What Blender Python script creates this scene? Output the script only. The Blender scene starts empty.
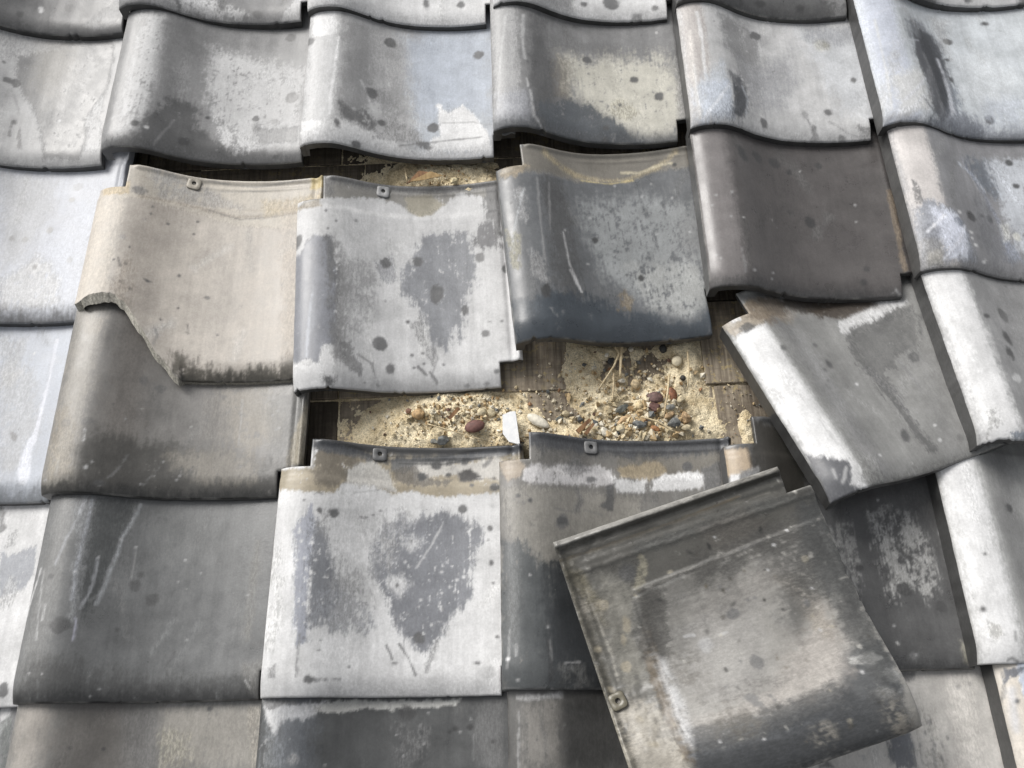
import bpy, math, random
import numpy as np
from mathutils import Matrix, Vector, Euler

SC = bpy.context.scene
COL = SC.collection
PITCH = math.radians(26.0)                       # slope of the roof
ROOF = Matrix.Rotation(PITCH, 4, 'X') @ Matrix.Identity(4)
ROOF.translation = (0.0, 0.0, 4.0)               # roof-plane coordinates -> world

# ---------------------------------------------------------------- camera
cam_d = bpy.data.cameras.new('camera')
cam_d.sensor_width = 36.0
cam_d.lens = 828.0 / 1024.0 * 36.0
cam_d.clip_start = 0.01
cam_d.clip_end = 3000.0
cam = bpy.data.objects.new('camera', cam_d)
COL.objects.link(cam)
cam_local = Euler((0.334039, 0.009810, -0.038717), 'XYZ').to_matrix().to_4x4()
cam_local.translation = (0.53137, -0.90419, 0.93910)
cam.matrix_world = ROOF @ cam_local
SC.camera = cam

# ---------------------------------------------------------------- light: bright overcast day
SUN_ELEV, SUN_AZ = math.radians(55.0), math.radians(-66.0)   # azimuth from +Y (up-slope) towards +X
w = bpy.data.worlds.new('World')
SC.world = w
w.use_nodes = True
nt = w.node_tree
bg = nt.nodes['Background']
sky = nt.nodes.new('ShaderNodeTexSky')
sky.sky_type = 'NISHITA'
sky.sun_disc = False
sky.sun_elevation = SUN_ELEV
sky.sun_rotation = SUN_AZ
sky.air_density, sky.dust_density, sky.ozone_density = 1.0, 4.0, 1.0
hsv = nt.nodes.new('ShaderNodeHueSaturation')
hsv.inputs['Saturation'].default_value = 0.15      # thin cloud takes most of the blue out
nt.links.new(sky.outputs[0], hsv.inputs['Color'])
nt.links.new(hsv.outputs[0], bg.inputs['Color'])
bg.inputs['Strength'].default_value = 0.072
sun_d = bpy.data.lights.new('sun', 'SUN')
sun_d.energy = 1.5
sun_d.angle = math.radians(30.0)
sun_d.color = (1.0, 0.97, 0.93)
sun = bpy.data.objects.new('sun', sun_d)
COL.objects.link(sun)
sd = Vector((math.sin(SUN_AZ) * math.cos(SUN_ELEV), math.cos(SUN_AZ) * math.cos(SUN_ELEV), math.sin(SUN_ELEV)))
sun.rotation_euler = sd.to_track_quat('Z', 'Y').to_euler()
sun.location = (0, 0, 12)
SC.view_settings.view_transform = 'Standard'
SC.view_settings.look = 'None'
SC.view_settings.gamma = 1.0
SC.view_settings.exposure = 1.04
SC.cycles.max_bounces = 6

# ---------------------------------------------------------------- helpers
def tag(o, label=None, category=None, group=None, kind=None):
    for k, v in (('label', label), ('category', category), ('group', group), ('kind', kind)):
        if v:
            o[k] = v
    return o

def link(name, data, parent=None, local=None):
    o = bpy.data.objects.new(name, data)
    COL.objects.link(o)
    if parent is not None:
        o.parent = parent
        o.matrix_local = local if local is not None else Matrix.Identity(4)
    else:
        o.matrix_world = ROOF @ (local if local is not None else Matrix.Identity(4))
    return o

def raw_mesh(name, verts, faces_quads, faces_tris, mat, col=None, smooth=True):
    """mesh from numpy arrays; col is an (n,3) point colour"""
    me = bpy.data.meshes.new(name)
    nv, nq, n3 = len(verts), len(faces_quads), len(faces_tris)
    me.vertices.add(nv)
    me.vertices.foreach_set('co', np.asarray(verts, np.float32).ravel())
    loops = np.concatenate([np.asarray(faces_quads, np.int32).ravel(), np.asarray(faces_tris, np.int32).ravel()])
    me.loops.add(len(loops))
    me.loops.foreach_set('vertex_index', loops)
    me.polygons.add(nq + n3)
    starts = np.concatenate([np.arange(nq) * 4, nq * 4 + np.arange(n3) * 3]).astype(np.int32)
    me.polygons.foreach_set('loop_start', starts)
    me.update(calc_edges=True)
    me.validate()
    me.polygons.foreach_set('use_smooth', np.full(len(me.polygons), smooth, bool))
    if col is not None:
        a = me.attributes.new('paint', 'FLOAT_COLOR', 'POINT')
        c = np.full((nv, 4), 0.1, np.float32)
        col = np.asarray(col)
        c[:, :col.shape[1]] = col
        a.data.foreach_set('color', c.ravel())
    me.materials.append(mat)
    return me

def lin(g):
    g = np.asarray(g, float) / 255.0
    return np.where(g <= 0.04045, g / 12.92, ((g + 0.055) / 1.055) ** 2.4)

# ---- value noise on arbitrary points (numpy), for wear and ragged edges
def vnoise(x, y, seed):
    xi, yi = np.floor(x).astype(np.int64), np.floor(y).astype(np.int64)
    fx, fy = x - xi, y - yi
    fx, fy = fx * fx * (3 - 2 * fx), fy * fy * (3 - 2 * fy)
    def h(a, b):
        n = (a * 374761393 + b * 668265263 + seed * 1442695041) & 0xffffffff
        n = ((n ^ (n >> 13)) * 1274126177) & 0xffffffff
        return ((n ^ (n >> 16)) & 0xffff) / 65535.0
    return ((h(xi, yi) * (1 - fx) + h(xi + 1, yi) * fx) * (1 - fy) + (h(xi, yi + 1) * (1 - fx) + h(xi + 1, yi + 1) * fx) * fy)

def fnoise(x, y, seed, octaves=4):
    s, a, t = 0.0, 1.0, 0.0
    for k in range(octaves):
        s = s + a * (vnoise(x * 2 ** k, y * 2 ** k, seed + 17 * k) - 0.5)
        t += a
        a *= 0.6
    return s / t * 2.0

# ---------------------------------------------------------------- materials
def new_mat(name):
    m = bpy.data.materials.new(name)
    m.use_nodes = True
    t = m.node_tree
    return m, t, t.nodes['Principled BSDF']

def node(t, typ, **kw):
    n = t.nodes.new(typ)
    for k, v in kw.items():
        if k in n.inputs:
            n.inputs[k].default_value = v
        else:
            setattr(n, k, v)
    return n

def math_node(t, op, a, b=None, clamp=False):
    n = t.nodes.new('ShaderNodeMath')
    n.operation = op
    n.use_clamp = clamp
    for i, v in enumerate((a, b)):
        if v is None:
            continue
        if isinstance(v, (int, float)):
            n.inputs[i].default_value = v
        else:
            t.links.new(v, n.inputs[i])
    return n.outputs[0]

def ramp(t, src, lo, hi, a, b):
    n = t.nodes.new('ShaderNodeMapRange')
    n.interpolation_type = 'SMOOTHSTEP'
    n.inputs['From Min'].default_value = lo
    n.inputs['From Max'].default_value = hi
    n.inputs['To Min'].default_value = a
    n.inputs['To Max'].default_value = b
    t.links.new(src, n.inputs['Value'])
    return n.outputs[0]

def tile_material():
    """fired clay with smoked skin: painted wear, shade and sheen (point colour) + brush streaks, grain, pale and dark flecks, pores"""
    m, t, p = new_mat('smoked_clay')
    at = node(t, 'ShaderNodeAttribute', attribute_name='paint')
    tc = t.nodes.new('ShaderNodeTexCoord')
    oi = t.nodes.new('ShaderNodeObjectInfo')
    off = t.nodes.new('ShaderNodeVectorMath')
    off.operation = 'MULTIPLY_ADD'
    t.links.new(oi.outputs['Random'], off.inputs[0])
    off.inputs[1].default_value = (7.3, 3.1, 5.7)
    t.links.new(tc.outputs['Object'], off.inputs[2])
    def tex(scale, stretch=(1, 1, 1), detail=4.0, rough=0.6):
        mp = node(t, 'ShaderNodeMapping')
        mp.inputs['Scale'].default_value = stretch
        t.links.new(off.outputs[0], mp.inputs['Vector'])
        n = node(t, 'ShaderNodeTexNoise', Scale=scale, Detail=detail, Roughness=rough)
        t.links.new(mp.outputs[0], n.inputs['Vector'])
        return n.outputs['Fac']
    grain = tex(420.0, detail=3.0)
    streak = tex(170.0, (1.0, 0.10, 1.0), 5.0)
    cloud = tex(26.0, detail=9.0, rough=0.68)
    fleck = tex(260.0, (1, 0.9, 1), 3.0, 0.6)
    fleck2 = tex(210.0, (1, 0.8, 1), 4.0, 0.6)
    f = math_node(t, 'MULTIPLY', ramp(t, grain, 0.25, 0.75, 0.93, 1.07), ramp(t, streak, 0.3, 0.7, 0.955, 1.045))
    f = math_node(t, 'MULTIPLY', f, ramp(t, cloud, 0.3, 0.7, 0.86, 1.14))
    chip = tex(430.0, (1.0, 0.40, 1.0), 6.0, 0.72)
    dev = math_node(t, 'MULTIPLY', ramp(t, chip, 0.40, 0.62, -0.40, 0.50), at.outputs['Alpha'])
    f = math_node(t, 'MULTIPLY', f, math_node(t, 'ADD', dev, 1.0))
    mul = node(t, 'ShaderNodeVectorMath', operation='SCALE')
    t.links.new(at.outputs['Color'], mul.inputs[0])
    t.links.new(f, mul.inputs['Scale'])
    pale = node(t, 'ShaderNodeMixRGB', blend_type='MIX')
    pale.inputs['Color2'].default_value = (0.50, 0.50, 0.48, 1)
    t.links.new(math_node(t, 'MULTIPLY', ramp(t, fleck, 0.72, 0.80, 0.0, 0.45), ramp(t, cloud, 0.42, 0.6, 0.0, 1.0)), pale.inputs['Fac'])
    t.links.new(mul.outputs[0], pale.inputs['Color1'])
    dk = node(t, 'ShaderNodeMixRGB', blend_type='MIX')
    dk.inputs['Color2'].default_value = (0.085, 0.085, 0.082, 1)
    t.links.new(math_node(t, 'MULTIPLY', ramp(t, fleck2, 0.69, 0.74, 0.0, 0.5), ramp(t, cloud, 0.58, 0.42, 0.0, 1.0)), dk.inputs['Fac'])
    t.links.new(pale.outputs[0], dk.inputs['Color1'])
    t.links.new(dk.outputs[0], p.inputs['Base Color'])
    lum = node(t, 'ShaderNodeRGBToBW')
    t.links.new(at.outputs['Color'], lum.inputs[0])
    r = math_node(t, 'ADD', ramp(t, lum.outputs[0], 0.04, 0.5, 0.31, 0.50), ramp(t, cloud, 0.3, 0.7, -0.08, 0.08))
    r = math_node(t, 'ADD', r, math_node(t, 'MULTIPLY', at.outputs['Alpha'], 0.30))
    t.links.new(r, p.inputs['Roughness'])
    p.inputs['Specular IOR Level'].default_value = 0.5
    h = math_node(t, 'ADD', math_node(t, 'MULTIPLY', grain, 0.5), math_node(t, 'MULTIPLY', streak, 0.35))
    h = math_node(t, 'ADD', h, math_node(t, 'MULTIPLY', cloud, 1.2))
    b = node(t, 'ShaderNodeBump', Strength=0.22, Distance=0.0010)
    t.links.new(h, b.inputs['Height'])
    t.links.new(b.outputs[0], p.inputs['Normal'])
    return m

def simple_mat(name, c1, c2, scale=60.0, stretch=(1, 1, 1), rough=0.8, bump=0.3, dist=0.002, lo=0.35, hi=0.65, detail=6.0):
    m, t, p = new_mat(name)
    tc = t.nodes.new('ShaderNodeTexCoord')
    oi = t.nodes.new('ShaderNodeObjectInfo')
    off = node(t, 'ShaderNodeVectorMath', operation='MULTIPLY_ADD')
    t.links.new(oi.outputs['Random'], off.inputs[0])
    off.inputs[1].default_value = (3.3, 9.1, 2.7)
    t.links.new(tc.outputs['Object'], off.inputs[2])
    mp = node(t, 'ShaderNodeMapping')
    mp.inputs['Scale'].default_value = stretch
    t.links.new(off.outputs[0], mp.inputs['Vector'])
    n = node(t, 'ShaderNodeTexNoise', Scale=scale, Detail=detail, Roughness=0.65)
    t.links.new(mp.outputs[0], n.inputs['Vector'])
    mx = node(t, 'ShaderNodeMixRGB')
    mx.inputs['Color1'].default_value = (*c1, 1)
    mx.inputs['Color2'].default_value = (*c2, 1)
    t.links.new(ramp(t, n.outputs['Fac'], lo, hi, 0, 1), mx.inputs['Fac'])
    t.links.new(mx.outputs[0], p.inputs['Base Color'])
    p.inputs['Roughness'].default_value = rough
    b = node(t, 'ShaderNodeBump', Strength=bump, Distance=dist)
    t.links.new(n.outputs['Fac'], b.inputs['Height'])
    t.links.new(b.outputs[0], p.inputs['Normal'])
    return m

TILE = tile_material()

# ---------------------------------------------------------------- the pantile: 286 x 290 mm, roll on its left, pan on its right
TW, TH = 0.286, 0.290
NTL_X, NTL_Y = 0.036, 0.256          # notch at the upper left corner
NBR_X, NBR_Y = 0.256, 0.030          # notch at the lower right corner
_px = np.array([0, 8, 20, 34, 46, 58, 72, 90, 110, 130, 152, 178, 205, 232, 255, 275, 305.0])
_pz = np.array([35, 40.5, 43.5, 44, 42.5, 38.5, 31.5, 22, 13.5, 7.6, 3.6, 1.0, 0.0, 1.2, 4.0, 6.5, 7.0])
_fx = np.arange(-40, 346, 0.5)
_fz = np.interp(_fx, _px, _pz)
_fz = np.where(_fx < 0, 35 + (_fx) * 0.6, _fz)
_k = np.exp(-0.5 * (np.arange(-16, 16.5, 0.5) / 4.5) ** 2)
_fz = np.convolve(np.pad(_fz, 32, mode='edge'), _k / _k.sum(), 'valid')
def bumpf(v, c, w):
    return np.exp(-((v - c) / w) ** 2)
def tile_z(x, y, rim=True):
    """height of the upper face in metres, x and y in metres"""
    xm, ym = np.asarray(x) * 1000.0, np.asarray(y) * 1000.0
    z = np.interp(xm, _fx, _fz)
    if rim:
        z = z + 4.8 * bumpf(xm, 281, 2.8) * np.clip((ym - 25) / 10, 0, 1) - 1.6 * bumpf(xm, 272, 3.2)      # water rib on the right
        tail = np.clip((xm - 40) / 8, 0, 1)
        z = z + tail * (3.4 * bumpf(ym, 287, 3.2) + 1.5 * bumpf(ym, 276, 2.0) * np.clip(1 - np.abs(xm - 190) / 90, 0, 1) ** 0.5)
        z = z - 2.0 * np.clip((ym - 238) / 10, 0, 1) ** 2 * (3 - 2 * np.clip((ym - 238) / 10, 0, 1)) / 1.0
    z = z - 7.5 * np.clip((28 - ym) / 28, 0, 1) ** 2.1                                                     # nose bends down
    return z / 1000.0

def seg_dist(px, py, poly, closed=True):
    d = np.full(px.shape, 1e9)
    n = len(poly)
    for i in range(n if closed else n - 1):
        ax, ay = poly[i]
        bx, by = poly[(i + 1) % n]
        dx, dy = bx - ax, by - ay
        L = dx * dx + dy * dy + 1e-12
        tt = np.clip(((px - ax) * dx + (py - ay) * dy) / L, 0, 1)
        d = np.minimum(d, np.hypot(px - ax - tt * dx, py - ay - tt * dy))
    return d

def inside(px, py, poly):
    r = np.zeros(px.shape, bool)
    n = len(poly)
    for i in range(n):
        ax, ay = poly[i]
        bx, by = poly[(i + 1) % n]
        c = ((ay > py) != (by > py)) & (px < (bx - ax) * (py - ay) / (by - ay + 1e-12) + ax)
        r ^= c
    return r

def lines(step, hard, lo=0.0, hi=TW, far=None, far_step=0.012):
    v = [lo]
    while v[-1] < hi - 1e-6:
        s = far_step if far is not None and v[-1] > far else step
        v.append(min(hi, v[-1] + s))
    v = np.array(v)
    keep = np.ones(len(v), bool)
    for h in hard:
        keep &= np.abs(v - h) > 0.0008
    return np.unique(np.round(np.concatenate([v[keep], hard]), 6))

def paint_wear_light(x, y, base, ops, seed):
    """lay weathering, flank bands, painted nose shade and sky sheen over the base tone; x, y in mm on the tile; returns (n,4): reflectance and how broken the skin is"""
    c = np.empty((len(x), 3))
    c[:] = base
    rag = fnoise(x / 11.0, y / 11.0, seed + 5, 4)
    strk = fnoise(x / 2.6, y / 34.0, seed + 9, 3)
    fine = fnoise(x / 3.4, y / 4.2, seed + 31, 3)
    grit = fnoise(x / 2.0, y / 2.4, seed + 91, 2)
    wob = fnoise(x / 7.0, y / 7.0, seed + 51, 3)
    c *= (1 + 0.17 * fnoise(x / 34.0, y / 34.0, seed, 4) + 0.10 * fnoise(x / 5.0, y / 90.0, seed + 3, 4) + 0.05 * fine)[:, None]
    mot = np.full(len(x), 0.06)
    r = np.random.RandomState(seed)
    bl = float(np.mean(base))
    auto = []
    for _ in range(7):                                     # faint drags and wash marks
        x0, y0, a, n = r.uniform(20, 260), r.uniform(0, 220), r.uniform(-0.5, 0.5) + (0.35 if r.rand() < 0.6 else -0.2), r.uniform(25, 80)
        pts = [r.uniform(1.5, 5.0)] + [(x0 + math.sin(a) * n * k / 3 + r.normal(0, 1.5), y0 + math.cos(a) * n * k / 3) for k in range(4)]
        v = min(0.6, bl * r.choice([1.5, 1.35, 0.72]))
        auto.append(('L', pts, (v, v, v * 0.98), r.uniform(0.2, 0.45), 7.0, 2.5, 0))
    for _ in range(2):                                     # old rain and lichen spots
        q = r.uniform(1.5, 5.5)
        v = bl * r.uniform(0.45, 0.75)
        auto.append(('E', (r.uniform(10, 270), r.uniform(5, 225), q, q * r.uniform(0.7, 1.3), r.uniform(0, 3)), (v, v, v), r.uniform(0.25, 0.7), 2.0, 1.5, 0))
    for _ in range(6):                                    # specks of lime and dirt
        q = abs(r.normal(0, 0.8)) + 0.35
        v = r.choice([0.5, 0.42, 0.05, 0.07]) if bl < 0.3 else r.choice([0.07, 0.09, 0.12, 0.6])
        auto.append(('E', (r.uniform(5, 280), r.uniform(2, 230), q, q * r.uniform(0.6, 2.2), r.uniform(0, 3)), (v, v, v * 0.97), r.uniform(0.3, 0.9), 1.2, 0.9, 0))
    for op in auto + list(ops):
        kind, pts, col, a, soft, ragged, speck = op
        if kind == 'E':
            cx, cy, rx, ry, ang = pts
            ca, sa = math.cos(ang), math.sin(ang)
            ux, uy = (x - cx) * ca + (y - cy) * sa, -(x - cx) * sa + (y - cy) * ca
            m = min(rx, ry)
            d = (1 - np.hypot(ux / rx, uy / ry)) * m + 0.34 * min(m, 6) * wob + 0.12 * min(m, 6) * fine
        else:
            q = np.array(pts[1:] if kind == 'L' else pts)
            pad = soft + ragged * 2 + (pts[0] if kind == 'L' else 0)
            near = (x > q[:, 0].min() - pad) & (x < q[:, 0].max() + pad) & (y > q[:, 1].min() - pad) & (y < q[:, 1].max() + pad)
            d = np.full(len(x), -99.0)
            xs, ys = x[near], y[near]
            if kind == 'P':
                dd = seg_dist(xs, ys, pts)
                d[near] = np.where(inside(xs, ys, pts), dd, -dd)
            else:
                wv = pts[0] * (1.15 + 0.7 * fnoise(xs / 14.0, ys / 14.0, seed + 61, 2))
                d[near] = wv - seg_dist(xs + 0.8 * wob[near], ys + 0.8 * fine[near] * 0.4, pts[1:], False)
        if kind == 'P' and soft <= 4.5 and ragged >= 2:      # a skin that flakes and wears through: it dissolves towards its edge
            d = d + ragged * 0.8 * rag
            wd = max(0.8, min(ragged * 1.9, 0.55 * float(d.max())))
            al = np.clip(0.5 + 0.85 * (np.where(d > 0, 1.6, 1.0) * d / wd + 0.5 * fine + 0.85 * strk + 0.12 * grit), 0, 1)
        else:
            d = d + ragged * (0.8 * rag + 0.75 * strk + 0.6 * fine)
            if soft > 5:                                   # smears are cloudy, not air-brushed
                d = d + soft * (0.34 * rag + 0.34 * fine + 0.30 * strk)
            al = np.clip(0.5 + d / max(soft, 0.4) * 0.5, 0, 1)
        al = al * al * (3 - 2 * al)
        if speck:
            s = 0.75 * fine + 0.5 * strk + 0.7 * rag
            k = np.clip(0.5 + 1.4 * (1 - 2.1 * speck) + s * 1.5, 0, 1)
            al = al * k * k * (3 - 2 * k)
        al = al * a
        mot = np.maximum(mot, np.clip(al * (1 - al) * 3.2, 0, 1) * min(1.0, ragged / 2.5) * min(0.75, 3.5 / max(soft, 1)))
        if speck:
            mot = np.maximum(mot, al * speck * min(0.9, 6.0 / max(soft, 1)))
        al = al[:, None]
        c = c * (1 - al) + np.asarray(col) * al
    return np.c_[np.clip(c, 0.012, 0.82), mot]

EDGE_COL = (0.055, 0.055, 0.054)

def tile_mesh(name, seed, base, ops, step=0.0025, tail_seen=False, broken=None, edge=EDGE_COL, warp=0.0, nbr=None, mould=False):
    NBR_X, NBR_Y = nbr or (0.256, 0.030)
    far = None if tail_seen else 0.245
    hx = [0, 0.0005, 0.0013, 0.0024, NTL_X, NTL_X + 0.0007, NTL_X + 0.002, NBR_X - 0.002, NBR_X - 0.0007, NBR_X, TW - 0.0022, TW - 0.0007, TW]
    hy = [0, 0.0005, 0.0013, 0.0024, NBR_Y, NBR_Y + 0.0007, NBR_Y + 0.002, NTL_Y - 0.002, NTL_Y - 0.0007, NTL_Y, TH - 0.0022, TH - 0.0007, TH]
    coarse_bottom = 0.012
    def low(x):
        j = 0.0004 * fnoise(x * 1000 / 9.0, x * 0 + 3.3, seed + 77, 3)
        chip = 0.009 * np.clip(fnoise(x * 1000 / 11.0, x * 0 + 8.3, seed + 78, 3) - 0.36, 0, 1)
        v = j + chip
        if broken is not None:
            bx, by = np.array(broken)[:, 0], np.array(broken)[:, 1]
            on = x < bx[-1]
            v = v + np.where(on, np.interp(x, bx, by) + 0.0034 * fnoise(x * 1000 / 10.0, x * 0 + 1.3, seed + 79, 3) + 0.0007 * fnoise(x * 1000 / 4.0, x * 0 + 5.3, seed + 84, 2), 0)
        return v
    def grid(xs, ys):
        X, Y = np.meshgrid(xs, ys)
        cx, cy = (xs[:-1] + xs[1:]) / 2, (ys[:-1] + ys[1:]) / 2
        CX, CY = np.meshgrid(cx, cy)
        keep = ~((CX < NTL_X) & (CY > NTL_Y)) & ~((CX > NBR_X) & (CY < NBR_Y))
        idx = np.arange(X.size).reshape(X.shape)
        q = np.stack([idx[:-1, :-1], idx[:-1, 1:], idx[1:, 1:], idx[1:, :-1]], -1)[keep]
        return X.ravel(), Y.ravel(), q
    def place(X, Y):
        l = low(X)
        Y2 = np.where(Y < 0.2, Y + l * (1 - Y / 0.2), Y)
        wob = 0.0004 * fnoise(Y * 1000 / 12.0, Y * 0 + 2.2, seed + 80, 3)
        X2 = np.where(X < 0.06, X + wob * (1 - X / 0.06), X)
        return X2, Y2
    def warped(X, Y):
        return warp * (0.0035 * fnoise(X * 7, Y * 7, seed + 3, 2) + 0.012 * (X / TW - 0.5) * (Y / TW - 0.5))
    outline = [(0, 0), (NBR_X, 0), (NBR_X, NBR_Y), (TW, NBR_Y), (TW, TH), (NTL_X, TH), (NTL_X, NTL_Y), (0, NTL_Y)]
    xs, ys = lines(step, hx), lines(step, hy, hi=TH, far=far)
    X, Y, q = grid(xs, ys)
    d = seg_dist(X, Y, outline)
    X2, Y2 = place(X, Y)
    r = 0.0019
    dd = np.clip(d, 0, r)
    drop = r - np.sqrt(np.maximum(r * r - (r - dd) ** 2, 0))
    if broken is not None:
        isb = (Y < 0.01) & (X < broken[-1][0])
        drop = np.where(isb, drop * 0.25, drop)
    nose = Y2 if broken is None else np.where(X < broken[-1][0], np.maximum(Y2, 0.03), Y2)
    Z = tile_z(X2, nose) - drop + warped(X2, Y2)
    if mould:                                              # raised pan with a stepped border, a mud ridge and a deep rib
        mx, my = X2 * 1000 + 1.2 * fnoise(X * 60, Y * 60, 4, 2), Y2 * 1000 + 1.5 * fnoise(X * 50, Y * 50, 6, 2)
        sx, sy = np.clip((mx - 214 + 0.04 * (my - 130)) / 2.6, 0, 1), np.clip((my - 224) / 3.0, 0, 1)
        Z = Z - 0.0020 * np.maximum(sx, sy) + 0.0022 * bumpf(my, 229, 4.5) * np.clip((200 - mx) / 12, 0, 1) * np.clip((mx - 30) / 20, 0, 1)
        Z = Z - 0.0022 * bumpf(mx, 262, 5.0) + 0.0014 * bumpf(mx, 247, 3.0) + 0.0012 * fnoise(X * 90, Y * 90, 12, 3) * sy
    col = paint_wear_light(X2 * 1000, Y2 * 1000, base, ops, seed)
    worn = np.clip(1 - d / 0.0022, 0, 1) * np.clip(0.25 + 1.6 * fnoise(X2 * 1000 / 18.0, Y2 * 1000 / 18.0, seed + 71, 4), 0, 1) * 0.45  # edge mask for both rubbed wear and the painted edge highlight
    col[:, :3] = col[:, :3] * (1 - worn[:, None]) + np.array([0.36, 0.355, 0.335]) * worn[:, None]      # edges rubbed pale, with the thin edge highlight painted in
    nv = X.size
    # walls: boundary edges of the kept cells
    e = np.concatenate([q[:, [0, 1]], q[:, [1, 2]], q[:, [2, 3]], q[:, [3, 0]]])
    es = np.sort(e, 1)
    key = es[:, 0].astype(np.int64) * nv + es[:, 1]
    _, first, cnt = np.unique(key, return_index=True, return_counts=True)
    be = e[first[cnt == 1]]
    def bottom_z(X, Y, Zt):
        xm, ym = X * 1000, Y * 1000
        t = np.full(X.shape, 9.5)
        tl = np.clip(Zt * 1000 - 8.0, 9.5, 40)
        t = np.where(xm < 11.5, tl, t)
        lipx = 2.0 if broken is None else np.where(xm < broken[-1][0] * 1000, 0.0, 2.0)
        t = np.where(ym < 12.5, t + lipx * (xm >= 11.5), t)
        return Zt - t / 1000.0
    ub, inv = np.unique(be.ravel(), return_inverse=True)
    inv = inv.reshape(-1, 2)
    zt = tile_z(X2[ub], nose[ub], rim=False) + warped(X2[ub], Y2[ub])
    zb = bottom_z(X[ub], Y[ub], zt)
    yb = Y2[ub].copy()
    if broken is not None:                                 # the fracture slants outwards below
        onb = (Y[ub] < 0.001) & (X[ub] < broken[-1][0])
        yb = np.where(onb, yb - 0.010 - 0.003 * fnoise(X[ub] * 1000 / 14.0, X[ub] * 0 + 4.1, seed + 83, 2), yb)
        zb = np.where(onb, zb + 0.002, zb)
    V = [np.stack([X2, Y2, Z], 1), np.stack([X2[ub], Y2[ub], Z[ub]], 1), np.stack([X2[ub], yb, zb], 1)]
    nb = len(ub)
    Q = [q, np.stack([inv[:, 0] + nv, inv[:, 0] + nv + nb, inv[:, 1] + nv + nb, inv[:, 1] + nv], 1)]
    wc = np.empty((nb, 4))
    wc[:] = (*edge, 0.3 if broken is None else 0.7)
    wc[:, :3] *= (1 + 0.35 * fnoise(X[ub] * 1000 / 14.0, Y[ub] * 1000 / 14.0, seed + 41, 3))[:, None]
    C = [col, wc, wc]
    # underside
    bx = np.unique(np.concatenate([np.arange(0, TW, coarse_bottom), [0, 0.0115, 0.0120, NTL_X, NBR_X, TW]]))
    by = np.unique(np.concatenate([np.arange(0, TH, coarse_bottom), [0, 0.0125, 0.0130, NBR_Y, NTL_Y, TH]]))
    BX, BY, bq = grid(bx, by)
    BX2, BY2 = place(BX, BY)
    bn = BY2 if broken is None else np.where(BX < broken[-1][0], np.maximum(BY2, 0.03), BY2)
    BZ = bottom_z(BX, BY, tile_z(BX2, bn, rim=False) + warped(BX2, BY2))
    Q.append(bq[:, ::-1] + nv + 2 * nb)
    V.append(np.stack([BX2, BY2, BZ], 1))
    C.append(np.tile(np.array([(*edge, 0.2)]), (len(BX), 1)))
    V, Q, C = np.concatenate(V), np.concatenate(Q), np.concatenate(C)
    used = np.unique(Q.ravel())
    remap = np.full(len(V), -1)
    remap[used] = np.arange(len(used))
    return raw_mesh(name, V[used], remap[Q], np.zeros((0, 3), int), TILE, C[used])

def pose(d):
    """roof-plane matrix of a tile from (x, y, z, rx, ry, rz)"""
    m = Euler(d[3:6], 'XYZ').to_matrix().to_4x4()
    m.translation = d[0:3]
    return m @ Matrix.Diagonal((d[6], d[7], 1.0, 1.0) if len(d) > 6 else (1.0, 1.0, 1.0, 1.0))

def lug_mesh(base, seed):
    """rounded pad with a drilled nail hole, standing just under the rim"""
    n = 28
    a = np.arange(n) / n * 2 * math.pi
    sq = 1.0 / (np.abs(np.cos(a)) ** 5 + np.abs(np.sin(a)) ** 5) ** 0.2
    R = 0.0088 * sq
    rings = [(R, -0.004), (R, 0.0004), (R - 0.0009, 0.0012), (np.full(n, 0.0030), 0.0014), (np.full(n, 0.0026), 0.0007), (np.full(n, 0.0024), -0.008)]
    V, Q, C = [], [], []
    cols = [(0.05,) * 3, tuple(b * 0.6 for b in base), base, base, (0.03,) * 3, (0.008,) * 3]
    for (r, z), c in zip(rings, cols):
        V.append(np.stack([r * np.cos(a), r * np.sin(a), np.full(n, z)], 1))
        C.append(np.tile(np.array([c]), (n, 1)))
    for k in range(len(rings) - 1):
        i = np.arange(n)
        j = (i + 1) % n
        Q.append(np.stack([i + k * n, j + k * n, j + (k + 1) * n, i + (k + 1) * n], 1))
    V.append(np.array([[0, 0, -0.008]]))
    C.append(np.array([[0.006] * 3]))
    k = (len(rings) - 1) * n
    T = np.stack([np.arange(n) + k, (np.arange(n) + 1) % n + k, np.full(n, len(rings) * n)], 1)
    return raw_mesh('nail_lug', np.concatenate(V), np.concatenate(Q), T, TILE, np.concatenate(C))

def add_lug(tile, base, x=0.112, y=0.2785, seed=0):
    z = float(tile_z(x, y, False)) - 0.0005
    sl = float(tile_z(x + 0.004, y, False) - tile_z(x - 0.004, y, False)) / 0.008
    m = Matrix.Translation((x, y, z)) @ Matrix.Rotation(-math.atan(sl), 4, 'Y') @ Matrix.Rotation(random.Random(seed).uniform(-.15, .15), 4, 'Z')
    return link('nail_lug', lug_mesh(base, seed), tile, m)

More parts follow.
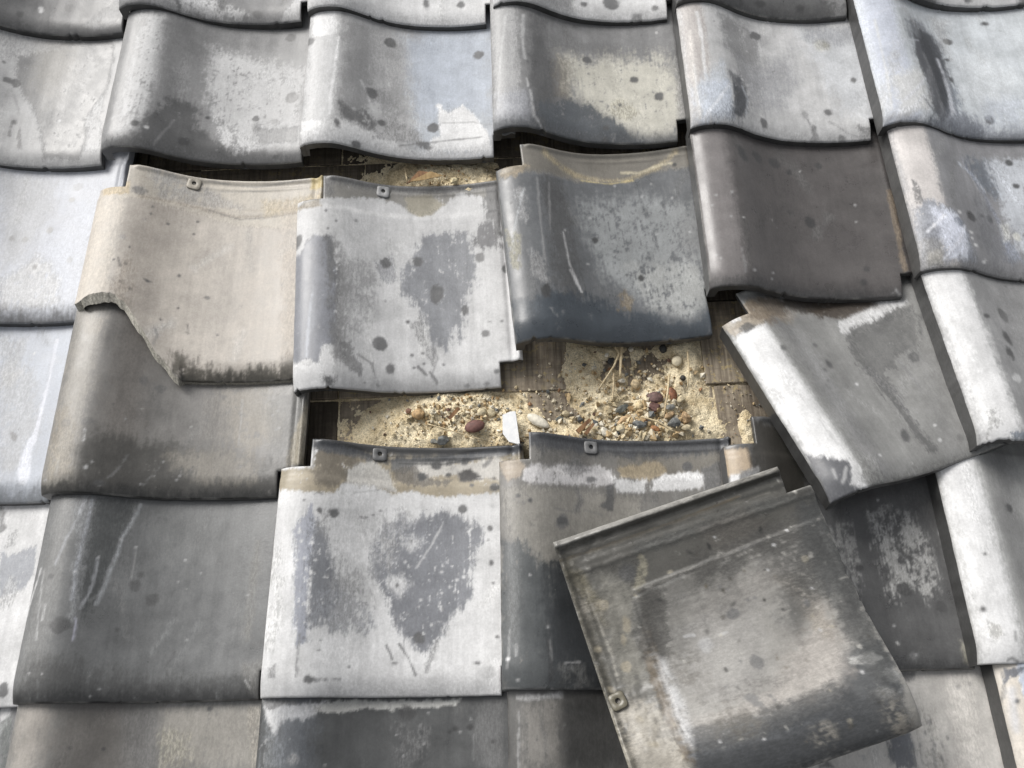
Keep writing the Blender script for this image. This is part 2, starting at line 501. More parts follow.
TILES = {
    'Am2': {'pose': (-0.53, -0.0, -0.035, -0.07645, 0.0, -0.00976), 'seed': 18, 'base': (0.11, 0.112, 0.113), 'step': 0.005,
        'ops': []},
    'Am1': {'pose': (-0.27281, 0.01109, -0.035, -0.07645, 0.0, -0.01489), 'seed': 31, 'base': (0.1079, 0.1079, 0.1079), 'step': 0.0022,
        'ops': [('P',[(0,-20),(290,-20),(290,9),(0,9)],(0.0652,0.0652,0.0652),0.8,10,3,0),
            ('P',[(198.3,15.0),(241.3,59.9),(254.5,18.2),(228.5,9.0)],(0.2609,0.2609,0.2609),0.7,6.5,3.9,0.3),
            ('E',(132.9,38.2,3.4,5.9,0.18),(0.4525,0.4525,0.4525),0.9,1.6,0.6,0),
            ('E',(108.8,23.5,4.9,5.7,0.31),(0.0686,0.0686,0.0686),0.93,1.7,0.8,0),
            ('E',(171.5,46.9,7.1,8.6,0.06),(0.0686,0.0686,0.0686),0.93,1.7,0.8,0)]},
    'A0': {'pose': (-0.01082, 0.01955, -0.035, -0.07645, 0.0, -0.00969), 'seed': 44, 'base': (0.157, 0.157, 0.157), 'step': 0.0022,
        'ops': [('P',[(34.7,18.3),(107.2,47.6),(143.3,28.5),(180.0,10.5),(151.1,3.6),(103.8,4.0),(67.1,-3.9)],(0.4929,0.4929,0.4929),1,5.4,4.1,0.35),
            ('P',[(8,10),(70,10),(70,320),(8,320)],(0.4282,0.4282,0.4282),0.8,14,4,0),
            ('P',[(229.0,11.9),(253.2,41.8),(265.7,39.5),(267.0,-4.8),(227.3,-2.3)],(0.4624,0.4624,0.4624),0.9,4.1,2.7,0.2),
            ('P',[(0,-20),(290,-20),(290,12),(0,12)],(0.1463,0.1463,0.1463),0.6,10,3,0),
            ('E',(191.7,13.6,7.3,6.3,0.0),(0.0951,0.0951,0.0951),0.93,1.8,0.8,0),
            ('E',(232.2,-6.9,7.8,8.5,-0.15),(0.0951,0.0951,0.0951),0.93,1.8,0.8,0),
            ('E',(139.3,25.9,7.0,10.5,0.14),(0.0739,0.0739,0.0739),0.8,4.1,2.7,0)]},
    'A1': {'pose': (0.26255, 0.0028, -0.035, -0.07645, 0.0, -0.01284), 'seed': 57, 'base': (0.5139, 0.5139, 0.5139), 'step': 0.0022,
        'ops': [('P',[(0,-20),(290,-20),(290,10),(0,10)],(0.4047,0.4047,0.4047),0.5,10,3,0),
            ('E',(167.5,35.4,4.4,10.0,0.09),(0.1263,0.1263,0.1263),0.93,1.8,0.9,0),
            ('E',(219.4,33.0,5.9,6.8,-0.08),(0.1263,0.1263,0.1263),0.93,1.8,0.9,0),
            ('E',(262.2,11.4,7.4,9.6,-0.14),(0.4775,0.4775,0.4775),0.9,1.7,0.7,0)]},
    'A2': {'pose': (0.52995, -0.00107, -0.035, -0.07645, 0.0, -0.01305), 'seed': 70, 'base': (0.4826, 0.4826, 0.4826), 'step': 0.0022,
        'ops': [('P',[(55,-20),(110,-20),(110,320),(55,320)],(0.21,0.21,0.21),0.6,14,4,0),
            ('E',(174.2,28.2,12.0,12.6,0.03),(0.1263,0.1263,0.1263),0.93,1.9,0.9,0),
            ('E',(211.5,3.9,7.3,5.7,-0.05),(0.1263,0.1263,0.1263),0.93,1.9,0.9,0),
            ('E',(238.4,16.4,4.3,4.0,-0.14),(0.1263,0.1263,0.1263),0.93,1.9,0.9,0),
            ('E',(133.5,21.8,4.6,4.4,0.15),(0.1263,0.1263,0.1263),0.93,1.9,0.9,0),
            ('P',[(75.3,17.2),(120.8,36.4),(112.0,7.8),(89.6,4.1)],(0.21,0.21,0.21),0.8,6.0,3.0,0),
            ('P',[(0,-20),(290,-20),(290,8),(0,8)],(0.3599,0.3599,0.3599),0.5,10,3,0)]},
    'A3': {'pose': (0.79398, -0.00839, -0.035, -0.07645, 0.0, -0.01893), 'seed': 83, 'base': (0.0794, 0.0794, 0.0794), 'step': 0.0022,
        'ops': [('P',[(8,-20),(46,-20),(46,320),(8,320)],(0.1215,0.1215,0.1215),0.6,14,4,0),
            ('P',[(0,-20),(290,-20),(290,10),(0,10)],(0.0555,0.0555,0.0555),0.6,10,3,0),
            ('E',(126.8,16.3,9.7,6.2,0.18),(0.0466,0.0466,0.0466),0.93,2.0,0.9,0),
            ('E',(187.8,15.4,6.0,5.2,0.02),(0.0466,0.0466,0.0466),0.93,2.0,0.9,0),
            ('E',(223.4,28.6,5.7,6.5,-0.09),(0.0466,0.0466,0.0466),0.93,2.0,0.9,0),
            ('P',[(226.3,28.4),(262.6,32.8),(265.6,-5.4),(238.2,-0.9)],(0.1795,0.1795,0.1795),0.6,7.8,4.7,0.4)]},
    'A4': {'pose': (1.06, -0.0, -0.035, -0.07645, 0.0, -0.00965), 'seed': 96, 'base': (0.157, 0.157, 0.157), 'step': 0.0022,
        'ops': [('P',[(127.7,16.3),(253.9,16.2),(228.9,-28.8),(138.1,-18.6),(114.9,-12.3)],(0.4725,0.4725,0.4725),1,6.7,5.0,0.1),
            ('P',[(50,-20),(120,-20),(120,320),(50,320)],(0.1263,0.1263,0.1263),0.6,14,4,0),
            ('E',(205.8,-6.8,3.6,4.3,-0.08),(0.1263,0.1263,0.1263),0.93,2.2,1.0,0),
            ('E',(171.5,8.6,6.2,4.7,0.03),(0.1263,0.1263,0.1263),0.93,2.2,1.0,0)]},
    'A5': {'pose': (1.325, 0.0, -0.035, -0.07645, 0.0, -0.0215), 'seed': 109, 'base': (0.4282, 0.4282, 0.4282), 'step': 0.005,
        'ops': []},
    'A6': {'pose': (1.59, 0.0, -0.035, -0.07645, 0.0, -0.01848), 'seed': 122, 'base': (0.11, 0.112, 0.113), 'step': 0.005,
        'ops': []},
    'Bm2': {'pose': (-0.53363, -0.22929, -0.035, -0.07645, 0.0, -0.01626), 'seed': 135, 'base': (0.26, 0.26, 0.262), 'step': 0.005,
        'ops': []},
    'Bm1': {'pose': (-0.27661, -0.2164, -0.035, -0.07645, 0.0, -0.01205), 'seed': 148, 'base': (0.3263, 0.3263, 0.3263),
        'ops': [('P',[(79.7,243.6),(157.8,230.8),(158.5,211.1),(112.1,191.1),(92.0,172.1)],(0.3263,0.3263,0.3263),0.8,6.1,3.6,0.2),
            ('P',[(110.5,186.7),(159.2,207.3),(159.2,223.0),(232.6,241.6),(245.8,184.6),(243.5,128.2),(229.5,89.7),(231.2,48.4),(225.4,8.4),(176.8,12.3),(156.4,76.1),(126.9,123.2),(114.3,151.8)],(0.168,0.168,0.168),1,4.9,3.6,0.08),
            ('P',[(221.1,79.5),(240.5,119.4),(252.4,20.0),(233.0,22.3)],(0.4624,0.4624,0.4624),0.9,3.6,3.6,0.25),
            ('E',(160.4,178.3,25.1,56.8,0.04),(0.2432,0.2296,0.2037),0.5,19.7,2.4,0),
            ('L',[0.91,(206.3,160.0),(212.1,169.2),(208.4,173.3)],(0.4775,0.4775,0.4775),0.68,1.5,0.5,0),
            ('E',(105.7,139.8,4.6,5.4,0.31),(0.1079,0.1079,0.1079),0.93,1.6,0.7,0),
            ('E',(116.9,137.5,6.1,7.2,0.23),(0.1079,0.1079,0.1079),0.93,1.6,0.7,0),
            ('E',(127.1,68.9,3.6,4.5,0.2),(0.1079,0.1079,0.1079),0.93,1.6,0.7,0),
            ('E',(96.9,170.2,2.3,3.0,0.4),(0.1079,0.1079,0.1079),0.93,1.6,0.7,0),
            ('L',[1.52,(124.7,68.4),(125.7,44.0)],(0.1035,0.1035,0.1035),0.68,1.2,1.0,0),
            ('L',[1.82,(136.3,59.7),(141.6,25.5)],(0.093,0.093,0.093),0.7224999999999999,1.5,1.5,0.2),
            ('L',[1.21,(118.4,115.7),(132.0,82.3)],(0.21,0.21,0.21),0.595,1.5,0.5,0),
            ('P',[(0,-20),(290,-20),(290,6),(0,6)],(0.21,0.21,0.21),0.6,10,3,0),
            ('E',(185.0,75.4,2.8,2.7,0.0),(0.5034,0.5034,0.5034),0.9,1.5,0.6,0)]},
    'B0': {'pose': (-0.00641, -0.22185, -0.035, -0.07645, 0.0, -0.01916, 1.03, 1.0), 'seed': 161, 'base': (0.1975, 0.1975, 0.1975),
        'ops': [('P',[(-5,-20),(10,-20),(10,320),(-5,320)],(0.1737,0.1737,0.1737),0.6,14,4,0),
            ('P',[(27.0,229.8),(56.2,234.1),(60.9,150.2),(55.2,84.7),(50.6,48.5),(32.7,7.4),(18.9,10.8),(20.5,55.9),(22.4,126.6)],(0.4624,0.4624,0.4624),0.9,11.5,5.1,0.2),
            ('P',[(56.7,240.2),(258.3,235.4),(258.8,192.1),(157.2,204.3),(94.8,166.1),(86.0,88.8),(70.6,73.1),(58.6,149.3)],(0.157,0.157,0.157),0.8,15.3,5.1,0.1),
            ('P',[(119.3,197.6),(257.1,157.8),(253.1,84.5),(255.5,22.6),(218.8,18.3),(155.5,34.5),(121.4,100.6)],(0.414,0.414,0.414),0.9,12.8,7.7,0.25),
            ('P',[(74.2,137.9),(90.2,164.1),(98.5,93.7),(90.4,81.7)],(0.21,0.21,0.21),0.6,7.7,3.8,0),
            ('P',[(62.1,67.8),(88.7,95.4),(112.0,83.8),(116.1,49.4),(138.1,36.1),(177.2,18.9),(261.6,11.5),(265.0,-8.7),(5.3,-27.7),(4.5,7.9),(27.2,12.7),(52.1,20.2)],(0.0794,0.0794,0.0794),0.95,7.7,6.4,0.08),
            ('P',[(134.0,70.8),(174.7,44.3),(197.6,22.2),(166.6,15.5),(142.4,33.1)],(0.4427,0.4427,0.4427),0.9,3.8,6.4,0.35),
            ('P',[(189.9,56.9),(247.0,55.0),(246.3,30.5),(201.1,28.8)],(0.1944,0.1944,0.1944),0.85,3.8,3.8,0.1),
            ('P',[(0,-20),(290,-20),(290,9),(0,9)],(0.0993,0.0993,0.0993),0.75,9,3,0),
            ('L',[1.28,(68.6,6.9),(81.8,37.8),(86.7,53.8)],(0.21,0.21,0.21),0.51,1.5,0.5,0),
            ('E',(45.5,33.7,5.4,5.9,0.2),(0.0524,0.0524,0.0524),0.93,1.7,0.8,0),
            ('E',(102.3,21.6,6.6,6.6,0.27),(0.0524,0.0524,0.0524),0.93,1.7,0.8,0),
            ('E',(222.6,224.4,7.7,8.0,-0.09),(0.0524,0.0524,0.0524),0.93,1.7,0.8,0),
            ('E',(234.7,108.8,8.8,9.6,-0.13),(0.1079,0.1079,0.1079),0.9,1.5,0.6,0),
            ('E',(188.2,73.0,5.0,5.4,0.0),(0.057,0.057,0.057),0.9,1.3,1.5,0),
            ('E',(189.9,56.9,4.1,10.7,0.0),(0.1035,0.1035,0.1035),0.7,2.6,2.6,0),
            ('E',(214.2,67.0,5.7,5.3,-0.07),(0.1516,0.1516,0.1516),0.8,1.5,0.6,0),
            ('E',(220.4,8.4,4.2,3.3,-0.07),(0.057,0.057,0.057),0.93,1.7,0.8,0),
            ('E',(125.1,69.1,2.5,2.9,0.2),(0.057,0.057,0.057),0.93,1.7,0.8,0),
            ('E',(59.0,30.3,2.3,2.4,0.35),(0.4047,0.4047,0.4047),0.9,1.5,0.6,0),
            ('L',[1.28,(26.7,204.7),(28.2,126.1),(27.5,72.6)],(0.53,0.53,0.53),0.34,3.8,0.5,0)]},
    'B1': {'pose': (0.26173, -0.22779, -0.035, -0.07645, 0.0, -0.01103, 1.02, 1.0), 'seed': 174, 'base': (0.3101, 0.3101, 0.3101),
        'ops': [('P',[(4,-20),(46,-20),(46,320),(4,320)],(0.4427,0.4427,0.4427),0.9,6,2,0),
            ('P',[(6.2,232.2),(40.6,228.1),(41.5,187.8),(16.3,179.8),(6.1,191.7)],(0.5463,0.5463,0.5463),1,4.0,2.0,0),
            ('L',[1.48,(44.6,180.6),(42.7,119.2),(39.6,79.5),(40.6,41.3)],(0.6145,0.6145,0.6145),0.8075,1.3,0.7,0),
            ('P',[(4.6,35.1),(34.8,27.3),(36.7,-6.6),(2.5,-1.4)],(0.5913,0.5913,0.5913),1,4.0,2.0,0),
            ('P',[(49.6,214.3),(88.3,212.8),(91.1,137.9),(86.4,60.1),(60.2,56.2),(50.3,75.9),(52.2,139.5)],(0.21,0.21,0.21),0.85,10.7,5.4,0.05),
            ('P',[(51.0,63.8),(69.1,52.7),(86.1,67.0),(97.2,46.6),(103.1,24.3),(70.1,32.4),(57.4,37.9)],(0.1079,0.1079,0.1079),0.9,5.4,4.0,0.2),
            ('P',[(150,-20),(262,-20),(262,320),(150,320)],(0.3599,0.3864,0.4234),0.8,20,4,0),
            ('P',[(130.0,211.5),(256.8,230.1),(257.1,65.9),(200.5,80.6),(158.6,61.8),(140.8,114.3)],(0.3513,0.3819,0.433),0.8,18.8,5.4,0),
            ('P',[(88.7,203.3),(127.1,214.8),(135.3,169.8),(129.8,112.7),(109.2,116.9),(95.1,139.5)],(0.3101,0.3101,0.3101),0.6,10.7,5.4,0),
            ('P',[(92.2,110.8),(123.4,93.1),(142.5,42.7),(159.2,18.6),(125.4,23.0),(97.7,67.8)],(0.21,0.21,0.21),0.7,8.1,5.4,0.25),
            ('P',[(180.6,86.1),(196.2,77.0),(214.7,88.9),(234.4,62.0),(245.4,41.0),(252.2,22.8),(251.8,8.3),(166.0,10.3),(170.2,23.8),(182.5,34.5)],(0.5798,0.5798,0.5798),1,3.4,2.7,0),
            ('P',[(5.7,-1.4),(35.9,30.8),(67.5,34.8),(95.3,28.6),(138.8,12.7),(228.3,13.4),(259.2,25.1),(259.8,-6.7),(2.9,-23.2)],(0.4929,0.4929,0.4929),0.85,8.1,5.4,0.12),
            ('P',[(0,-20),(290,-20),(290,5),(0,5)],(0.2609,0.2609,0.2609),0.5,10,3,0),
            ('L',[0.81,(186.5,57.4),(228.7,57.2),(247.0,49.6)],(0.21,0.21,0.21),0.68,1.6,0.5,0),
            ('L',[1.07,(129.5,14.5),(159.2,21.7),(200.6,27.4),(239.7,29.5)],(0.1652,0.1652,0.1652),0.765,1.3,0.8,0),
            ('E',(160.6,18.7,9.6,5.9,-0.23),(0.093,0.093,0.093),0.9,2.7,3.4,0),
            ('P',[(95.5,18.9),(120.5,56.7),(145.1,46.5),(159.2,26.7),(132.1,20.8)],(0.2263,0.2263,0.2263),0.7,4.0,4.0,0.3),
            ('E',(112.1,197.0,8.6,9.5,0.28),(0.0993,0.0993,0.0993),0.93,1.7,0.8,0),
            ('E',(90.2,95.4,8.3,9.2,0.37),(0.0993,0.0993,0.0993),0.93,1.7,0.8,0),
            ('E',(174.0,48.4,7.7,8.1,0.01),(0.0993,0.0993,0.0993),0.93,1.7,0.8,0),
            ('E',(236.9,180.4,7.7,8.1,-0.16),(0.0993,0.0993,0.0993),0.93,1.7,0.8,0),
            ('E',(104.9,47.4,5.4,5.2,0.28),(0.0993,0.0993,0.0993),0.93,1.7,0.8,0),
            ('E',(74.1,4.4,6.6,4.9,0.28),(0.0993,0.0993,0.0993),0.93,1.7,0.8,0),
            ('E',(50.4,27.4,3.8,7.1,0.26),(0.0993,0.0993,0.0993),0.93,1.7,0.8,0),
            ('E',(4.0,177.8,7.6,7.0,-0.49),(0.0993,0.0993,0.0993),0.93,1.7,0.8,0),
            ('L',[1.01,(76.6,112.9),(93.8,66.5)],(0.4282,0.4282,0.4282),0.595,1.6,0.5,0),
            ('L',[1.01,(103.0,180.3),(113.5,108.9)],(0.4282,0.4282,0.4282),0.425,1.6,0.5,0),
            ('E',(182.0,87.9,4.3,4.7,0.0),(0.5855,0.5855,0.5855),0.9,1.6,0.7,0)]},
    'B2': {'pose': (0.5233, -0.21441, -0.035, -0.07645, 0.0, -0.00956), 'seed': 187, 'base': (0.1795, 0.1795, 0.1795), 'label': 'grey pantile with a cream patch',
        'ops': [('P',[(2,-20),(38,-20),(38,320),(2,320)],(0.3101,0.3101,0.3101),0.85,8,3,0),
            ('L',[1.42,(22.7,194.6),(12.2,112.5),(7.5,25.6)],(0.4282,0.4282,0.4282),0.595,1.7,0.6,0),
            ('L',[1.78,(47.0,195.3),(45.1,137.9),(47.1,114.2)],(0.4775,0.4775,0.4775),0.595,1.7,0.6,0),
            ('P',[(3.9,53.6),(51.8,54.2),(56.8,3.5),(3.9,-0.4)],(0.3182,0.3263,0.3513),0.7,11.4,4.3,0),
            ('P',[(54.5,203.4),(79.1,199.6),(85.9,126.5),(93.8,56.9),(85.1,-9.6),(56.7,-0.0),(52.6,75.7)],(0.091,0.091,0.091),0.85,11.4,5.7,0.05),
            ('P',[(70.8,175.9),(159.2,173.8),(289.4,164.6),(282.8,132.4),(142.9,152.7),(91.3,147.8)],(0.1463,0.1463,0.1463),0.8,12.8,5.7,0),
            ('P',[(92.3,138.8),(120.0,138.8),(108.3,61.9),(88.5,63.8)],(0.1795,0.157,0.1215),0.6,10.0,4.3,0),
            ('P',[(107.2,144.5),(171.5,141.8),(237.8,152.2),(267.9,100.2),(263.9,-0.1),(223.9,-3.7),(182.9,11.2),(145.4,19.8),(128.9,48.9),(112.3,81.1)],(0.4525,0.4378,0.3819),0.88,22.8,10.0,0.15),
            ('P',[(64.8,35.9),(101.0,59.5),(136.6,57.2),(166.5,38.4),(203.6,4.5),(229.9,-12.8),(90.3,-16.1),(70.4,3.5)],(0.0832,0.091,0.0993),0.95,7.1,8.5,0.12),
            ('P',[(266.3,138.0),(286.1,136.0),(271.9,-1.2),(258.5,0.5)],(0.1795,0.1795,0.1795),0.7,5.7,4.3,0.2),
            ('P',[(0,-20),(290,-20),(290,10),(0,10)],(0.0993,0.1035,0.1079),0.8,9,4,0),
            ('P',[(177.9,74.9),(207.0,49.3),(184.6,35.4),(157.6,52.3)],(0.3182,0.3023,0.2432),0.6,4.3,5.7,0.3),
            ('L',[1.42,(52.0,57.8),(55.9,16.4),(63.7,6.5),(68.8,-2.4)],(0.4047,0.4047,0.4047),0.595,1.4,1.4,0.2),
            ('L',[1.14,(48.6,78.3),(49.5,64.2)],(0.53,0.53,0.53),0.68,1.7,0.6,0),
            ('E',(137.9,142.4,6.3,6.9,0.14),(0.0832,0.0832,0.0832),0.93,1.8,0.9,0),
            ('E',(203.6,108.0,5.7,5.6,-0.05),(0.0832,0.0832,0.0832),0.93,1.8,0.9,0),
            ('E',(236.1,75.7,7.0,7.2,-0.14),(0.0832,0.0832,0.0832),0.93,1.8,0.9,0),
            ('E',(179.7,62.2,2.2,2.3,0.05),(0.0832,0.0832,0.0832),0.93,1.8,0.9,0),
            ('E',(156.7,20.7,4.2,4.0,0.05),(0.0832,0.0832,0.0832),0.93,1.8,0.9,0),
            ('E',(154.5,1.4,5.6,5.3,0.04),(0.0832,0.0832,0.0832),0.93,1.8,0.9,0)]},
    'B3': {'pose': (0.79047, -0.2219, -0.035, -0.07645, 0.0, -0.01957), 'seed': 200, 'base': (0.4047, 0.4047, 0.4047),
        'ops': [('P',[(2,-20),(34,-20),(34,320),(2,320)],(0.3513,0.3263,0.3101),0.85,6,2,0),
            ('L',[1.95,(26.2,194.5),(27.5,141.1),(25.8,100.7),(25.3,59.6),(19.8,20.6)],(0.5463,0.5463,0.5463),0.8075,1.5,0.9,0),
            ('L',[1.2,(12.1,98.0),(11.9,44.6)],(0.5139,0.5139,0.5139),0.68,1.8,0.6,0),
            ('L',[1.95,(49.2,84.3),(35.5,41.8),(27.3,14.1)],(0.5354,0.5354,0.5354),0.7224999999999999,2.1,1.2,0),
            ('P',[(7.5,64.0),(51.6,103.1),(64.0,48.5),(54.7,3.5),(3.9,2.1)],(0.3687,0.3955,0.433),0.75,9.0,4.5,0),
            ('P',[(54.6,198.2),(94.2,202.3),(120.6,163.3),(96.9,89.8),(79.3,46.5),(78.8,118.5),(60.8,137.8)],(0.1737,0.1737,0.1737),0.8,12.0,6.0,0.1),
            ('P',[(63.6,67.8),(81.6,61.7),(78.2,28.5),(67.1,11.9),(55.3,16.8)],(0.0794,0.0794,0.0794),0.95,3.0,3.0,0.1),
            ('P',[(67.6,41.3),(11.4,8.3),(59.1,2.1),(76.6,15.2)],(0.21,0.21,0.21),0.6,4.5,4.5,0.3),
            ('P',[(88.2,160.8),(124.2,135.7),(120.5,61.0),(101.4,13.2),(83.1,17.6),(90.2,87.1)],(0.2364,0.2364,0.2364),0.6,18.0,6.0,0),
            ('P',[(179.9,200.6),(286.6,191.4),(287.1,133.5),(262.8,26.4),(219.7,49.1),(200.1,142.5)],(0.4282,0.4427,0.4624),0.7,21.0,6.0,0),
            ('E',(115.0,179.2,8.6,8.7,0.27),(0.1079,0.1079,0.1079),0.93,2.0,0.9,0),
            ('E',(247.9,100.7,4.0,4.6,-0.15),(0.1079,0.1079,0.1079),0.93,2.0,0.9,0),
            ('E',(219.5,172.3,5.7,6.6,-0.07),(0.1079,0.1079,0.1079),0.93,2.0,0.9,0),
            ('E',(104.8,17.0,5.7,7.1,0.27),(0.1079,0.1079,0.1079),0.93,2.0,0.9,0),
            ('E',(202.6,46.5,5.6,6.4,-0.04),(0.1079,0.1079,0.1079),0.93,2.0,0.9,0),
            ('E',(216.5,2.0,5.5,5.0,-0.05),(0.1079,0.1079,0.1079),0.93,2.0,0.9,0),
            ('L',[1.5,(84.2,189.6),(99.3,181.1),(91.7,162.4)],(0.3599,0.3599,0.3599),0.425,1.5,1.5,0),
            ('E',(214.9,170.7,11.4,11.7,-0.08),(0.3599,0.3513,0.2984),0.6,4.5,1.5,0),
            ('L',[1.65,(171.7,31.8),(175.2,15.6)],(0.1263,0.1263,0.1263),0.765,1.5,1.5,0),
            ('L',[4.5,(178.3,18.7),(178.8,-0.0)],(0.1263,0.1263,0.1263),0.7224999999999999,1.8,1.5,0.1),
            ('E',(168.8,40.5,4.4,9.0,0.07),(0.21,0.21,0.21),0.6,1.8,0.8,0),
            ('P',[(235.5,21.5),(265.0,13.6),(266.8,-2.7),(243.5,2.7)],(0.1795,0.1795,0.1795),0.7,3.0,3.0,0),
            ('L',[1.5,(202.3,28.7),(227.5,7.7),(266.8,-2.7)],(0.21,0.21,0.21),0.51,1.5,1.5,0.2),
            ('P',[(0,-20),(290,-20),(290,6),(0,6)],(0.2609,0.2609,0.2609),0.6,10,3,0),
            ('P',[(85.8,121.9),(121.3,116.1),(166.1,160.7),(171.9,104.3),(133.2,45.8),(92.7,31.1),(82.2,65.5)],(0.2645,0.2682,0.2793),0.6,15.0,6.0,0.15),
            ('P',[(16.2,61.0),(59.8,73.4),(60.9,10.0),(11.3,3.4)],(0.3864,0.4187,0.4725),0.7,7.5,4.5,0.1),
            ('L',[1.5,(17.8,7.1),(37.2,33.2),(58.8,65.8)],(0.5685,0.5855,0.6145),0.68,1.8,1.5,0),
            ('L',[1.5,(13.3,162.5),(9.6,72.0),(11.4,8.3)],(0.5354,0.5139,0.4826),0.51,1.8,1.5,0),
            ('P',[(59.2,91.1),(80.5,86.3),(86.4,40.8),(69.9,7.6),(52.1,13.2),(65.7,49.2)],(0.0555,0.0586,0.0652),0.85,6.0,3.0,0),
            ('L',[1.2,(78.2,70.8),(84.4,48.8),(76.9,18.2)],(0.3599,0.3775,0.4047),0.595,1.5,1.5,0),
            ('P',[(189.9,216.7),(274.5,204.0),(280.1,172.2),(226.0,167.9),(191.7,181.1)],(0.21,0.2164,0.2296),0.6,12.0,6.0,0.15)]},
    'B4': {'pose': (1.04994, -0.23065, -0.035, -0.07645, 0.0, -0.01427), 'seed': 213, 'base': (0.4282, 0.4525, 0.4725), 'label': 'bluish white pantile with a black smear',  # blue-white roll and streaks hold sky sheen as colour
        'ops': [('P',[(2,-20),(50,-20),(50,320),(2,320)],(0.4282,0.4525,0.5139),0.9,8,2,0),
            ('P',[(21.8,74.0),(76.6,94.9),(63.9,19.1),(16.6,2.4)],(0.5139,0.5139,0.5034),0.8,9.5,4.8,0.1),
            ('E',(7.4,42.9,7.2,92.0,-0.36),(0.3955,0.391,0.3731),0.5,8.6,3.2,0),
            ('P',[(75.5,161.4),(99.9,157.7),(107.8,122.9),(105.1,70.5),(104.3,38.2),(84.0,11.9),(72.4,25.6),(77.8,56.0),(73.5,84.4),(66.9,117.8)],(0.0686,0.0686,0.0686),0.95,4.8,4.8,0.05),
            ('L',[2.39,(85.9,127.1),(91.4,65.5),(90.5,26.3),(76.6,9.4)],(0.53,0.53,0.53),0.68,3.2,2.4,0.1),
            ('L',[1.99,(80.0,190.8),(102.1,152.8),(109.8,99.4),(102.2,42.8)],(0.4775,0.4775,0.4775),0.595,2.4,1.6,0),
            ('L',[2.39,(82.9,98.0),(76.0,49.8),(56.7,16.9)],(0.4775,0.4775,0.4775),0.68,3.2,1.6,0.1),
            ('P',[(113.5,100.5),(128.3,76.6),(122.0,30.6),(100.9,3.6),(91.9,17.3)],(0.21,0.2364,0.2718),0.7,8.0,4.8,0.2),
            ('P',[(112.4,37.1),(176.6,19.4),(209.7,14.7),(204.1,-18.2),(111.9,-8.7)],(0.2868,0.3023,0.3345),0.75,12.7,6.4,0.15),
            ('E',(136.4,168.1,7.1,6.6,0.16),(0.0652,0.0652,0.0652),0.93,2.1,1.0,0),
            ('E',(163.7,27.0,7.4,7.8,0.05),(0.0652,0.0652,0.0652),0.93,2.1,1.0,0),
            ('E',(125.2,131.5,4.4,3.1,0.23),(0.0652,0.0652,0.0652),0.93,2.1,1.0,0),
            ('E',(121.4,93.4,4.5,6.1,0.22),(0.0652,0.0652,0.0652),0.93,2.1,1.0,0),
            ('E',(201.9,207.7,5.8,4.1,-0.03),(0.0652,0.0652,0.0652),0.93,2.1,1.0,0),
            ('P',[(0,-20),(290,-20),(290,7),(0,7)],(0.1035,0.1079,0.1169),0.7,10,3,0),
            ('L',[1.19,(17.7,176.3),(14.8,84.4),(10.2,16.8)],(0.5139,0.5139,0.4929),0.595,1.9,0.6,0),
            ('P',[(117.7,210.7),(147.9,213.1),(130.4,132.6),(118.1,148.6)],(0.2984,0.2984,0.2984),0.5,8.0,4.8,0),
            ('P',[(66.2,187.4),(99.8,196.4),(120.9,158.9),(122.4,102.8),(117.0,41.8),(101.4,11.5),(76.4,6.8),(69.0,38.0),(70.3,92.0),(64.6,135.3)],(0.0757,0.0794,0.091),0.75,11.1,4.0,0.05),
            ('P',[(87.9,179.4),(111.3,173.5),(118.8,126.1),(113.2,69.4),(96.3,28.4),(89.5,47.0),(91.3,101.7),(83.9,139.2)],(0.0359,0.0384,0.0438),0.85,4.8,1.9,0),
            ('L',[2.71,(108.9,127.0),(111.8,76.3),(107.7,32.2),(88.9,5.5)],(0.5139,0.53,0.5685),0.68,3.2,1.9,0),
            ('L',[2.39,(19.4,12.0),(40.4,19.9),(61.9,43.8),(63.9,19.1),(46.3,1.9)],(0.5246,0.5354,0.5574),0.595,3.2,1.9,0),
            ('L',[1.59,(28.6,29.5),(52.8,52.9),(73.8,79.1)],(0.5354,0.5463,0.5913),0.51,2.4,1.6,0),
            ('L',[1.91,(61.1,34.7),(70.8,18.6),(62.3,2.7)],(0.0494,0.0494,0.0524),0.595,2.2,1.6,0),
            ('L',[1.19,(21.1,187.1),(73.6,214.8)],(0.53,0.5463,0.5913),0.51,1.9,0.6,0),
            ('L',[1.11,(14.7,124.5),(80.3,152.5)],(0.53,0.5463,0.5913),0.425,1.9,0.6,0),
            ('P',[(146.9,135.2),(195.3,147.2),(221.0,108.2),(199.9,54.5),(153.5,44.1),(134.9,77.8)],(0.5246,0.5463,0.5629),0.6,19.1,6.4,0.1),
            ('P',[(165.9,62.8),(223.8,71.1),(210.4,19.1),(175.9,14.9),(157.2,30.2)],(0.3599,0.3864,0.433),0.6,12.7,6.4,0.2),
            ('P',[(62.4,7.6),(128.6,37.3),(153.8,13.9),(143.9,-6.5),(75.5,-14.6)],(0.1263,0.1361,0.157),0.7,9.5,4.8,0.15)]},
    'B5': {'pose': (1.32137, -0.22929, -0.035, -0.07645, 0.0, -0.02146), 'seed': 226, 'base': (0.11, 0.112, 0.113), 'step': 0.005,
        'ops': []},
    'B6': {'pose': (1.58637, -0.22929, -0.035, -0.07645, 0.0, -0.01685), 'seed': 239, 'base': (0.26, 0.26, 0.262), 'step': 0.005,
        'ops': []},
    'Cm2': {'pose': (-0.53727, -0.45859, -0.035, -0.07645, 0.0, -0.02103), 'seed': 252, 'base': (0.14, 0.138, 0.133), 'step': 0.005,
        'ops': []},
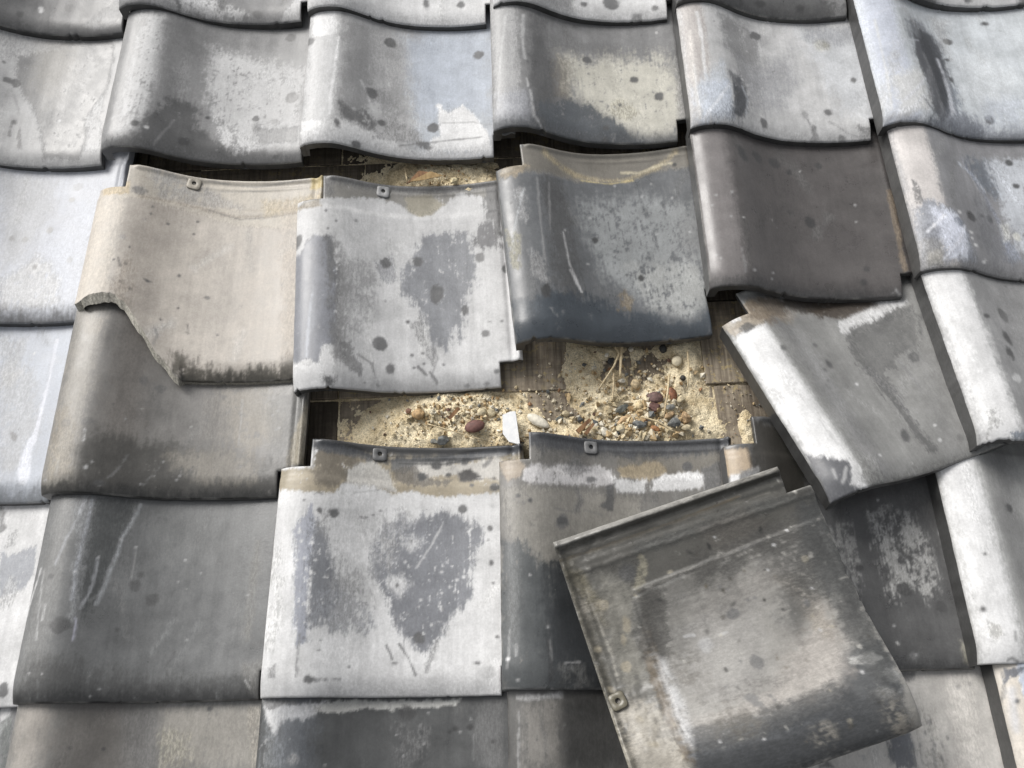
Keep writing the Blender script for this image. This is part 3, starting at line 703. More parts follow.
    'Cm1': {'pose': (-0.27126, -0.45184, -0.035, -0.07645, 0.0, -0.00988), 'seed': 265, 'base': (0.4234, 0.4378, 0.4725),
        'ops': [('P',[(108.7,230.5),(186.6,221.0),(185.6,154.5),(159.3,90.5),(138.3,73.9)],(0.3819,0.3819,0.3819),0.6,13.6,4.5,0),
            ('P',[(162.4,75.2),(200.5,146.2),(236.3,218.3),(251.4,207.9),(252.1,0.7),(173.8,-2.5)],(0.4725,0.4878,0.5246),0.7,13.6,4.5,0),
            ('P',[(141.3,58.9),(183.2,98.7),(217.2,59.2),(224.4,21.5),(149.2,15.5)],(0.4725,0.4725,0.4725),0.8,6.8,4.5,0.2),
            ('P',[(0,-20),(290,-20),(290,14),(0,14)],(0.1079,0.1079,0.1079),0.85,14,5,0),
            ('E',(143.2,122.5,4.2,4.8,0.07),(0.2609,0.2609,0.2609),0.93,1.5,0.7,0),
            ('E',(159.5,121.9,4.0,4.2,0.02),(0.2609,0.2609,0.2609),0.93,1.5,0.7,0),
            ('E',(209.3,186.8,4.3,4.3,-0.05),(0.2609,0.2609,0.2609),0.93,1.5,0.7,0),
            ('E',(188.7,138.3,4.0,4.2,-0.02),(0.2609,0.2609,0.2609),0.93,1.5,0.7,0),
            ('E',(180.3,80.1,7.8,7.7,0.0),(0.5574,0.5574,0.5574),0.8,3.4,0.6,0),
            ('E',(180.3,80.1,3.4,4.7,0.0),(0.1263,0.1263,0.1263),0.9,1.4,0.6,0),
            ('E',(213.8,208.3,7.2,6.9,-0.07),(0.2609,0.2609,0.2609),0.5,1.4,0.6,0),
            ('E',(225.0,89.4,5.5,5.6,-0.07),(0.3513,0.3513,0.3513),0.6,1.4,0.6,0)]},
    'C3': {'pose': (0.78777, -0.46192, -0.035, -0.07645, 0.0, -0.01624), 'seed': 278, 'base': (0.0794, 0.0739, 0.0721), 'label': 'plain dark brown pantile',
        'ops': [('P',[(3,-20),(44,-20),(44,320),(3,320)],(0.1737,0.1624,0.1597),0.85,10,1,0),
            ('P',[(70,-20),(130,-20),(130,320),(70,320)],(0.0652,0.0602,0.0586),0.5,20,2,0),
            ('E',(66.3,204.9,6.1,12.4,0.37),(0.0438,0.0438,0.0438),0.8,1.8,0.9,0),
            ('E',(90.0,207.3,7.0,9.9,0.32),(0.0438,0.0438,0.0438),0.8,1.8,0.9,0),
            ('E',(115.7,204.6,8.7,8.9,0.2),(0.0438,0.0438,0.0438),0.8,1.8,0.9,0),
            ('E',(179.9,206.1,4.9,5.2,0.02),(0.0438,0.0438,0.0438),0.8,1.8,0.9,0),
            ('E',(152.5,112.6,7.0,9.0,0.04),(0.0438,0.0438,0.0438),0.8,1.8,0.9,0),
            ('E',(136.0,193.0,4.5,4.5,0.11),(0.0438,0.0438,0.0438),0.8,1.8,0.9,0),
            ('E',(215.8,39.7,3.8,3.9,-0.05),(0.0438,0.0438,0.0438),0.8,1.8,0.9,0),
            ('E',(208.6,20.8,5.0,4.6,-0.06),(0.0438,0.0438,0.0438),0.8,1.8,0.9,0),
            ('E',(57.2,19.9,1.8,1.5,0.17),(0.3387,0.3387,0.3387),0.6,1.4,0.7,0),
            ('E',(83.8,22.6,1.9,1.6,0.27),(0.3387,0.3387,0.3387),0.6,1.4,0.7,0),
            ('E',(81.3,14.0,1.8,1.4,0.22),(0.3387,0.3387,0.3387),0.6,1.4,0.7,0),
            ('E',(8.5,122.9,1.5,1.7,-0.34),(0.3387,0.3387,0.3387),0.6,1.4,0.7,0),
            ('E',(13.9,116.6,1.4,1.6,-0.21),(0.3387,0.3387,0.3387),0.6,1.4,0.7,0),
            ('E',(20.5,131.2,1.5,1.7,-0.13),(0.3387,0.3387,0.3387),0.6,1.4,0.7,0),
            ('E',(42.0,135.5,1.6,1.8,0.06),(0.3387,0.3387,0.3387),0.6,1.4,0.7,0),
            ('E',(35.7,97.7,1.6,1.7,0.0),(0.3387,0.3387,0.3387),0.6,1.4,0.7,0),
            ('E',(15.6,36.0,1.4,1.6,-0.21),(0.3387,0.3387,0.3387),0.6,1.4,0.7,0),
            ('E',(218.9,140.2,1.6,1.8,-0.06),(0.3387,0.3387,0.3387),0.6,1.4,0.7,0),
            ('E',(215.2,112.9,1.6,1.7,-0.06),(0.3387,0.3387,0.3387),0.6,1.4,0.7,0),
            ('E',(243.8,4.7,1.5,1.3,-0.07),(0.3387,0.3387,0.3387),0.6,1.4,0.7,0),
            ('E',(11.4,41.3,1.5,1.6,-0.28),(0.3387,0.3387,0.3387),0.6,1.4,0.7,0),
            ('L',[1.14,(247.6,8.0),(254.4,-2.4),(257.3,4.8)],(0.4775,0.4775,0.4775),0.765,1.7,0.6,0),
            ('L',[1.07,(43.7,49.7),(44.6,15.5)],(0.2793,0.2793,0.2793),0.425,1.7,0.6,0),
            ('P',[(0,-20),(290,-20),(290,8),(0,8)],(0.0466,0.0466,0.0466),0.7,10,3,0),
            ('P',[(263.1,160.2),(272.0,159.2),(266.0,33.8),(258.8,28.5)],(0.1737,0.1361,0.0951),0.6,4.3,2.8,0)]},
    'C4': {'pose': (1.05687, -0.4487, -0.035, -0.07645, 0.0, -0.00998), 'seed': 291, 'base': (0.21, 0.21, 0.2164),
        'ops': [('P',[(3,-20),(46,-20),(46,320),(3,320)],(0.4826,0.4574,0.4427),0.95,6,2,0),
            ('P',[(7.7,91.9),(26.2,96.0),(44.4,88.4),(60.9,76.3),(72.4,49.1),(71.6,10.3),(3.5,-2.6),(1.7,40.8)],(0.2164,0.2296,0.2573),0.9,4.6,6.1,0.15),
            ('P',[(40.1,88.1),(60.9,76.3),(66.5,51.9),(58.5,12.3),(32.6,5.3),(31.6,42.2)],(0.4929,0.5139,0.5685),0.9,4.6,4.6,0.2),
            ('P',[(7.3,38.5),(28.0,37.9),(25.1,2.2),(5.0,2.0)],(0.3101,0.2945,0.2573),0.7,4.6,4.6,0.2),
            ('P',[(11.6,130.1),(19.1,120.4),(15.1,89.7),(7.7,91.9)],(0.1263,0.1263,0.1263),0.8,3.1,3.8,0.2),
            ('E',(57.3,64.6,9.4,7.3,0.27),(0.1795,0.1944,0.2263),0.93,2.0,0.9,0),
            ('E',(42.8,29.1,7.5,8.9,0.12),(0.1795,0.1944,0.2263),0.93,2.0,0.9,0),
            ('E',(37.8,57.3,4.2,4.0,0.05),(0.1795,0.1944,0.2263),0.93,2.0,0.9,0),
            ('P',[(100.4,178.0),(140.7,189.5),(167.6,179.4),(160.6,129.1),(135.6,119.0),(113.0,148.0)],(0.1215,0.1361,0.157),0.85,7.6,7.6,0.2),
            ('P',[(139.7,186.0),(205.5,188.1),(161.3,34.1),(142.0,40.7),(143.7,95.6),(145.1,136.3),(140.1,160.7)],(0.414,0.433,0.4624),0.9,9.2,7.6,0.15),
            ('L',[1.91,(92.9,170.7),(114.0,151.6),(123.6,130.4)],(0.4047,0.433,0.4775),0.68,2.3,2.3,0.2),
            ('L',[1.53,(140.8,152.4),(147.9,120.2)],(0.4282,0.4525,0.4929),0.68,1.8,0.6,0),
            ('L',[1.15,(106.8,154.8),(112.9,131.6)],(0.4047,0.4047,0.4047),0.595,1.8,0.6,0),
            ('E',(174.4,183.1,5.8,5.0,0.02),(0.0618,0.0618,0.0618),0.93,2.0,0.9,0),
            ('E',(173.6,144.4,4.3,3.9,0.02),(0.0618,0.0618,0.0618),0.93,2.0,0.9,0),
            ('E',(85.4,82.6,7.0,8.3,0.29),(0.0618,0.0618,0.0618),0.93,2.0,0.9,0),
            ('E',(105.9,88.3,3.6,3.1,0.22),(0.0618,0.0618,0.0618),0.93,2.0,0.9,0),
            ('E',(117.5,84.3,4.2,6.9,0.17),(0.0618,0.0618,0.0618),0.93,2.0,0.9,0),
            ('E',(151.1,61.5,5.8,6.7,0.03),(0.4929,0.4929,0.4624),0.9,1.8,0.8,0),
            ('P',[(138.9,79.3),(144.3,48.5),(149.8,23.0),(122.0,23.4),(123.8,54.1)],(0.21,0.2296,0.2718),0.7,6.1,4.6,0.2),
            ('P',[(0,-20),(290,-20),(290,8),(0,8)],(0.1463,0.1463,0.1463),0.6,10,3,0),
            ('E',(76.1,54.8,3.3,2.4,0.31),(0.5574,0.5574,0.5574),0.85,1.5,0.8,0),
            ('E',(74.6,45.3,3.2,2.5,0.28),(0.5574,0.5574,0.5574),0.85,1.5,0.8,0),
            ('E',(78.3,35.8,3.3,2.4,0.31),(0.5574,0.5574,0.5574),0.85,1.5,0.8,0),
            ('E',(66.2,82.5,3.3,2.5,0.31),(0.5574,0.5574,0.5574),0.85,1.5,0.8,0),
            ('E',(85.9,13.8,2.9,1.9,0.21),(0.5574,0.5574,0.5574),0.85,1.5,0.8,0),
            ('P',[(24.2,86.9),(48.9,78.2),(61.3,56.5),(54.0,21.9),(32.9,10.0),(23.8,41.2)],(0.5139,0.5354,0.6029),0.8,6.1,3.4,0.1),
            ('P',[(9.3,60.5),(29.0,52.9),(24.3,20.6),(6.3,21.3)],(0.1263,0.1312,0.1463),0.7,6.1,3.8,0.2),
            ('L',[1.53,(12.6,49.0),(40.3,72.7)],(0.5685,0.5798,0.6145),0.595,1.8,0.6,0),
            ('L',[1.68,(26.6,10.2),(52.0,36.2),(67.9,61.5)],(0.5574,0.5685,0.6145),0.595,1.8,1.5,0),
            ('P',[(104.8,121.5),(125.2,109.5),(126.3,62.2),(132.1,21.7),(104.4,15.1),(88.9,46.6)],(0.1169,0.1215,0.1312),0.6,12.2,6.1,0.1),
            ('L',[2.29,(100.4,178.0),(121.5,123.5),(131.2,78.5),(131.5,39.7)],(0.21,0.2296,0.2793),0.51,3.8,2.3,0),
            ('L',[3.06,(148.2,178.4),(170.3,113.1)],(0.5139,0.5354,0.5798),0.425,4.6,2.3,0),
            ('P',[(131.2,78.5),(143.9,81.3),(142.2,56.1),(129.1,51.8)],(0.4826,0.4826,0.4525),0.6,4.6,3.1,0)]},
    'C5': {'pose': (1.31773, -0.45859, -0.035, -0.07645, 0.0, -0.01197), 'seed': 304, 'base': (0.14, 0.138, 0.133), 'step': 0.005,
        'ops': []},
    'C6': {'pose': (1.58273, -0.45859, -0.035, -0.07645, 0.0, -0.01099), 'seed': 317, 'base': (0.17, 0.17, 0.168), 'step': 0.005,
        'ops': []},
    'Dm2': {'pose': (-0.5409, -0.68788, -0.035, -0.07645, 0.0, -0.01946), 'seed': 330, 'base': (0.11, 0.112, 0.113), 'step': 0.005,
        'ops': []},
    'Dm1': {'pose': (-0.28112, -0.68534, -0.035, -0.07645, 0.0, -0.02066), 'seed': 343, 'base': (0.3687, 0.391, 0.433),
        'ops': [('P',[(150.6,222.6),(182.8,216.1),(182.4,159.4),(167.3,145.4)],(0.3599,0.3599,0.3599),0.6,8.4,4.2,0.2),
            ('P',[(164.3,159.2),(195.2,187.4),(226.0,104.1),(221.2,39.4),(190.6,40.1)],(0.3864,0.3864,0.3864),0.6,10.5,5.2,0.2),
            ('L',[1.89,(224.6,215.2),(225.8,165.4),(225.3,131.0),(224.8,97.5),(224.2,71.3)],(0.5913,0.6029,0.6504),0.85,1.4,0.4,0),
            ('P',[(223.7,90.9),(224.4,64.8),(229.0,32.8),(226.4,20.5),(218.8,22.0),(212.4,34.6),(212.1,52.4),(216.4,78.1)],(0.5798,0.5971,0.6444),1,2.1,0.5,0),
            ('L',[4.19,(226.1,207.9),(233.2,130.6),(237.0,77.2)],(0.3599,0.3819,0.4282),0.34,5.2,0.4,0),
            ('P',[(0,-20),(290,-20),(290,16),(0,16)],(0.1386,0.1463,0.1516),0.8,16,4,0),
            ('E',(198.0,82.5,3.3,7.2,0.57),(0.1263,0.1263,0.1263),0.85,1.3,0.5,0),
            ('E',(173.9,170.5,12.3,11.4,0.01),(0.4282,0.4282,0.4282),0.5,7.5,2.1,0)]},
    'D0': {'pose': (-0.01789, -0.69171, -0.035, -0.07645, 0.0, -0.01423, 1.04, 1.0), 'seed': 356, 'base': (0.1489, 0.1437, 0.1361), 'label': 'taupe pantile blackened along its lower edge',
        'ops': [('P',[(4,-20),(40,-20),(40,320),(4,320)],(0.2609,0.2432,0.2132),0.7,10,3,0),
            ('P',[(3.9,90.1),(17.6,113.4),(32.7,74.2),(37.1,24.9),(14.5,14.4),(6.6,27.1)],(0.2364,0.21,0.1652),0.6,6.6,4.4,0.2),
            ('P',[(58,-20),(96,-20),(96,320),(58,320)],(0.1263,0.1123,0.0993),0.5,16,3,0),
            ('P',[(35.0,49.3),(53.4,67.5),(70.0,74.8),(100.4,69.2),(144.3,66.0),(174.3,60.0),(185.6,66.3),(246.1,42.1),(282.0,29.9),(285.9,-11.3),(2.1,-11.8),(29.1,0.8),(48.5,19.4)],(0.0555,0.0539,0.0494),0.85,15.5,6.6,0.06),
            ('P',[(129.2,52.6),(192.4,59.8),(230.7,45.7),(233.2,20.5),(173.2,19.6),(142.8,34.1)],(0.1854,0.1708,0.1463),0.75,10.0,5.5,0.2),
            ('P',[(-2.9,8.0),(27.0,13.6),(43.8,8.1),(51.0,-14.2),(-1.0,-11.3)],(0.0618,0.0586,0.0494),0.8,7.7,4.4,0.1),
            ('P',[(176.9,139.6),(239.8,144.2),(259.8,69.4),(216.9,59.1),(193.3,72.7)],(0.2609,0.2364,0.1975),0.6,11.1,5.5,0.25),
            ('P',[(232.0,131.1),(286.0,131.4),(282.3,55.2),(244.6,57.6)],(0.1312,0.1312,0.1263),0.6,8.9,4.4,0.15),
            ('P',[(268.7,68.7),(292.6,127.2),(296.0,35.8),(269.1,36.8)],(0.2718,0.2432,0.1854),0.7,4.4,3.3,0.15),
            ('P',[(160.9,72.8),(159.5,132.6),(190.9,125.9),(194.0,66.2)],(0.157,0.1463,0.1312),0.5,8.9,4.4,0.2),
            ('L',[0.89,(88.0,48.6),(81.0,29.0),(72.7,18.3)],(0.1795,0.1795,0.1795),0.51,1.1,0.9,0.3),
            ('L',[0.83,(120.5,35.6),(107.1,14.0)],(0.1795,0.1795,0.1795),0.51,1.1,0.9,0.3),
            ('L',[0.89,(204.6,125.6),(206.2,66.0)],(0.3101,0.3101,0.3101),0.51,1.1,1.1,0.2),
            ('L',[1.11,(43.1,79.4),(43.8,61.8)],(0.4775,0.4775,0.4775),0.595,1.1,1.1,0.3),
            ('E',(91.4,145.5,4.2,6.0,0.17),(0.093,0.093,0.093),0.55,1.4,0.7,0),
            ('E',(109.4,137.4,5.4,5.6,0.13),(0.093,0.093,0.093),0.55,1.4,0.7,0),
            ('E',(43.1,85.7,6.3,5.1,0.06),(0.093,0.093,0.093),0.55,1.4,0.7,0),
            ('E',(19.9,83.7,6.3,5.6,-0.06),(0.093,0.093,0.093),0.55,1.4,0.7,0),
            ('E',(181.8,130.0,3.7,3.4,0.0),(0.093,0.093,0.093),0.55,1.4,0.7,0),
            ('E',(13.7,81.8,13.0,18.5,-0.08),(0.1795,0.157,0.1263),0.4,10.0,3.3,0.3),
            ('E',(29.0,213.9,9.8,14.3,-0.01),(0.3263,0.2945,0.2502),0.6,8.0,2.2,0),
            ('E',(80.1,93.2,1.2,1.4,0.17),(0.3182,0.3182,0.3182),0.65,1.1,0.6,0),
            ('E',(66.1,110.2,1.1,1.4,0.18),(0.0652,0.0652,0.0652),0.65,1.1,0.6,0),
            ('E',(123.8,43.4,1.3,1.4,0.0),(0.3182,0.3182,0.3182),0.65,1.1,0.6,0),
            ('E',(143.7,26.6,1.4,1.3,0.07),(0.3182,0.3182,0.3182),0.65,1.1,0.6,0),
            ('E',(140.9,21.7,1.4,1.4,0.0),(0.3182,0.3182,0.3182),0.65,1.1,0.6,0),
            ('E',(243.8,103.4,1.6,1.5,-0.12),(0.3182,0.3182,0.3182),0.65,1.1,0.6,0),
            ('E',(249.6,83.1,1.6,1.4,-0.06),(0.3182,0.3182,0.3182),0.65,1.1,0.6,0),
            ('E',(253.2,85.5,1.6,1.5,-0.06),(0.3182,0.3182,0.3182),0.65,1.1,0.6,0),
            ('E',(249.8,108.2,1.5,1.4,-0.07),(0.3182,0.3182,0.3182),0.65,1.1,0.6,0),
            ('E',(-0.4,87.3,2.2,1.5,-0.23),(0.3182,0.3182,0.3182),0.65,1.1,0.6,0),
            ('E',(43.9,74.3,1.3,1.3,0.08),(0.3182,0.3182,0.3182),0.65,1.1,0.6,0),
            ('E',(7.2,15.4,1.9,1.3,-0.16),(0.3182,0.3182,0.3182),0.65,1.1,0.6,0),
            ('E',(56.2,35.6,1.2,1.4,0.08),(0.3182,0.3182,0.3182),0.65,1.1,0.6,0),
            ('E',(104.0,14.9,1.2,1.2,0.08),(0.3182,0.3182,0.3182),0.65,1.1,0.6,0),
            ('E',(65.5,8.6,1.2,1.2,0.08),(0.3182,0.3182,0.3182),0.65,1.1,0.6,0),
            ('E',(116.6,25.4,1.2,1.4,0.08),(0.3182,0.3182,0.3182),0.65,1.1,0.6,0),
            ('P',[(0,-20),(290,-20),(290,8),(0,8)],(0.0224,0.0224,0.0214),0.8,8,3,0),
            ('E',(65.5,11.9,4.7,3.3,0.11),(0.093,0.093,0.093),0.7,2.2,1.1,0),
            ('E',(51.3,29.0,1.9,2.4,0.1),(0.3599,0.3599,0.3599),0.9,1.3,0.6,0)]},
    'D4': {'pose': (1.06805, -0.68275, -0.018, -0.14, 0.0, 0.03), 'seed': 369, 'base': (0.2609, 0.2609, 0.2609),
        'ops': [('P',[(3,-20),(50,-20),(50,320),(3,320)],(0.5913,0.5913,0.5913),0.95,8,2,0),
            ('P',[(13.2,35.1),(30.6,37.9),(26.5,17.1),(12.8,13.2),(7.8,3.5),(13.4,24.9)],(0.2432,0.2432,0.2364),0.6,4.4,4.4,0.45),
            ('E',(61.0,165.0,4.6,3.5,0.2),(0.0832,0.0832,0.0832),0.93,1.9,0.9,0),
            ('E',(92.0,173.7,6.4,10.8,0.2),(0.0832,0.0832,0.0832),0.93,1.9,0.9,0),
            ('E',(82.4,138.1,4.8,10.5,0.23),(0.0832,0.0832,0.0832),0.93,1.9,0.9,0),
            ('E',(76.9,115.7,6.1,8.5,0.21),(0.0832,0.0832,0.0832),0.93,1.9,0.9,0),
            ('P',[(34.1,8.8),(54.9,9.1),(49.7,-9.4),(33.1,-6.8)],(0.1263,0.1516,0.1854),0.8,2.9,2.9,0.3),
            ('P',[(95,-20),(200,-20),(200,320),(95,320)],(0.21,0.21,0.21),0.6,18,3,0),
            ('E',(71.7,80.3,7.6,6.5,0.2),(0.53,0.53,0.53),0.7,1.8,0.7,0),
            ('E',(22.3,120.1,2.2,2.7,-0.14),(0.675,0.675,0.675),0.9,1.5,0.9,0),
            ('E',(21.4,102.4,2.2,2.7,-0.14),(0.675,0.675,0.675),0.9,1.5,0.9,0),
            ('E',(24.4,89.8,2.2,2.7,-0.14),(0.675,0.675,0.675),0.9,1.5,0.9,0),
            ('E',(25.8,112.8,2.3,2.8,-0.09),(0.675,0.675,0.675),0.9,1.5,0.9,0)]},
    'D5': {'pose': (1.3141, -0.68788, -0.035, -0.07645, 0.0, -0.01261), 'seed': 382, 'base': (0.11, 0.112, 0.113), 'step': 0.005,
        'ops': []},
    'D6': {'pose': (1.5791, -0.68788, -0.035, -0.07645, 0.0, -0.01658), 'seed': 395, 'base': (0.26, 0.26, 0.262), 'step': 0.005,
        'ops': []},
    'Em2': {'pose': (-0.54454, -0.91718, -0.035, -0.07645, 0.0, -0.01512), 'seed': 408, 'base': (0.14, 0.138, 0.133), 'step': 0.005,
        'ops': []},
    'Em1': {'pose': (-0.27954, -0.91718, -0.035, -0.07645, 0.0, -0.01012), 'seed': 421, 'base': (0.5139, 0.5139, 0.5139),
        'ops': [('P',[(197.9,173.0),(210.8,167.8),(240.3,179.6),(245.5,144.0),(234.2,127.3),(209.1,121.4)],(0.2609,0.2718,0.2945),0.95,2.9,2.9,0.06),
            ('P',[(184.2,236.7),(193.4,221.6),(194.4,205.6),(191.6,202.0)],(0.1263,0.1263,0.1263),0.8,1.9,1.9,0),
            ('E',(194.0,201.9,4.7,6.2,-0.02),(0.1386,0.1386,0.1386),0.9,1.2,0.5,0),
            ('E',(235.5,18.1,5.9,8.3,-0.03),(0.1263,0.1263,0.1263),0.93,1.3,0.6,0),
            ('P',[(202.9,193.2),(215.8,201.3),(215.3,180.8),(203.9,177.6)],(0.2984,0.2984,0.2984),0.6,2.9,2.9,0.3),
            ('P',[(215.8,145.4),(231.7,127.4),(218.7,105.2),(211.4,111.1)],(0.4047,0.4047,0.4047),0.6,3.8,3.8,0.3)]},
    'E0': {'pose': (-0.01478, -0.91887, -0.035, -0.07645, 0.0, -0.0152), 'seed': 434, 'base': (0.1215, 0.1239, 0.1239), 'label': 'dark grey pantile with white drip streaks',
        'ops': [('P',[(4,-20),(34,-20),(34,320),(4,320)],(0.1737,0.1737,0.168),0.6,10,3,0),
            ('P',[(30.3,220.4),(58.8,227.3),(59.0,174.2),(59.3,134.5),(57.6,85.3),(52.9,79.8),(46.8,128.5),(45.3,173.5)],(0.1795,0.1854,0.1914),0.7,5.1,4.1,0.15),
            ('P',[(51.5,223.1),(95.2,230.3),(90.9,188.9),(80.6,153.0),(72.6,118.6),(64.8,85.5),(57.9,106.9),(54.8,151.1)],(0.0555,0.0586,0.0586),0.85,5.1,4.1,0.06),
            ('P',[(97.8,225.6),(249.0,219.8),(252.7,85.1),(172.2,155.9),(117.4,155.3)],(0.1463,0.1489,0.1463),0.5,20.5,5.1,0),
            ('L',[1.53,(99.6,219.7),(93.5,198.6),(86.4,179.0),(84.9,162.6),(80.3,141.6),(77.1,118.9),(73.0,103.2)],(0.2868,0.2984,0.3101),0.6375,1.6,1.0,0.15),
            ('L',[1.13,(67.5,154.2),(67.5,135.0),(65.7,116.0),(59.3,98.2)],(0.3101,0.3182,0.3345),0.68,1.2,0.8,0.1),
            ('L',[1.02,(44.7,220.4),(38.5,194.3),(32.3,173.5),(25.3,145.4)],(0.3182,0.3263,0.3429),0.595,1.2,1.0,0.2),
            ('L',[1.33,(51.9,220.8),(51.6,197.0),(50.2,168.0),(48.3,137.4),(50.4,106.6)],(0.2609,0.2718,0.2945),0.595,1.4,0.8,0.1),
            ('L',[1.02,(7.8,143.2),(5.3,124.6),(1.1,95.6),(-1.8,65.8),(-0.1,42.9)],(0.5463,0.5463,0.5463),0.7224999999999999,1.0,0.7,0.15),
            ('L',[1.13,(22.8,101.5),(22.8,85.4)],(0.4282,0.4282,0.4282),0.595,1.0,0.6,0.2),
            ('L',[0.61,(12.7,140.5),(15.4,107.3),(20.4,64.4)],(0.4525,0.4525,0.4525),0.51,1.2,0.4,0),
            ('L',[0.92,(56.4,87.4),(58.4,79.9),(58.2,64.1)],(0.4047,0.4047,0.4775),0.68,1.2,0.4,0),
            ('L',[0.72,(101.5,168.5),(102.2,148.8),(101.6,131.6)],(0.2609,0.2609,0.2609),0.595,1.2,0.4,0),
            ('L',[2.05,(153.1,87.6),(140.0,65.7),(131.8,49.6)],(0.1795,0.1854,0.1854),0.34,4.1,2.0,0.2),
            ('L',[2.56,(181.4,81.7),(163.6,49.3),(150.4,28.2)],(0.1737,0.1795,0.1795),0.2975,5.1,2.0,0.2),
            ('E',(43.2,79.7,10.6,8.6,0.01),(0.0686,0.0686,0.0686),0.75,1.3,0.6,0),
            ('E',(106.4,125.0,6.4,6.8,0.05),(0.0686,0.0686,0.0686),0.75,1.3,0.6,0),
            ('E',(125.6,109.8,7.3,7.9,0.01),(0.0686,0.0686,0.0686),0.75,1.3,0.6,0),
            ('E',(110.6,137.7,3.5,3.4,0.03),(0.0686,0.0686,0.0686),0.75,1.3,0.6,0),
            ('E',(95.9,76.0,2.8,2.7,0.04),(0.0686,0.0686,0.0686),0.75,1.3,0.6,0),
            ('E',(23.1,133.2,3.5,2.9,-0.03),(0.0686,0.0686,0.0686),0.75,1.3,0.6,0),
            ('P',[(4.5,14.1),(18.0,43.8),(38.9,48.4),(77.4,35.4),(135.5,23.2),(256.1,28.9),(260.2,-10.3),(-1.4,-5.4)],(0.0618,0.0618,0.0602),0.75,12.3,5.1,0.1),
            ('P',[(0,-20),(290,-20),(290,10),(0,10)],(0.0266,0.0266,0.0266),0.85,9,3,0),
            ('E',(101.3,169.6,1.2,1.3,0.08),(0.3599,0.3599,0.3599),0.65,1.0,0.5,0),
            ('E',(68.2,155.4,1.1,1.2,0.09),(0.3599,0.3599,0.3599),0.65,1.0,0.5,0),
            ('E',(99.5,220.9,1.2,1.3,0.08),(0.3599,0.3599,0.3599),0.65,1.0,0.5,0),
            ('E',(85.6,177.8,1.2,1.3,0.08),(0.3599,0.3599,0.3599),0.65,1.0,0.5,0),
            ('E',(19.9,30.5,1.4,1.1,-0.07),(0.3599,0.3599,0.3599),0.65,1.0,0.5,0),
            ('E',(34.4,29.1,1.2,1.1,0.0),(0.3599,0.3599,0.3599),0.65,1.0,0.5,0),
            ('E',(175.2,140.7,1.4,1.3,0.0),(0.3599,0.3599,0.3599),0.65,1.0,0.5,0),
            ('E',(155.2,156.0,1.3,1.3,0.0),(0.3599,0.3599,0.3599),0.65,1.0,0.5,0),
            ('E',(150.7,130.4,1.3,1.2,0.0),(0.3599,0.3599,0.3599),0.65,1.0,0.5,0),
            ('E',(79.9,7.0,1.1,1.1,0.0),(0.3599,0.3599,0.3599),0.65,1.0,0.5,0),
            ('E',(87.7,14.0,1.0,1.1,0.0),(0.3599,0.3599,0.3599),0.65,1.0,0.5,0),
            ('E',(169.1,65.4,1.3,1.2,0.0),(0.3599,0.3599,0.3599),0.65,1.0,0.5,0),
            ('E',(48.3,137.4,1.1,1.2,0.0),(0.3599,0.3599,0.3599),0.65,1.0,0.5,0),
            ('E',(233.0,114.0,1.5,1.3,-0.07),(0.3599,0.3599,0.3599),0.65,1.0,0.5,0),
            ('E',(245.3,20.9,1.4,1.2,-0.07),(0.3599,0.3599,0.3599),0.65,1.0,0.5,0),
            ('L',[1.02,(159.1,12.5),(149.4,35.6),(157.7,52.6)],(0.0739,0.0739,0.0739),0.51,1.0,1.0,0.3),
            ('L',[0.82,(239.5,21.0),(245.6,12.6)],(0.4282,0.4282,0.4282),0.68,1.2,0.4,0),
            ('P',[(232.1,37.1),(257.1,41.6),(254.5,0.1),(245.7,10.5)],(0.1795,0.1737,0.1597),0.4,5.1,2.0,0),
            ('P',[(234.7,178.0),(243.3,177.6),(240.8,63.7),(233.8,63.9)],(0.1516,0.1463,0.1312),0.5,5.1,2.0,0)]},
    'E1': {'pose': (0.25125, -0.92313, -0.035, -0.07645, 0.0, -0.02025, 1.01, 1.0), 'seed': 447, 'base': (0.5034, 0.5034, 0.5034), 'tail': True, 'lug': (0.1263, 0.1263, 0.1263), 'label': 'white weathered pantile with a large grey worn patch',
        'ops': [('P',[(58,25),(110,25),(110,320),(58,320)],(0.4282,0.4282,0.4282),0.3,12,3,0),
            ('P',[(-6.6,253.6),(39.3,252.5),(43.2,292.6),(287.3,295.1),(284.0,256.5),(259.3,229.9),(222.8,229.3),(176.9,226.4),(150.3,234.9),(129.3,229.2),(98.0,241.6),(76.2,238.9),(66.3,225.4),(39.3,223.4),(-0.7,229.0)],(0.2868,0.2502,0.1854),1,2.7,2.2,0.03),
            ('P',[(36.4,289.9),(73.8,281.0),(96.7,266.6),(92.3,243.5),(73.2,236.0),(60.7,229.6),(45.3,233.2),(39.3,252.5)],(0.1312,0.1169,0.0951),0.9,6.5,4.4,0.12),
            ('P',[(75.3,256.1),(104.4,272.6),(120.0,258.7),(132.7,231.8),(103.8,237.3),(79.6,236.9)],(0.4282,0.4187,0.3955),0.9,4.4,3.3,0.1),
            ('P',[(39.8,291.2),(73.8,282.3),(119.3,275.3),(123.2,265.3),(79.8,271.8),(42.2,274.9)],(0.1079,0.1079,0.1079),0.85,3.3,2.2,0),
            ('P',[(122.8,274.2),(185.6,278.5),(284.7,289.9),(287.0,279.5),(185.8,265.6),(137.7,257.2),(125.8,259.1)],(0.1079,0.1123,0.1169),0.9,3.3,2.2,0.05),
            ('P',[(155.3,268.0),(222.7,269.9),(257.4,283.5),(259.5,247.5),(222.8,249.4),(195.8,255.2),(155.9,247.6)],(0.4282,0.414,0.3864),0.95,3.3,3.3,0.12),
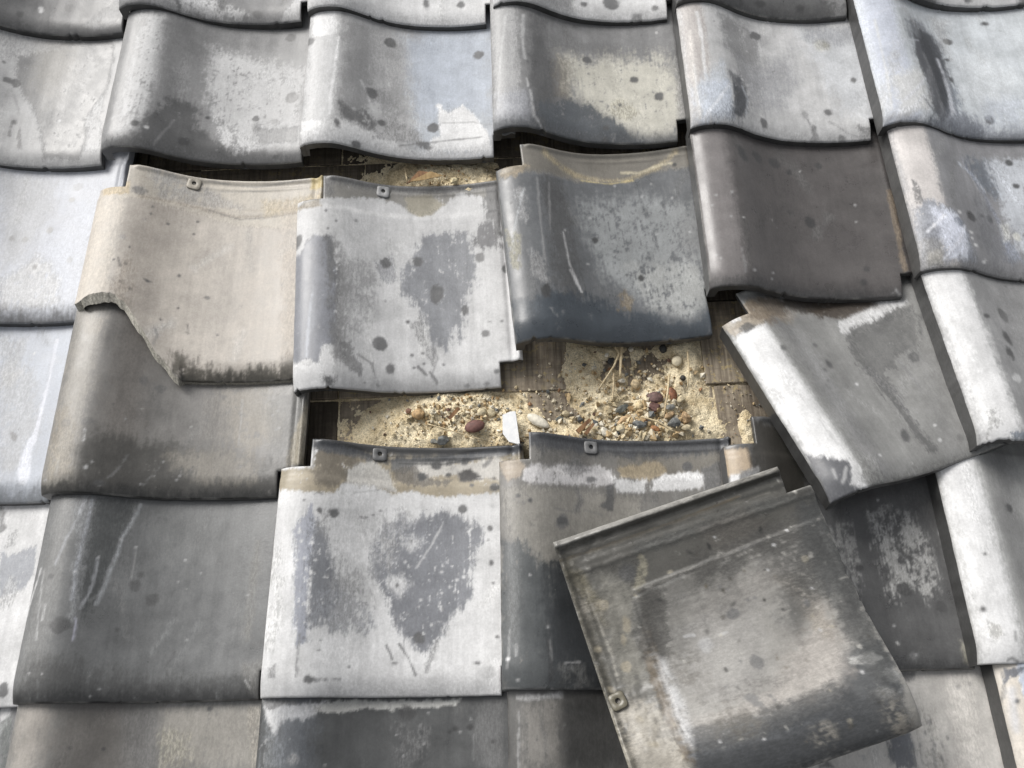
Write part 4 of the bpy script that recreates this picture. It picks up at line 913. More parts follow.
            ('P',[(128.0,261.8),(151.8,265.3),(171.5,250.3),(198.3,247.6),(192.3,242.6),(156.1,240.0),(133.3,246.9)],(0.1215,0.1123,0.0993),0.85,3.3,3.3,0.15),
            ('P',[(204.3,257.7),(220.3,262.3),(232.6,251.6),(222.8,245.6),(208.1,244.9)],(0.0555,0.0524,0.0494),1,2.2,1.6,0),
            ('E',(179.7,266.9,6.1,5.8,0.0),(0.0652,0.0652,0.0652),0.93,1.4,0.7,0),
            ('E',(214.1,272.8,4.9,5.2,-0.04),(0.0652,0.0652,0.0652),0.93,1.4,0.7,0),
            ('E',(250.8,236.7,5.5,5.0,-0.05),(0.0652,0.0652,0.0652),0.93,1.4,0.7,0),
            ('E',(163.0,252.7,4.8,5.1,0.02),(0.0652,0.0652,0.0652),0.93,1.4,0.7,0),
            ('E',(194.6,254.0,3.6,3.3,-0.03),(0.0652,0.0652,0.0652),0.93,1.4,0.7,0),
            ('L',[2.18,(238.8,265.3),(247.5,273.8)],(0.0739,0.0739,0.0739),0.7224999999999999,1.6,1.3,0.2),
            ('E',(195.6,265.5,5.0,5.2,-0.02),(0.0739,0.0739,0.0739),0.8,1.6,1.6,0.4),
            ('P',[(222.8,249.4),(237.5,248.8),(230.1,246.6)],(0.0832,0.0832,0.0832),0.7,2.2,2.2,0),
            ('L',[0.82,(134.9,268.6),(185.8,268.1),(266.1,280.4)],(0.0494,0.0494,0.0494),0.68,1.1,0.5,0),
            ('L',[1.31,(43.5,287.6),(79.4,279.4),(122.9,271.7),(185.7,273.3),(272.3,286.5)],(0.0757,0.0757,0.0757),0.68,1.6,0.7,0),
            ('P',[(24.6,178.8),(30.5,190.3),(38.3,206.7),(42.6,209.1),(48.4,190.5),(48.5,144.6),(46.5,100.5),(47.7,58.0),(37.8,52.8),(30.4,100.5),(29.9,144.5)],(0.2432,0.2538,0.2868),0.95,3.3,3.3,0.12),
            ('P',[(44.0,190.3),(55.4,181.6),(65.2,159.3),(75.6,124.0),(84.0,102.4),(79.9,85.7),(58.2,81.5),(46.5,73.7),(44.0,133.3)],(0.1463,0.1516,0.1624),0.98,4.4,5.5,0.15),
            ('P',[(58.1,111.8),(83.3,115.6),(104.8,103.4),(122.2,76.4),(101.5,65.1),(70.9,69.2),(48.2,79.0)],(0.21,0.2164,0.2296),0.85,5.5,5.5,0.3),
            ('P',[(50.5,190.6),(58.2,202.9),(72.9,169.2),(87.3,136.1),(110.1,103.7),(105.4,92.4),(78.3,113.0),(65.4,157.0)],(0.2793,0.2793,0.2793),0.6,6.5,5.5,0.4),
            ('P',[(105.0,166.2),(122.8,191.0),(139.6,203.7),(153.9,195.5),(186.7,212.7),(213.3,200.0),(234.9,187.1),(237.2,170.2),(223.0,166.0),(226.6,149.3),(218.4,135.6),(223.1,114.8),(213.9,99.2),(198.1,81.7),(189.3,59.9),(171.7,47.1),(160.5,49.4),(150.2,60.2),(139.5,79.9),(123.2,104.0),(111.0,131.9)],(0.1516,0.157,0.1708),0.95,4.9,7.6,0.16),
            ('P',[(113.5,172.6),(138.1,179.6),(137.1,144.2),(123.9,138.1)],(0.3263,0.3263,0.3263),0.7,5.5,5.5,0.4),
            ('P',[(67.1,128.9),(110.4,143.3),(121.0,104.0),(101.8,59.7),(75.6,74.8)],(0.3101,0.3101,0.3101),0.55,8.7,6.5,0.4),
            ('P',[(94.8,195.0),(139.1,216.0),(157.3,198.0),(134.9,173.5),(108.0,149.0)],(0.4282,0.4282,0.4282),0.5,6.5,5.5,0.4),
            ('E',(153.5,170.3,9.3,8.3,0.0),(0.4725,0.4725,0.4725),0.7,6.5,4.4,0.2),
            ('E',(138.0,121.3,10.2,9.1,0.01),(0.5139,0.5139,0.5139),0.85,6.5,3.8,0.1),
            ('E',(138.0,121.3,1.7,2.5,0.0),(0.0832,0.0832,0.0832),0.9,1.3,0.5,0),
            ('E',(152.2,172.7,1.4,1.9,0.0),(0.1263,0.1263,0.1263),0.9,1.3,0.5,0),
            ('L',[0.98,(188.3,193.1),(175.7,168.0),(159.0,141.0)],(0.4427,0.4427,0.4427),0.68,1.1,0.5,0),
            ('L',[2.18,(184.8,60.0),(175.3,33.2),(174.4,26.9)],(0.21,0.21,0.21),0.68,1.6,2.2,0.25),
            ('E',(164.6,62.3,6.5,6.0,0.0),(0.1035,0.1035,0.1035),0.9,1.3,0.5,0),
            ('L',[1.42,(142.6,55.9),(154.2,38.8),(161.3,22.8)],(0.093,0.093,0.093),0.8075,1.1,0.8,0),
            ('L',[1.2,(128.5,54.8),(135.6,39.9)],(0.093,0.093,0.093),0.765,1.1,0.8,0),
            ('E',(137.9,35.6,3.3,1.5,0.0),(0.1035,0.1035,0.1035),0.8,1.3,0.5,0),
            ('E',(65.8,200.2,5.2,6.5,0.1),(0.093,0.093,0.093),0.93,1.4,0.7,0),
            ('E',(50.8,202.4,2.7,3.3,0.07),(0.093,0.093,0.093),0.93,1.4,0.7,0),
            ('E',(212.0,211.0,4.8,4.9,-0.02),(0.093,0.093,0.093),0.93,1.4,0.7,0),
            ('E',(244.5,186.6,3.5,3.4,-0.06),(0.093,0.093,0.093),0.93,1.4,0.7,0),
            ('E',(245.4,145.1,2.8,3.5,-0.04),(0.093,0.093,0.093),0.93,1.4,0.7,0),
            ('E',(222.8,240.6,2.4,2.2,-0.04),(0.093,0.093,0.093),0.93,1.4,0.7,0),
            ('E',(249.7,248.1,2.5,2.2,-0.08),(0.093,0.093,0.093),0.93,1.4,0.7,0),
            ('E',(251.6,61.6,2.3,1.8,0.0),(0.093,0.093,0.093),0.93,1.4,0.7,0),
            ('E',(228.9,34.4,3.4,1.5,-0.03),(0.093,0.093,0.093),0.93,1.4,0.7,0),
            ('E',(259.1,28.2,2.2,3.1,0.0),(0.093,0.093,0.093),0.93,1.4,0.7,0),
            ('L',[1.31,(49.9,183.6),(59.7,196.0)],(0.1516,0.1516,0.1516),0.68,1.3,0.4,0),
            ('E',(53.6,18.1,5.8,3.5,0.02),(0.093,0.093,0.093),0.9,1.3,1.1,0),
            ('L',[1.2,(59.5,17.2),(81.8,18.5)],(0.1516,0.1516,0.1516),0.68,1.1,1.1,0.3),
            ('L',[1.09,(40.1,63.2),(40.1,37.4),(40.3,21.1)],(0.1795,0.1795,0.1795),0.595,1.1,1.3,0.35),
            ('P',[(8.8,30.0),(17.8,33.7),(16.8,19.6),(11.0,19.8)],(0.1795,0.1795,0.1795),0.7,2.2,2.2,0.3),
            ('L',[0.82,(84.5,226.5),(113.0,233.1)],(0.1035,0.1035,0.1035),0.34,1.3,0.4,0),
            ('P',[(-2.0,146.9),(8.6,168.5),(19.1,100.8),(15.3,58.6),(6.7,48.7)],(0.4047,0.4047,0.3955),0.5,5.5,5.5,0.4),
            ('P',[(70,-20),(240,-20),(240,13),(70,13)],(0.3101,0.3101,0.3101),0.6,14,3,0),
            ('P',[(243.5,37.2),(257.0,36.8),(256.5,5.6),(249.7,1.7),(243.3,11.0)],(0.5685,0.5685,0.5685),0.9,3.3,1.6,0),
            ('E',(240.1,24.6,8.9,6.3,-0.03),(0.2793,0.2793,0.2793),0.4,1.3,0.5,0),
            ('E',(30.6,176.4,1.7,1.6,-0.06),(0.5139,0.5139,0.5139),0.8,1.3,0.7,0),
            ('E',(33.7,166.0,1.7,1.6,0.0),(0.5139,0.5139,0.5139),0.8,1.3,0.7,0),
            ('E',(31.0,144.5,1.7,1.6,0.0),(0.5139,0.5139,0.5139),0.8,1.3,0.7,0),
            ('E',(38.6,146.7,1.7,1.6,0.0),(0.5139,0.5139,0.5139),0.8,1.3,0.7,0),
            ('E',(50.6,144.7,1.6,1.6,0.06),(0.5139,0.5139,0.5139),0.8,1.3,0.7,0),
            ('E',(188.0,136.2,1.8,1.6,0.0),(0.5139,0.5139,0.5139),0.8,1.3,0.7,0),
            ('E',(197.6,118.8,1.7,1.6,0.0),(0.5139,0.5139,0.5139),0.8,1.3,0.7,0),
            ('E',(188.4,112.1,1.8,1.6,0.0),(0.5139,0.5139,0.5139),0.8,1.3,0.7,0),
            ('E',(205.6,126.7,1.8,1.6,0.0),(0.5139,0.5139,0.5139),0.8,1.3,0.7,0),
            ('E',(213.7,130.0,1.8,1.7,-0.06),(0.5139,0.5139,0.5139),0.8,1.3,0.7,0),
            ('E',(146.1,147.9,1.7,1.7,0.0),(0.5139,0.5139,0.5139),0.8,1.3,0.7,0),
            ('E',(177.7,76.5,1.7,1.6,-0.06),(0.5139,0.5139,0.5139),0.8,1.3,0.7,0),
            ('E',(164.6,104.4,1.7,1.6,0.0),(0.5139,0.5139,0.5139),0.8,1.3,0.7,0),
            ('E',(25.6,116.9,1.7,1.5,0.0),(0.5139,0.5139,0.5139),0.8,1.3,0.7,0),
            ('E',(94.6,198.6,1.5,1.5,0.07),(0.1263,0.1263,0.1263),0.8,1.1,0.5,0),
            ('E',(107.7,202.1,1.5,1.4,0.07),(0.1263,0.1263,0.1263),0.8,1.1,0.5,0),
            ('E',(116.4,207.6,1.6,1.5,0.06),(0.1263,0.1263,0.1263),0.8,1.1,0.5,0),
            ('E',(33.2,213.8,1.6,1.4,0.0),(0.1263,0.1263,0.1263),0.8,1.1,0.5,0),
            ('E',(242.0,172.3,1.7,1.4,0.0),(0.1263,0.1263,0.1263),0.8,1.1,0.5,0),
            ('E',(61.8,58.3,1.3,1.2,0.08),(0.1263,0.1263,0.1263),0.8,1.1,0.5,0),
            ('E',(60.5,47.8,1.4,1.2,0.07),(0.1263,0.1263,0.1263),0.8,1.1,0.5,0),
            ('E',(44.5,60.1,1.4,1.3,0.0),(0.1263,0.1263,0.1263),0.8,1.1,0.5,0),
            ('E',(91.1,31.0,1.4,1.2,0.0),(0.1263,0.1263,0.1263),0.8,1.1,0.5,0),
            ('E',(247.5,121.9,1.7,1.4,0.0),(0.1263,0.1263,0.1263),0.8,1.1,0.5,0),
            ('L',[0.82,(43.9,221.1),(48.2,223.7),(52.7,221.6)],(0.1263,0.1263,0.1263),0.68,1.3,0.4,0),
            ('L',[0.71,(96.9,197.6),(102.3,199.2)],(0.1146,0.1146,0.1146),0.68,1.3,0.4,0),
            ('L',[0.76,(98.7,183.4),(105.0,166.2)],(0.2432,0.2432,0.2432),0.51,1.3,0.4,0),
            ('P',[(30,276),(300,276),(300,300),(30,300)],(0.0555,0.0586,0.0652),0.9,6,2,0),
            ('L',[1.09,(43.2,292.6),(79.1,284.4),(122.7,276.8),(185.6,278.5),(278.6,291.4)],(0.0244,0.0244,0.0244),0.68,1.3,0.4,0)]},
    'E2': {'pose': (0.5107, -0.92515, -0.035, -0.07645, 0.0, -0.01964), 'seed': 460, 'base': (0.157, 0.1516, 0.1412), 'tail': True, 'lug': (0.1652, 0.1652, 0.1652), 'label': 'grey pantile with a white band across its head',
        'ops': [('P',[(1.1,254.3),(24.9,256.2),(30.6,247.4),(26.7,234.1),(10.3,230.5),(3.3,239.0)],(0.2868,0.2432,0.1914),0.95,3.5,2.3,0),
            ('P',[(26.6,229.2),(29.2,241.3),(48.3,251.4),(122.0,255.0),(136.6,250.8),(135.2,230.6),(117.9,229.6),(89.6,229.4),(65.3,226.2),(47.5,224.5)],(0.4624,0.4525,0.4525),0.9,3.5,3.5,0.15),
            ('P',[(43.5,288.7),(98.4,280.9),(116.9,275.1),(109.5,255.3),(72.5,254.3),(54.0,242.0),(42.7,259.8)],(0.1215,0.1169,0.1079),0.9,5.8,4.7,0.1),
            ('P',[(72.0,244.3),(91.4,265.9),(109.2,249.0),(91.2,237.0)],(0.1035,0.1035,0.1035),0.7,4.7,3.5,0.1),
            ('P',[(141.9,274.1),(271.9,284.0),(266.9,240.6),(237.2,239.9),(182.6,238.9),(143.7,246.0)],(0.1463,0.1361,0.1169),0.9,5.8,3.5,0.06),
            ('P',[(144.2,253.6),(197.1,264.2),(205.3,246.2),(185.0,238.8),(145.8,241.0)],(0.2609,0.2164,0.1463),0.85,3.5,2.9,0.1),
            ('P',[(185.0,238.8),(201.6,246.3),(241.7,248.5),(248.4,244.3),(245.4,228.1),(217.8,225.6),(183.8,225.0)],(0.5354,0.5354,0.5354),1,2.3,2.3,0),
            ('P',[(135.9,240.6),(148.3,241.1),(170.1,236.3),(177.7,238.9),(175.2,223.8),(142.1,223.3)],(0.4929,0.4929,0.4929),0.9,3.5,3.5,0.15),
            ('P',[(246.8,252.0),(271.6,260.7),(267.2,223.1),(248.8,226.7)],(0.0993,0.0993,0.0993),0.85,3.5,2.3,0.08),
            ('L',[1.52,(43.5,288.7),(123.2,275.6),(198.5,279.8),(275.2,291.6)],(0.0618,0.0618,0.0618),0.68,1.8,0.7,0),
            ('L',[0.88,(135.4,269.9),(197.7,270.7),(271.5,280.1)],(0.0494,0.0494,0.0494),0.68,1.2,0.6,0),
            ('P',[(5.4,219.2),(71.1,222.1),(168.5,216.3),(165.3,177.3),(115.9,158.3),(50.1,130.6),(40.2,138.2),(24.9,153.1),(11.4,157.4)],(0.2164,0.2068,0.1854),0.9,5.8,4.7,0.06),
            ('P',[(-0.1,161.3),(20.4,156.7),(33.7,147.2),(50.1,129.5),(67.4,135.1),(163.9,159.4),(151.0,-10.7),(-2.4,-9.3)],(0.0721,0.0775,0.0794),0.95,5.8,5.8,0.05),
            ('P',[(53.3,125.2),(69.8,137.5),(112.0,95.4),(135.0,-0.2),(56.6,-0.5),(47.3,49.8)],(0.0311,0.0334,0.0359),0.85,14.0,4.7,0),  # close shade of the turned tile painted over the dark stain
            ('L',[2.92,(91.7,222.3),(94.7,210.4),(90.5,197.9)],(0.1079,0.1079,0.1079),0.68,2.3,1.8,0.1),
            ('P',[(69.7,189.6),(75.7,191.4),(81.2,180.2),(71.3,172.1),(64.5,176.1)],(0.1079,0.1079,0.1079),0.8,2.3,1.8,0),
            ('P',[(126.6,230.2),(137.9,233.2),(136.1,207.1),(133.1,199.7),(118.8,205.1),(127.9,212.9)],(0.0832,0.0832,0.0832),0.9,2.3,2.3,0.1),
            ('E',(109.7,236.5,6.2,5.0,0.08),(0.1035,0.1035,0.1035),0.85,2.3,1.8,0.2),
            ('L',[0.82,(64.1,197.2),(84.3,194.8)],(0.1146,0.1146,0.1146),0.595,1.4,0.5,0),
            ('L',[0.82,(100.2,198.8),(120.6,194.2)],(0.1263,0.1263,0.1263),0.51,1.4,0.5,0),
            ('L',[0.58,(87.0,176.1),(91.9,156.7)],(0.1516,0.1516,0.1516),0.425,1.4,0.5,0),
            ('E',(230.4,255.5,6.0,5.7,-0.05),(0.0794,0.0794,0.0794),0.93,1.5,0.7,0),
            ('E',(21.6,210.2,3.4,3.0,-0.03),(0.0794,0.0794,0.0794),0.93,1.5,0.7,0),
            ('E',(71.8,182.7,6.0,5.0,0.12),(0.0794,0.0794,0.0794),0.93,1.5,0.7,0),
            ('E',(35.3,205.1,2.9,2.5,0.0),(0.0794,0.0794,0.0794),0.93,1.5,0.7,0),
            ('L',[1.4,(16.8,205.8),(28.3,201.7)],(0.1035,0.1035,0.1035),0.595,1.2,1.2,0.4),
            ('L',[0.93,(9.7,61.1),(7.1,35.3),(5.8,22.2)],(0.2984,0.2984,0.2984),0.595,1.2,0.8,0.2),
            ('L',[0.82,(15.9,45.2),(15.7,34.9)],(0.3819,0.3819,0.3819),0.68,1.4,0.5,0),
            ('E',(7.0,31.2,1.9,2.0,-0.05),(0.5855,0.5855,0.5855),0.9,1.4,0.6,0),
            ('L',[0.93,(68.3,26.5),(85.1,27.9)],(0.2984,0.2984,0.2984),0.68,1.2,0.9,0.3),
            ('P',[(62.6,21.3),(85.0,25.9),(95.5,4.8),(62.0,-0.5)],(0.1463,0.1463,0.1412),0.6,5.8,4.7,0.4),
            ('L',[1.75,(51.7,49.9),(53.5,9.2)],(0.0466,0.0466,0.0466),0.595,1.8,1.8,0.2),
            ('L',[0.7,(2.1,2.6),(29.8,-0.3),(45.8,1.4)],(0.2432,0.2432,0.2432),0.51,1.4,0.5,0),
            ('L',[0.82,(52.8,49.9),(54.2,29.3)],(0.21,0.21,0.21),0.51,1.4,0.5,0),
            ('P',[(11.2,150.6),(22.2,136.3),(18.0,39.9),(5.0,40.7)],(0.1312,0.1361,0.1361),0.5,5.8,3.5,0.2),
            ('E',(51.1,63.5,1.5,1.4,0.0),(0.3599,0.3599,0.3599),0.8,1.2,0.6,0),
            ('E',(17.3,9.7,1.5,1.2,0.0),(0.3599,0.3599,0.3599),0.8,1.2,0.6,0),
            ('E',(53.3,-0.5,1.5,1.4,0.0),(0.3599,0.3599,0.3599),0.8,1.2,0.6,0),
            ('E',(33.0,119.4,1.5,1.5,-0.07),(0.3599,0.3599,0.3599),0.8,1.2,0.6,0),
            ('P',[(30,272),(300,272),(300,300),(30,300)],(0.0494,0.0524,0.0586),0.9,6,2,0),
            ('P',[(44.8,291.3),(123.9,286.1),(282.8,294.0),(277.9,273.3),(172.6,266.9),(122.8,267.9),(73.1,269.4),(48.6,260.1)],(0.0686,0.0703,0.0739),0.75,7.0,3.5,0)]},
    'E3': {'pose': (0.78046, -0.91718, -0.035, -0.07645, 0.0, -0.01491), 'seed': 473, 'base': (0.0832, 0.0832, 0.0832), 'tail': True, 'label': 'dark pantile with pale streaks',
        'ops': [('P',[(-5.5,250.2),(25.5,249.0),(26.4,221.8),(12.3,216.9),(-5.1,215.6)],(0.3599,0.2868,0.2037),0.95,3.8,2.5,0),
            ('P',[(26.7,284.2),(99.6,279.1),(94.3,178.6),(37.3,191.6),(26.4,221.8)],(0.0359,0.0334,0.0288),0.9,6.3,3.8,0),
            ('P',[(2.1,218.7),(12.5,218.1),(11.2,207.3),(0.9,208.0)],(0.53,0.53,0.53),0.95,1.9,1.3,0),
            ('P',[(13.1,222.9),(33.7,224.1),(29.4,209.6),(13.4,208.3)],(0.21,0.21,0.21),0.7,3.8,2.5,0),
            ('P',[(173.5,175.4),(196.6,181.2),(217.3,178.2),(231.0,149.9),(230.3,120.6),(229.5,86.2),(214.8,75.5),(203.8,92.7),(180.5,76.2),(174.6,76.3),(174.7,121.9)],(0.2868,0.2868,0.2793),0.95,6.3,7.6,0.42),
            ('P',[(116.8,156.4),(141.9,166.8),(146.5,139.5),(144.6,93.3),(133.8,76.5),(123.5,87.5),(120.2,121.5)],(0.2432,0.2432,0.2364),0.9,6.3,6.3,0.42),
            ('P',[(253.1,184.9),(260.3,166.3),(260.8,119.1),(261.3,73.6),(252.8,74.0),(249.6,108.1),(246.3,143.2)],(0.3101,0.3101,0.2984),0.9,2.5,5.1,0.2),
            ('E',(193.3,87.2,8.7,8.0,-0.01),(0.0555,0.0555,0.0555),0.93,1.6,0.8,0),
            ('E',(230.8,67.1,7.0,6.8,-0.03),(0.0555,0.0555,0.0555),0.93,1.6,0.8,0),
            ('E',(208.1,123.7,4.0,3.6,-0.05),(0.0555,0.0555,0.0555),0.93,1.6,0.8,0),
            ('E',(146.1,112.7,4.9,4.0,0.02),(0.0555,0.0555,0.0555),0.93,1.6,0.8,0),
            ('L',[0.76,(189.3,169.2),(184.0,76.2)],(0.057,0.057,0.057),0.51,1.5,0.5,0),
            ('L',[0.76,(132.4,157.0),(131.1,87.6)],(0.0652,0.0652,0.0652),0.51,1.5,0.5,0),
            ('E',(189.6,14.1,4.6,3.6,-0.02),(0.21,0.21,0.21),0.7,3.8,1.3,0.2),
            ('P',[(243.1,30.6),(251.4,19.6),(252.1,1.1),(243.8,7.5)],(0.2609,0.2502,0.21),0.85,2.5,1.9,0),
            ('L',[1.26,(179.0,9.1),(207.1,6.5)],(0.1795,0.1795,0.1795),0.34,2.5,1.3,0.3),
            ('P',[(0,-20),(290,-20),(290,7),(0,7)],(0.0384,0.0384,0.0384),0.8,8,3,0),
            ('P',[(213.6,205.4),(266.2,208.8),(262.5,166.2),(232.3,155.8),(219.6,178.1)],(0.0652,0.0652,0.0652),0.6,10.1,3.8,0),
            ('E',(173.2,47.6,1.5,1.3,0.0),(0.3599,0.3599,0.3599),0.8,1.3,0.6,0),
            ('E',(192.1,16.1,1.5,1.2,0.0),(0.3599,0.3599,0.3599),0.8,1.3,0.6,0),
            ('E',(184.6,193.7,1.5,1.5,-0.07),(0.3599,0.3599,0.3599),0.8,1.3,0.6,0)]},
    'E4': {'pose': (1.02696, -0.919, -0.041, -0.07645, 0.0, -0.01517), 'seed': 486, 'base': (0.3101, 0.3101, 0.3023),
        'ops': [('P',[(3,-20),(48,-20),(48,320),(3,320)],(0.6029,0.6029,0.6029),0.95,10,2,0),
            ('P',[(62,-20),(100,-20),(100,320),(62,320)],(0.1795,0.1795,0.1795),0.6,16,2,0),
            ('E',(78.4,172.1,5.1,5.9,0.12),(0.0832,0.0832,0.0832),0.93,1.8,0.8,0),
            ('E',(28.5,116.4,1.7,1.6,-0.06),(0.0832,0.0832,0.0832),0.93,1.8,0.8,0),
            ('E',(12.6,56.9,3.3,3.3,-0.06),(0.0832,0.0832,0.0832),0.93,1.8,0.8,0),
            ('P',[(16.2,42.9),(25.5,39.3),(26.0,28.8),(17.8,24.0),(13.9,32.5)],(0.3387,0.3345,0.3182),0.7,2.7,2.7,0.2),
            ('L',[1.09,(40.0,31.7),(38.9,23.4)],(0.21,0.21,0.21),0.68,1.6,0.5,0),
            ('L',[1.09,(27.8,3.6),(32.1,5.4),(38.8,1.4)],(0.0832,0.0832,0.0832),0.68,1.6,0.5,0),
            ('E',(38.4,155.0,6.2,7.2,0.02),(0.4775,0.4775,0.4775),0.6,1.6,0.7,0)]},
    'E5': {'pose': (1.31046, -0.91718, -0.035, -0.07645, 0.0, -0.01378), 'seed': 499, 'base': (0.26, 0.26, 0.262), 'step': 0.005,
        'ops': []},
    'E6': {'pose': (1.57546, -0.91718, -0.035, -0.07645, 0.0, -0.01667), 'seed': 512, 'base': (0.14, 0.138, 0.133), 'step': 0.005,
        'ops': []},
    'Fm2': {'pose': (-0.54817, -1.14647, -0.035, -0.07645, 0.0, -0.01363), 'seed': 525, 'base': (0.17, 0.17, 0.168), 'step': 0.005,
        'ops': []},
    'Fm1': {'pose': (-0.28317, -1.14647, -0.035, -0.07645, 0.0, -0.01672), 'seed': 538, 'base': (0.1463, 0.1463, 0.1463),
        'ops': [('P',[(225.7,230.5),(239.4,232.2),(240.5,217.7),(232.3,202.5)],(0.4775,0.4775,0.4775),0.9,2.6,2.6,0),
            ('P',[(230.9,217.9),(241.7,222.8),(249.7,169.0),(240.3,169.1)],(0.1035,0.1123,0.1079),0.8,2.6,3.5,0.2)]},
    'F0': {'pose': (-0.01817, -1.14647, -0.035, -0.07645, 0.0, -0.01395), 'seed': 551, 'base': (0.1463, 0.1437, 0.1361),
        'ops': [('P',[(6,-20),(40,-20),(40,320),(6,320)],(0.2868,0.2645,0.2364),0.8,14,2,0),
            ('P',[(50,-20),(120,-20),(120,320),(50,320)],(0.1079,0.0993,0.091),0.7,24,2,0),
            ('P',[(143.0,224.7),(256.5,225.1),(258.7,158.2),(157.0,160.5)],(0.2432,0.2296,0.2037),0.7,13.1,4.7,0.15),
            ('P',[(104.3,218.0),(144.0,217.4),(149.7,160.7),(116.9,161.7)],(0.1263,0.1239,0.1215),0.6,9.3,2.8,0),
            ('L',[1.17,(151.6,223.5),(175.0,225.1),(242.6,225.5)],(0.2793,0.2793,0.2793),0.425,1.4,0.9,0.3),
            ('E',(94.9,181.0,1.8,1.7,-0.06),(0.0618,0.0618,0.0618),0.93,1.2,0.6,0),
            ('E',(65.3,182.7,1.3,1.2,0.0),(0.0618,0.0618,0.0618),0.93,1.2,0.6,0),
            ('E',(197.8,219.4,3.3,2.7,-0.03),(0.0618,0.0618,0.0618),0.93,1.2,0.6,0),
            ('P',[(146.5,198.9),(179.1,193.0),(185.6,159.8),(151.8,160.7)],(0.2718,0.2573,0.21),0.6,4.7,4.7,0.45),
            ('P',[(240.9,219.3),(257.0,220.9),(263.3,158.1),(252.0,158.3)],(0.2609,0.2432,0.21),0.6,3.7,2.8,0.2)]},
    'F1': {'pose': (0.24683, -1.14647, -0.035, -0.07645, 0.0, -0.0122), 'seed': 564, 'base': (0.0652, 0.0669, 0.0669), 'label': 'charcoal pantile with a white upper corner',
        'ops': [('P',[(3.9,220.6),(28.6,215.7),(68.9,219.1),(64.7,208.1),(50.3,202.3),(37.1,202.6),(24.7,199.0),(19.2,186.4),(11.1,199.4)],(0.5463,0.5463,0.5463),1,3.0,3.0,0.06),
            ('P',[(56.5,214.2),(83.5,220.1),(140.9,218.5),(212.9,218.9),(207.3,212.8),(168.4,210.6),(138.0,207.1),(116.5,211.6),(89.1,207.9),(62.8,207.1)],(0.3864,0.3864,0.3687),0.95,3.0,2.5,0.12),
            ('P',[(7.3,201.5),(19.2,186.4),(30.9,176.4),(28.5,154.5),(3.7,155.0),(5.7,181.9)],(0.1386,0.1463,0.1516),0.7,3.0,4.0,0.25),
            ('P',[(141.1,211.2),(159.6,212.9),(166.4,204.5),(157.8,196.4),(144.6,202.9)],(0.0494,0.0494,0.0494),0.9,3.0,2.0,0),
            ('P',[(20,-20),(60,-20),(60,320),(20,320)],(0.091,0.0993,0.1123),0.6,12,3,0),
            ('E',(41.3,161.8,5.0,4.8,-0.04),(0.21,0.21,0.21),0.7,3.0,2.0,0.3),
            ('L',[1.0,(168.8,193.1),(168.1,172.9),(174.7,162.7)],(0.21,0.21,0.21),0.425,1.0,1.2,0.4),
            ('L',[0.6,(227.2,181.4),(227.1,156.4)],(0.21,0.21,0.21),0.51,1.2,0.4,0),
            ('P',[(138.2,198.9),(177.6,187.8),(174.8,157.7),(148.2,150.6)],(0.1146,0.1146,0.1146),0.6,6.0,5.0,0.5),
            ('P',[(224.1,211.3),(260.0,216.4),(260.7,147.7),(234.6,148.3)],(0.1079,0.1079,0.1079),0.6,8.0,3.0,0),
            ('L',[0.8,(1.7,172.3),(10.6,181.8),(8.7,155.0)],(0.4282,0.4282,0.4282),0.51,1.0,1.0,0.3),
            ('E',(224.0,189.7,3.8,3.1,-0.03),(0.0359,0.0359,0.0359),0.93,1.3,0.6,0),
            ('E',(207.3,188.1,2.8,2.2,-0.04),(0.0359,0.0359,0.0359),0.93,1.3,0.6,0),
            ('E',(201.8,185.1,2.2,1.7,0.0),(0.0359,0.0359,0.0359),0.93,1.3,0.6,0),
            ('E',(249.2,173.8,2.2,1.7,-0.05),(0.0359,0.0359,0.0359),0.93,1.3,0.6,0),
            ('E',(177.3,205.3,1.4,1.2,-0.07),(0.3182,0.3182,0.3182),0.6,1.0,0.5,0),
            ('E',(225.1,197.8,1.3,1.1,0.0),(0.3182,0.3182,0.3182),0.6,1.0,0.5,0),
            ('E',(151.1,162.3,1.2,1.1,0.0),(0.3182,0.3182,0.3182),0.6,1.0,0.5,0),
            ('E',(173.5,173.7,1.3,1.1,0.0),(0.3182,0.3182,0.3182),0.6,1.0,0.5,0),
            ('E',(212.9,184.9,1.3,1.2,-0.08),(0.3182,0.3182,0.3182),0.6,1.0,0.5,0),
            ('E',(72.5,156.0,1.2,1.1,0.0),(0.3182,0.3182,0.3182),0.6,1.0,0.5,0),
            ('E',(143.0,183.6,1.3,1.1,-0.08),(0.3182,0.3182,0.3182),0.6,1.0,0.5,0),
            ('P',[(1.2,220.8),(44.0,220.4),(42.4,214.4),(28.4,217.7),(12.3,211.2)],(0.0832,0.0832,0.0832),0.7,2.0,2.0,0.3)]},
    'F2': {'pose': (0.51183, -1.14647, -0.035, -0.07645, 0.0, -0.01939), 'seed': 577, 'base': (0.0757, 0.0739, 0.0703),
        'ops': [('P',[(15.6,207.0),(56.5,210.4),(55.8,144.2),(16.2,145.0)],(0.1737,0.1652,0.1516),0.8,9.7,4.3,0.12),
            ('L',[2.17,(12.5,213.1),(35.0,213.6),(56.7,215.4)],(0.3599,0.3599,0.3599),0.595,2.2,1.6,0.25),
            ('L',[1.19,(-3.7,211.7),(-2.6,145.1)],(0.2432,0.2432,0.2432),0.51,1.3,1.1,0.3),
            ('L',[0.97,(12.2,199.2),(10.0,145.0)],(0.2609,0.2609,0.2609),0.51,1.1,1.1,0.3),
            ('L',[1.62,(34.6,200.6),(38.9,171.2),(39.0,144.6)],(0.0739,0.0739,0.0739),0.51,2.2,1.6,0.2),
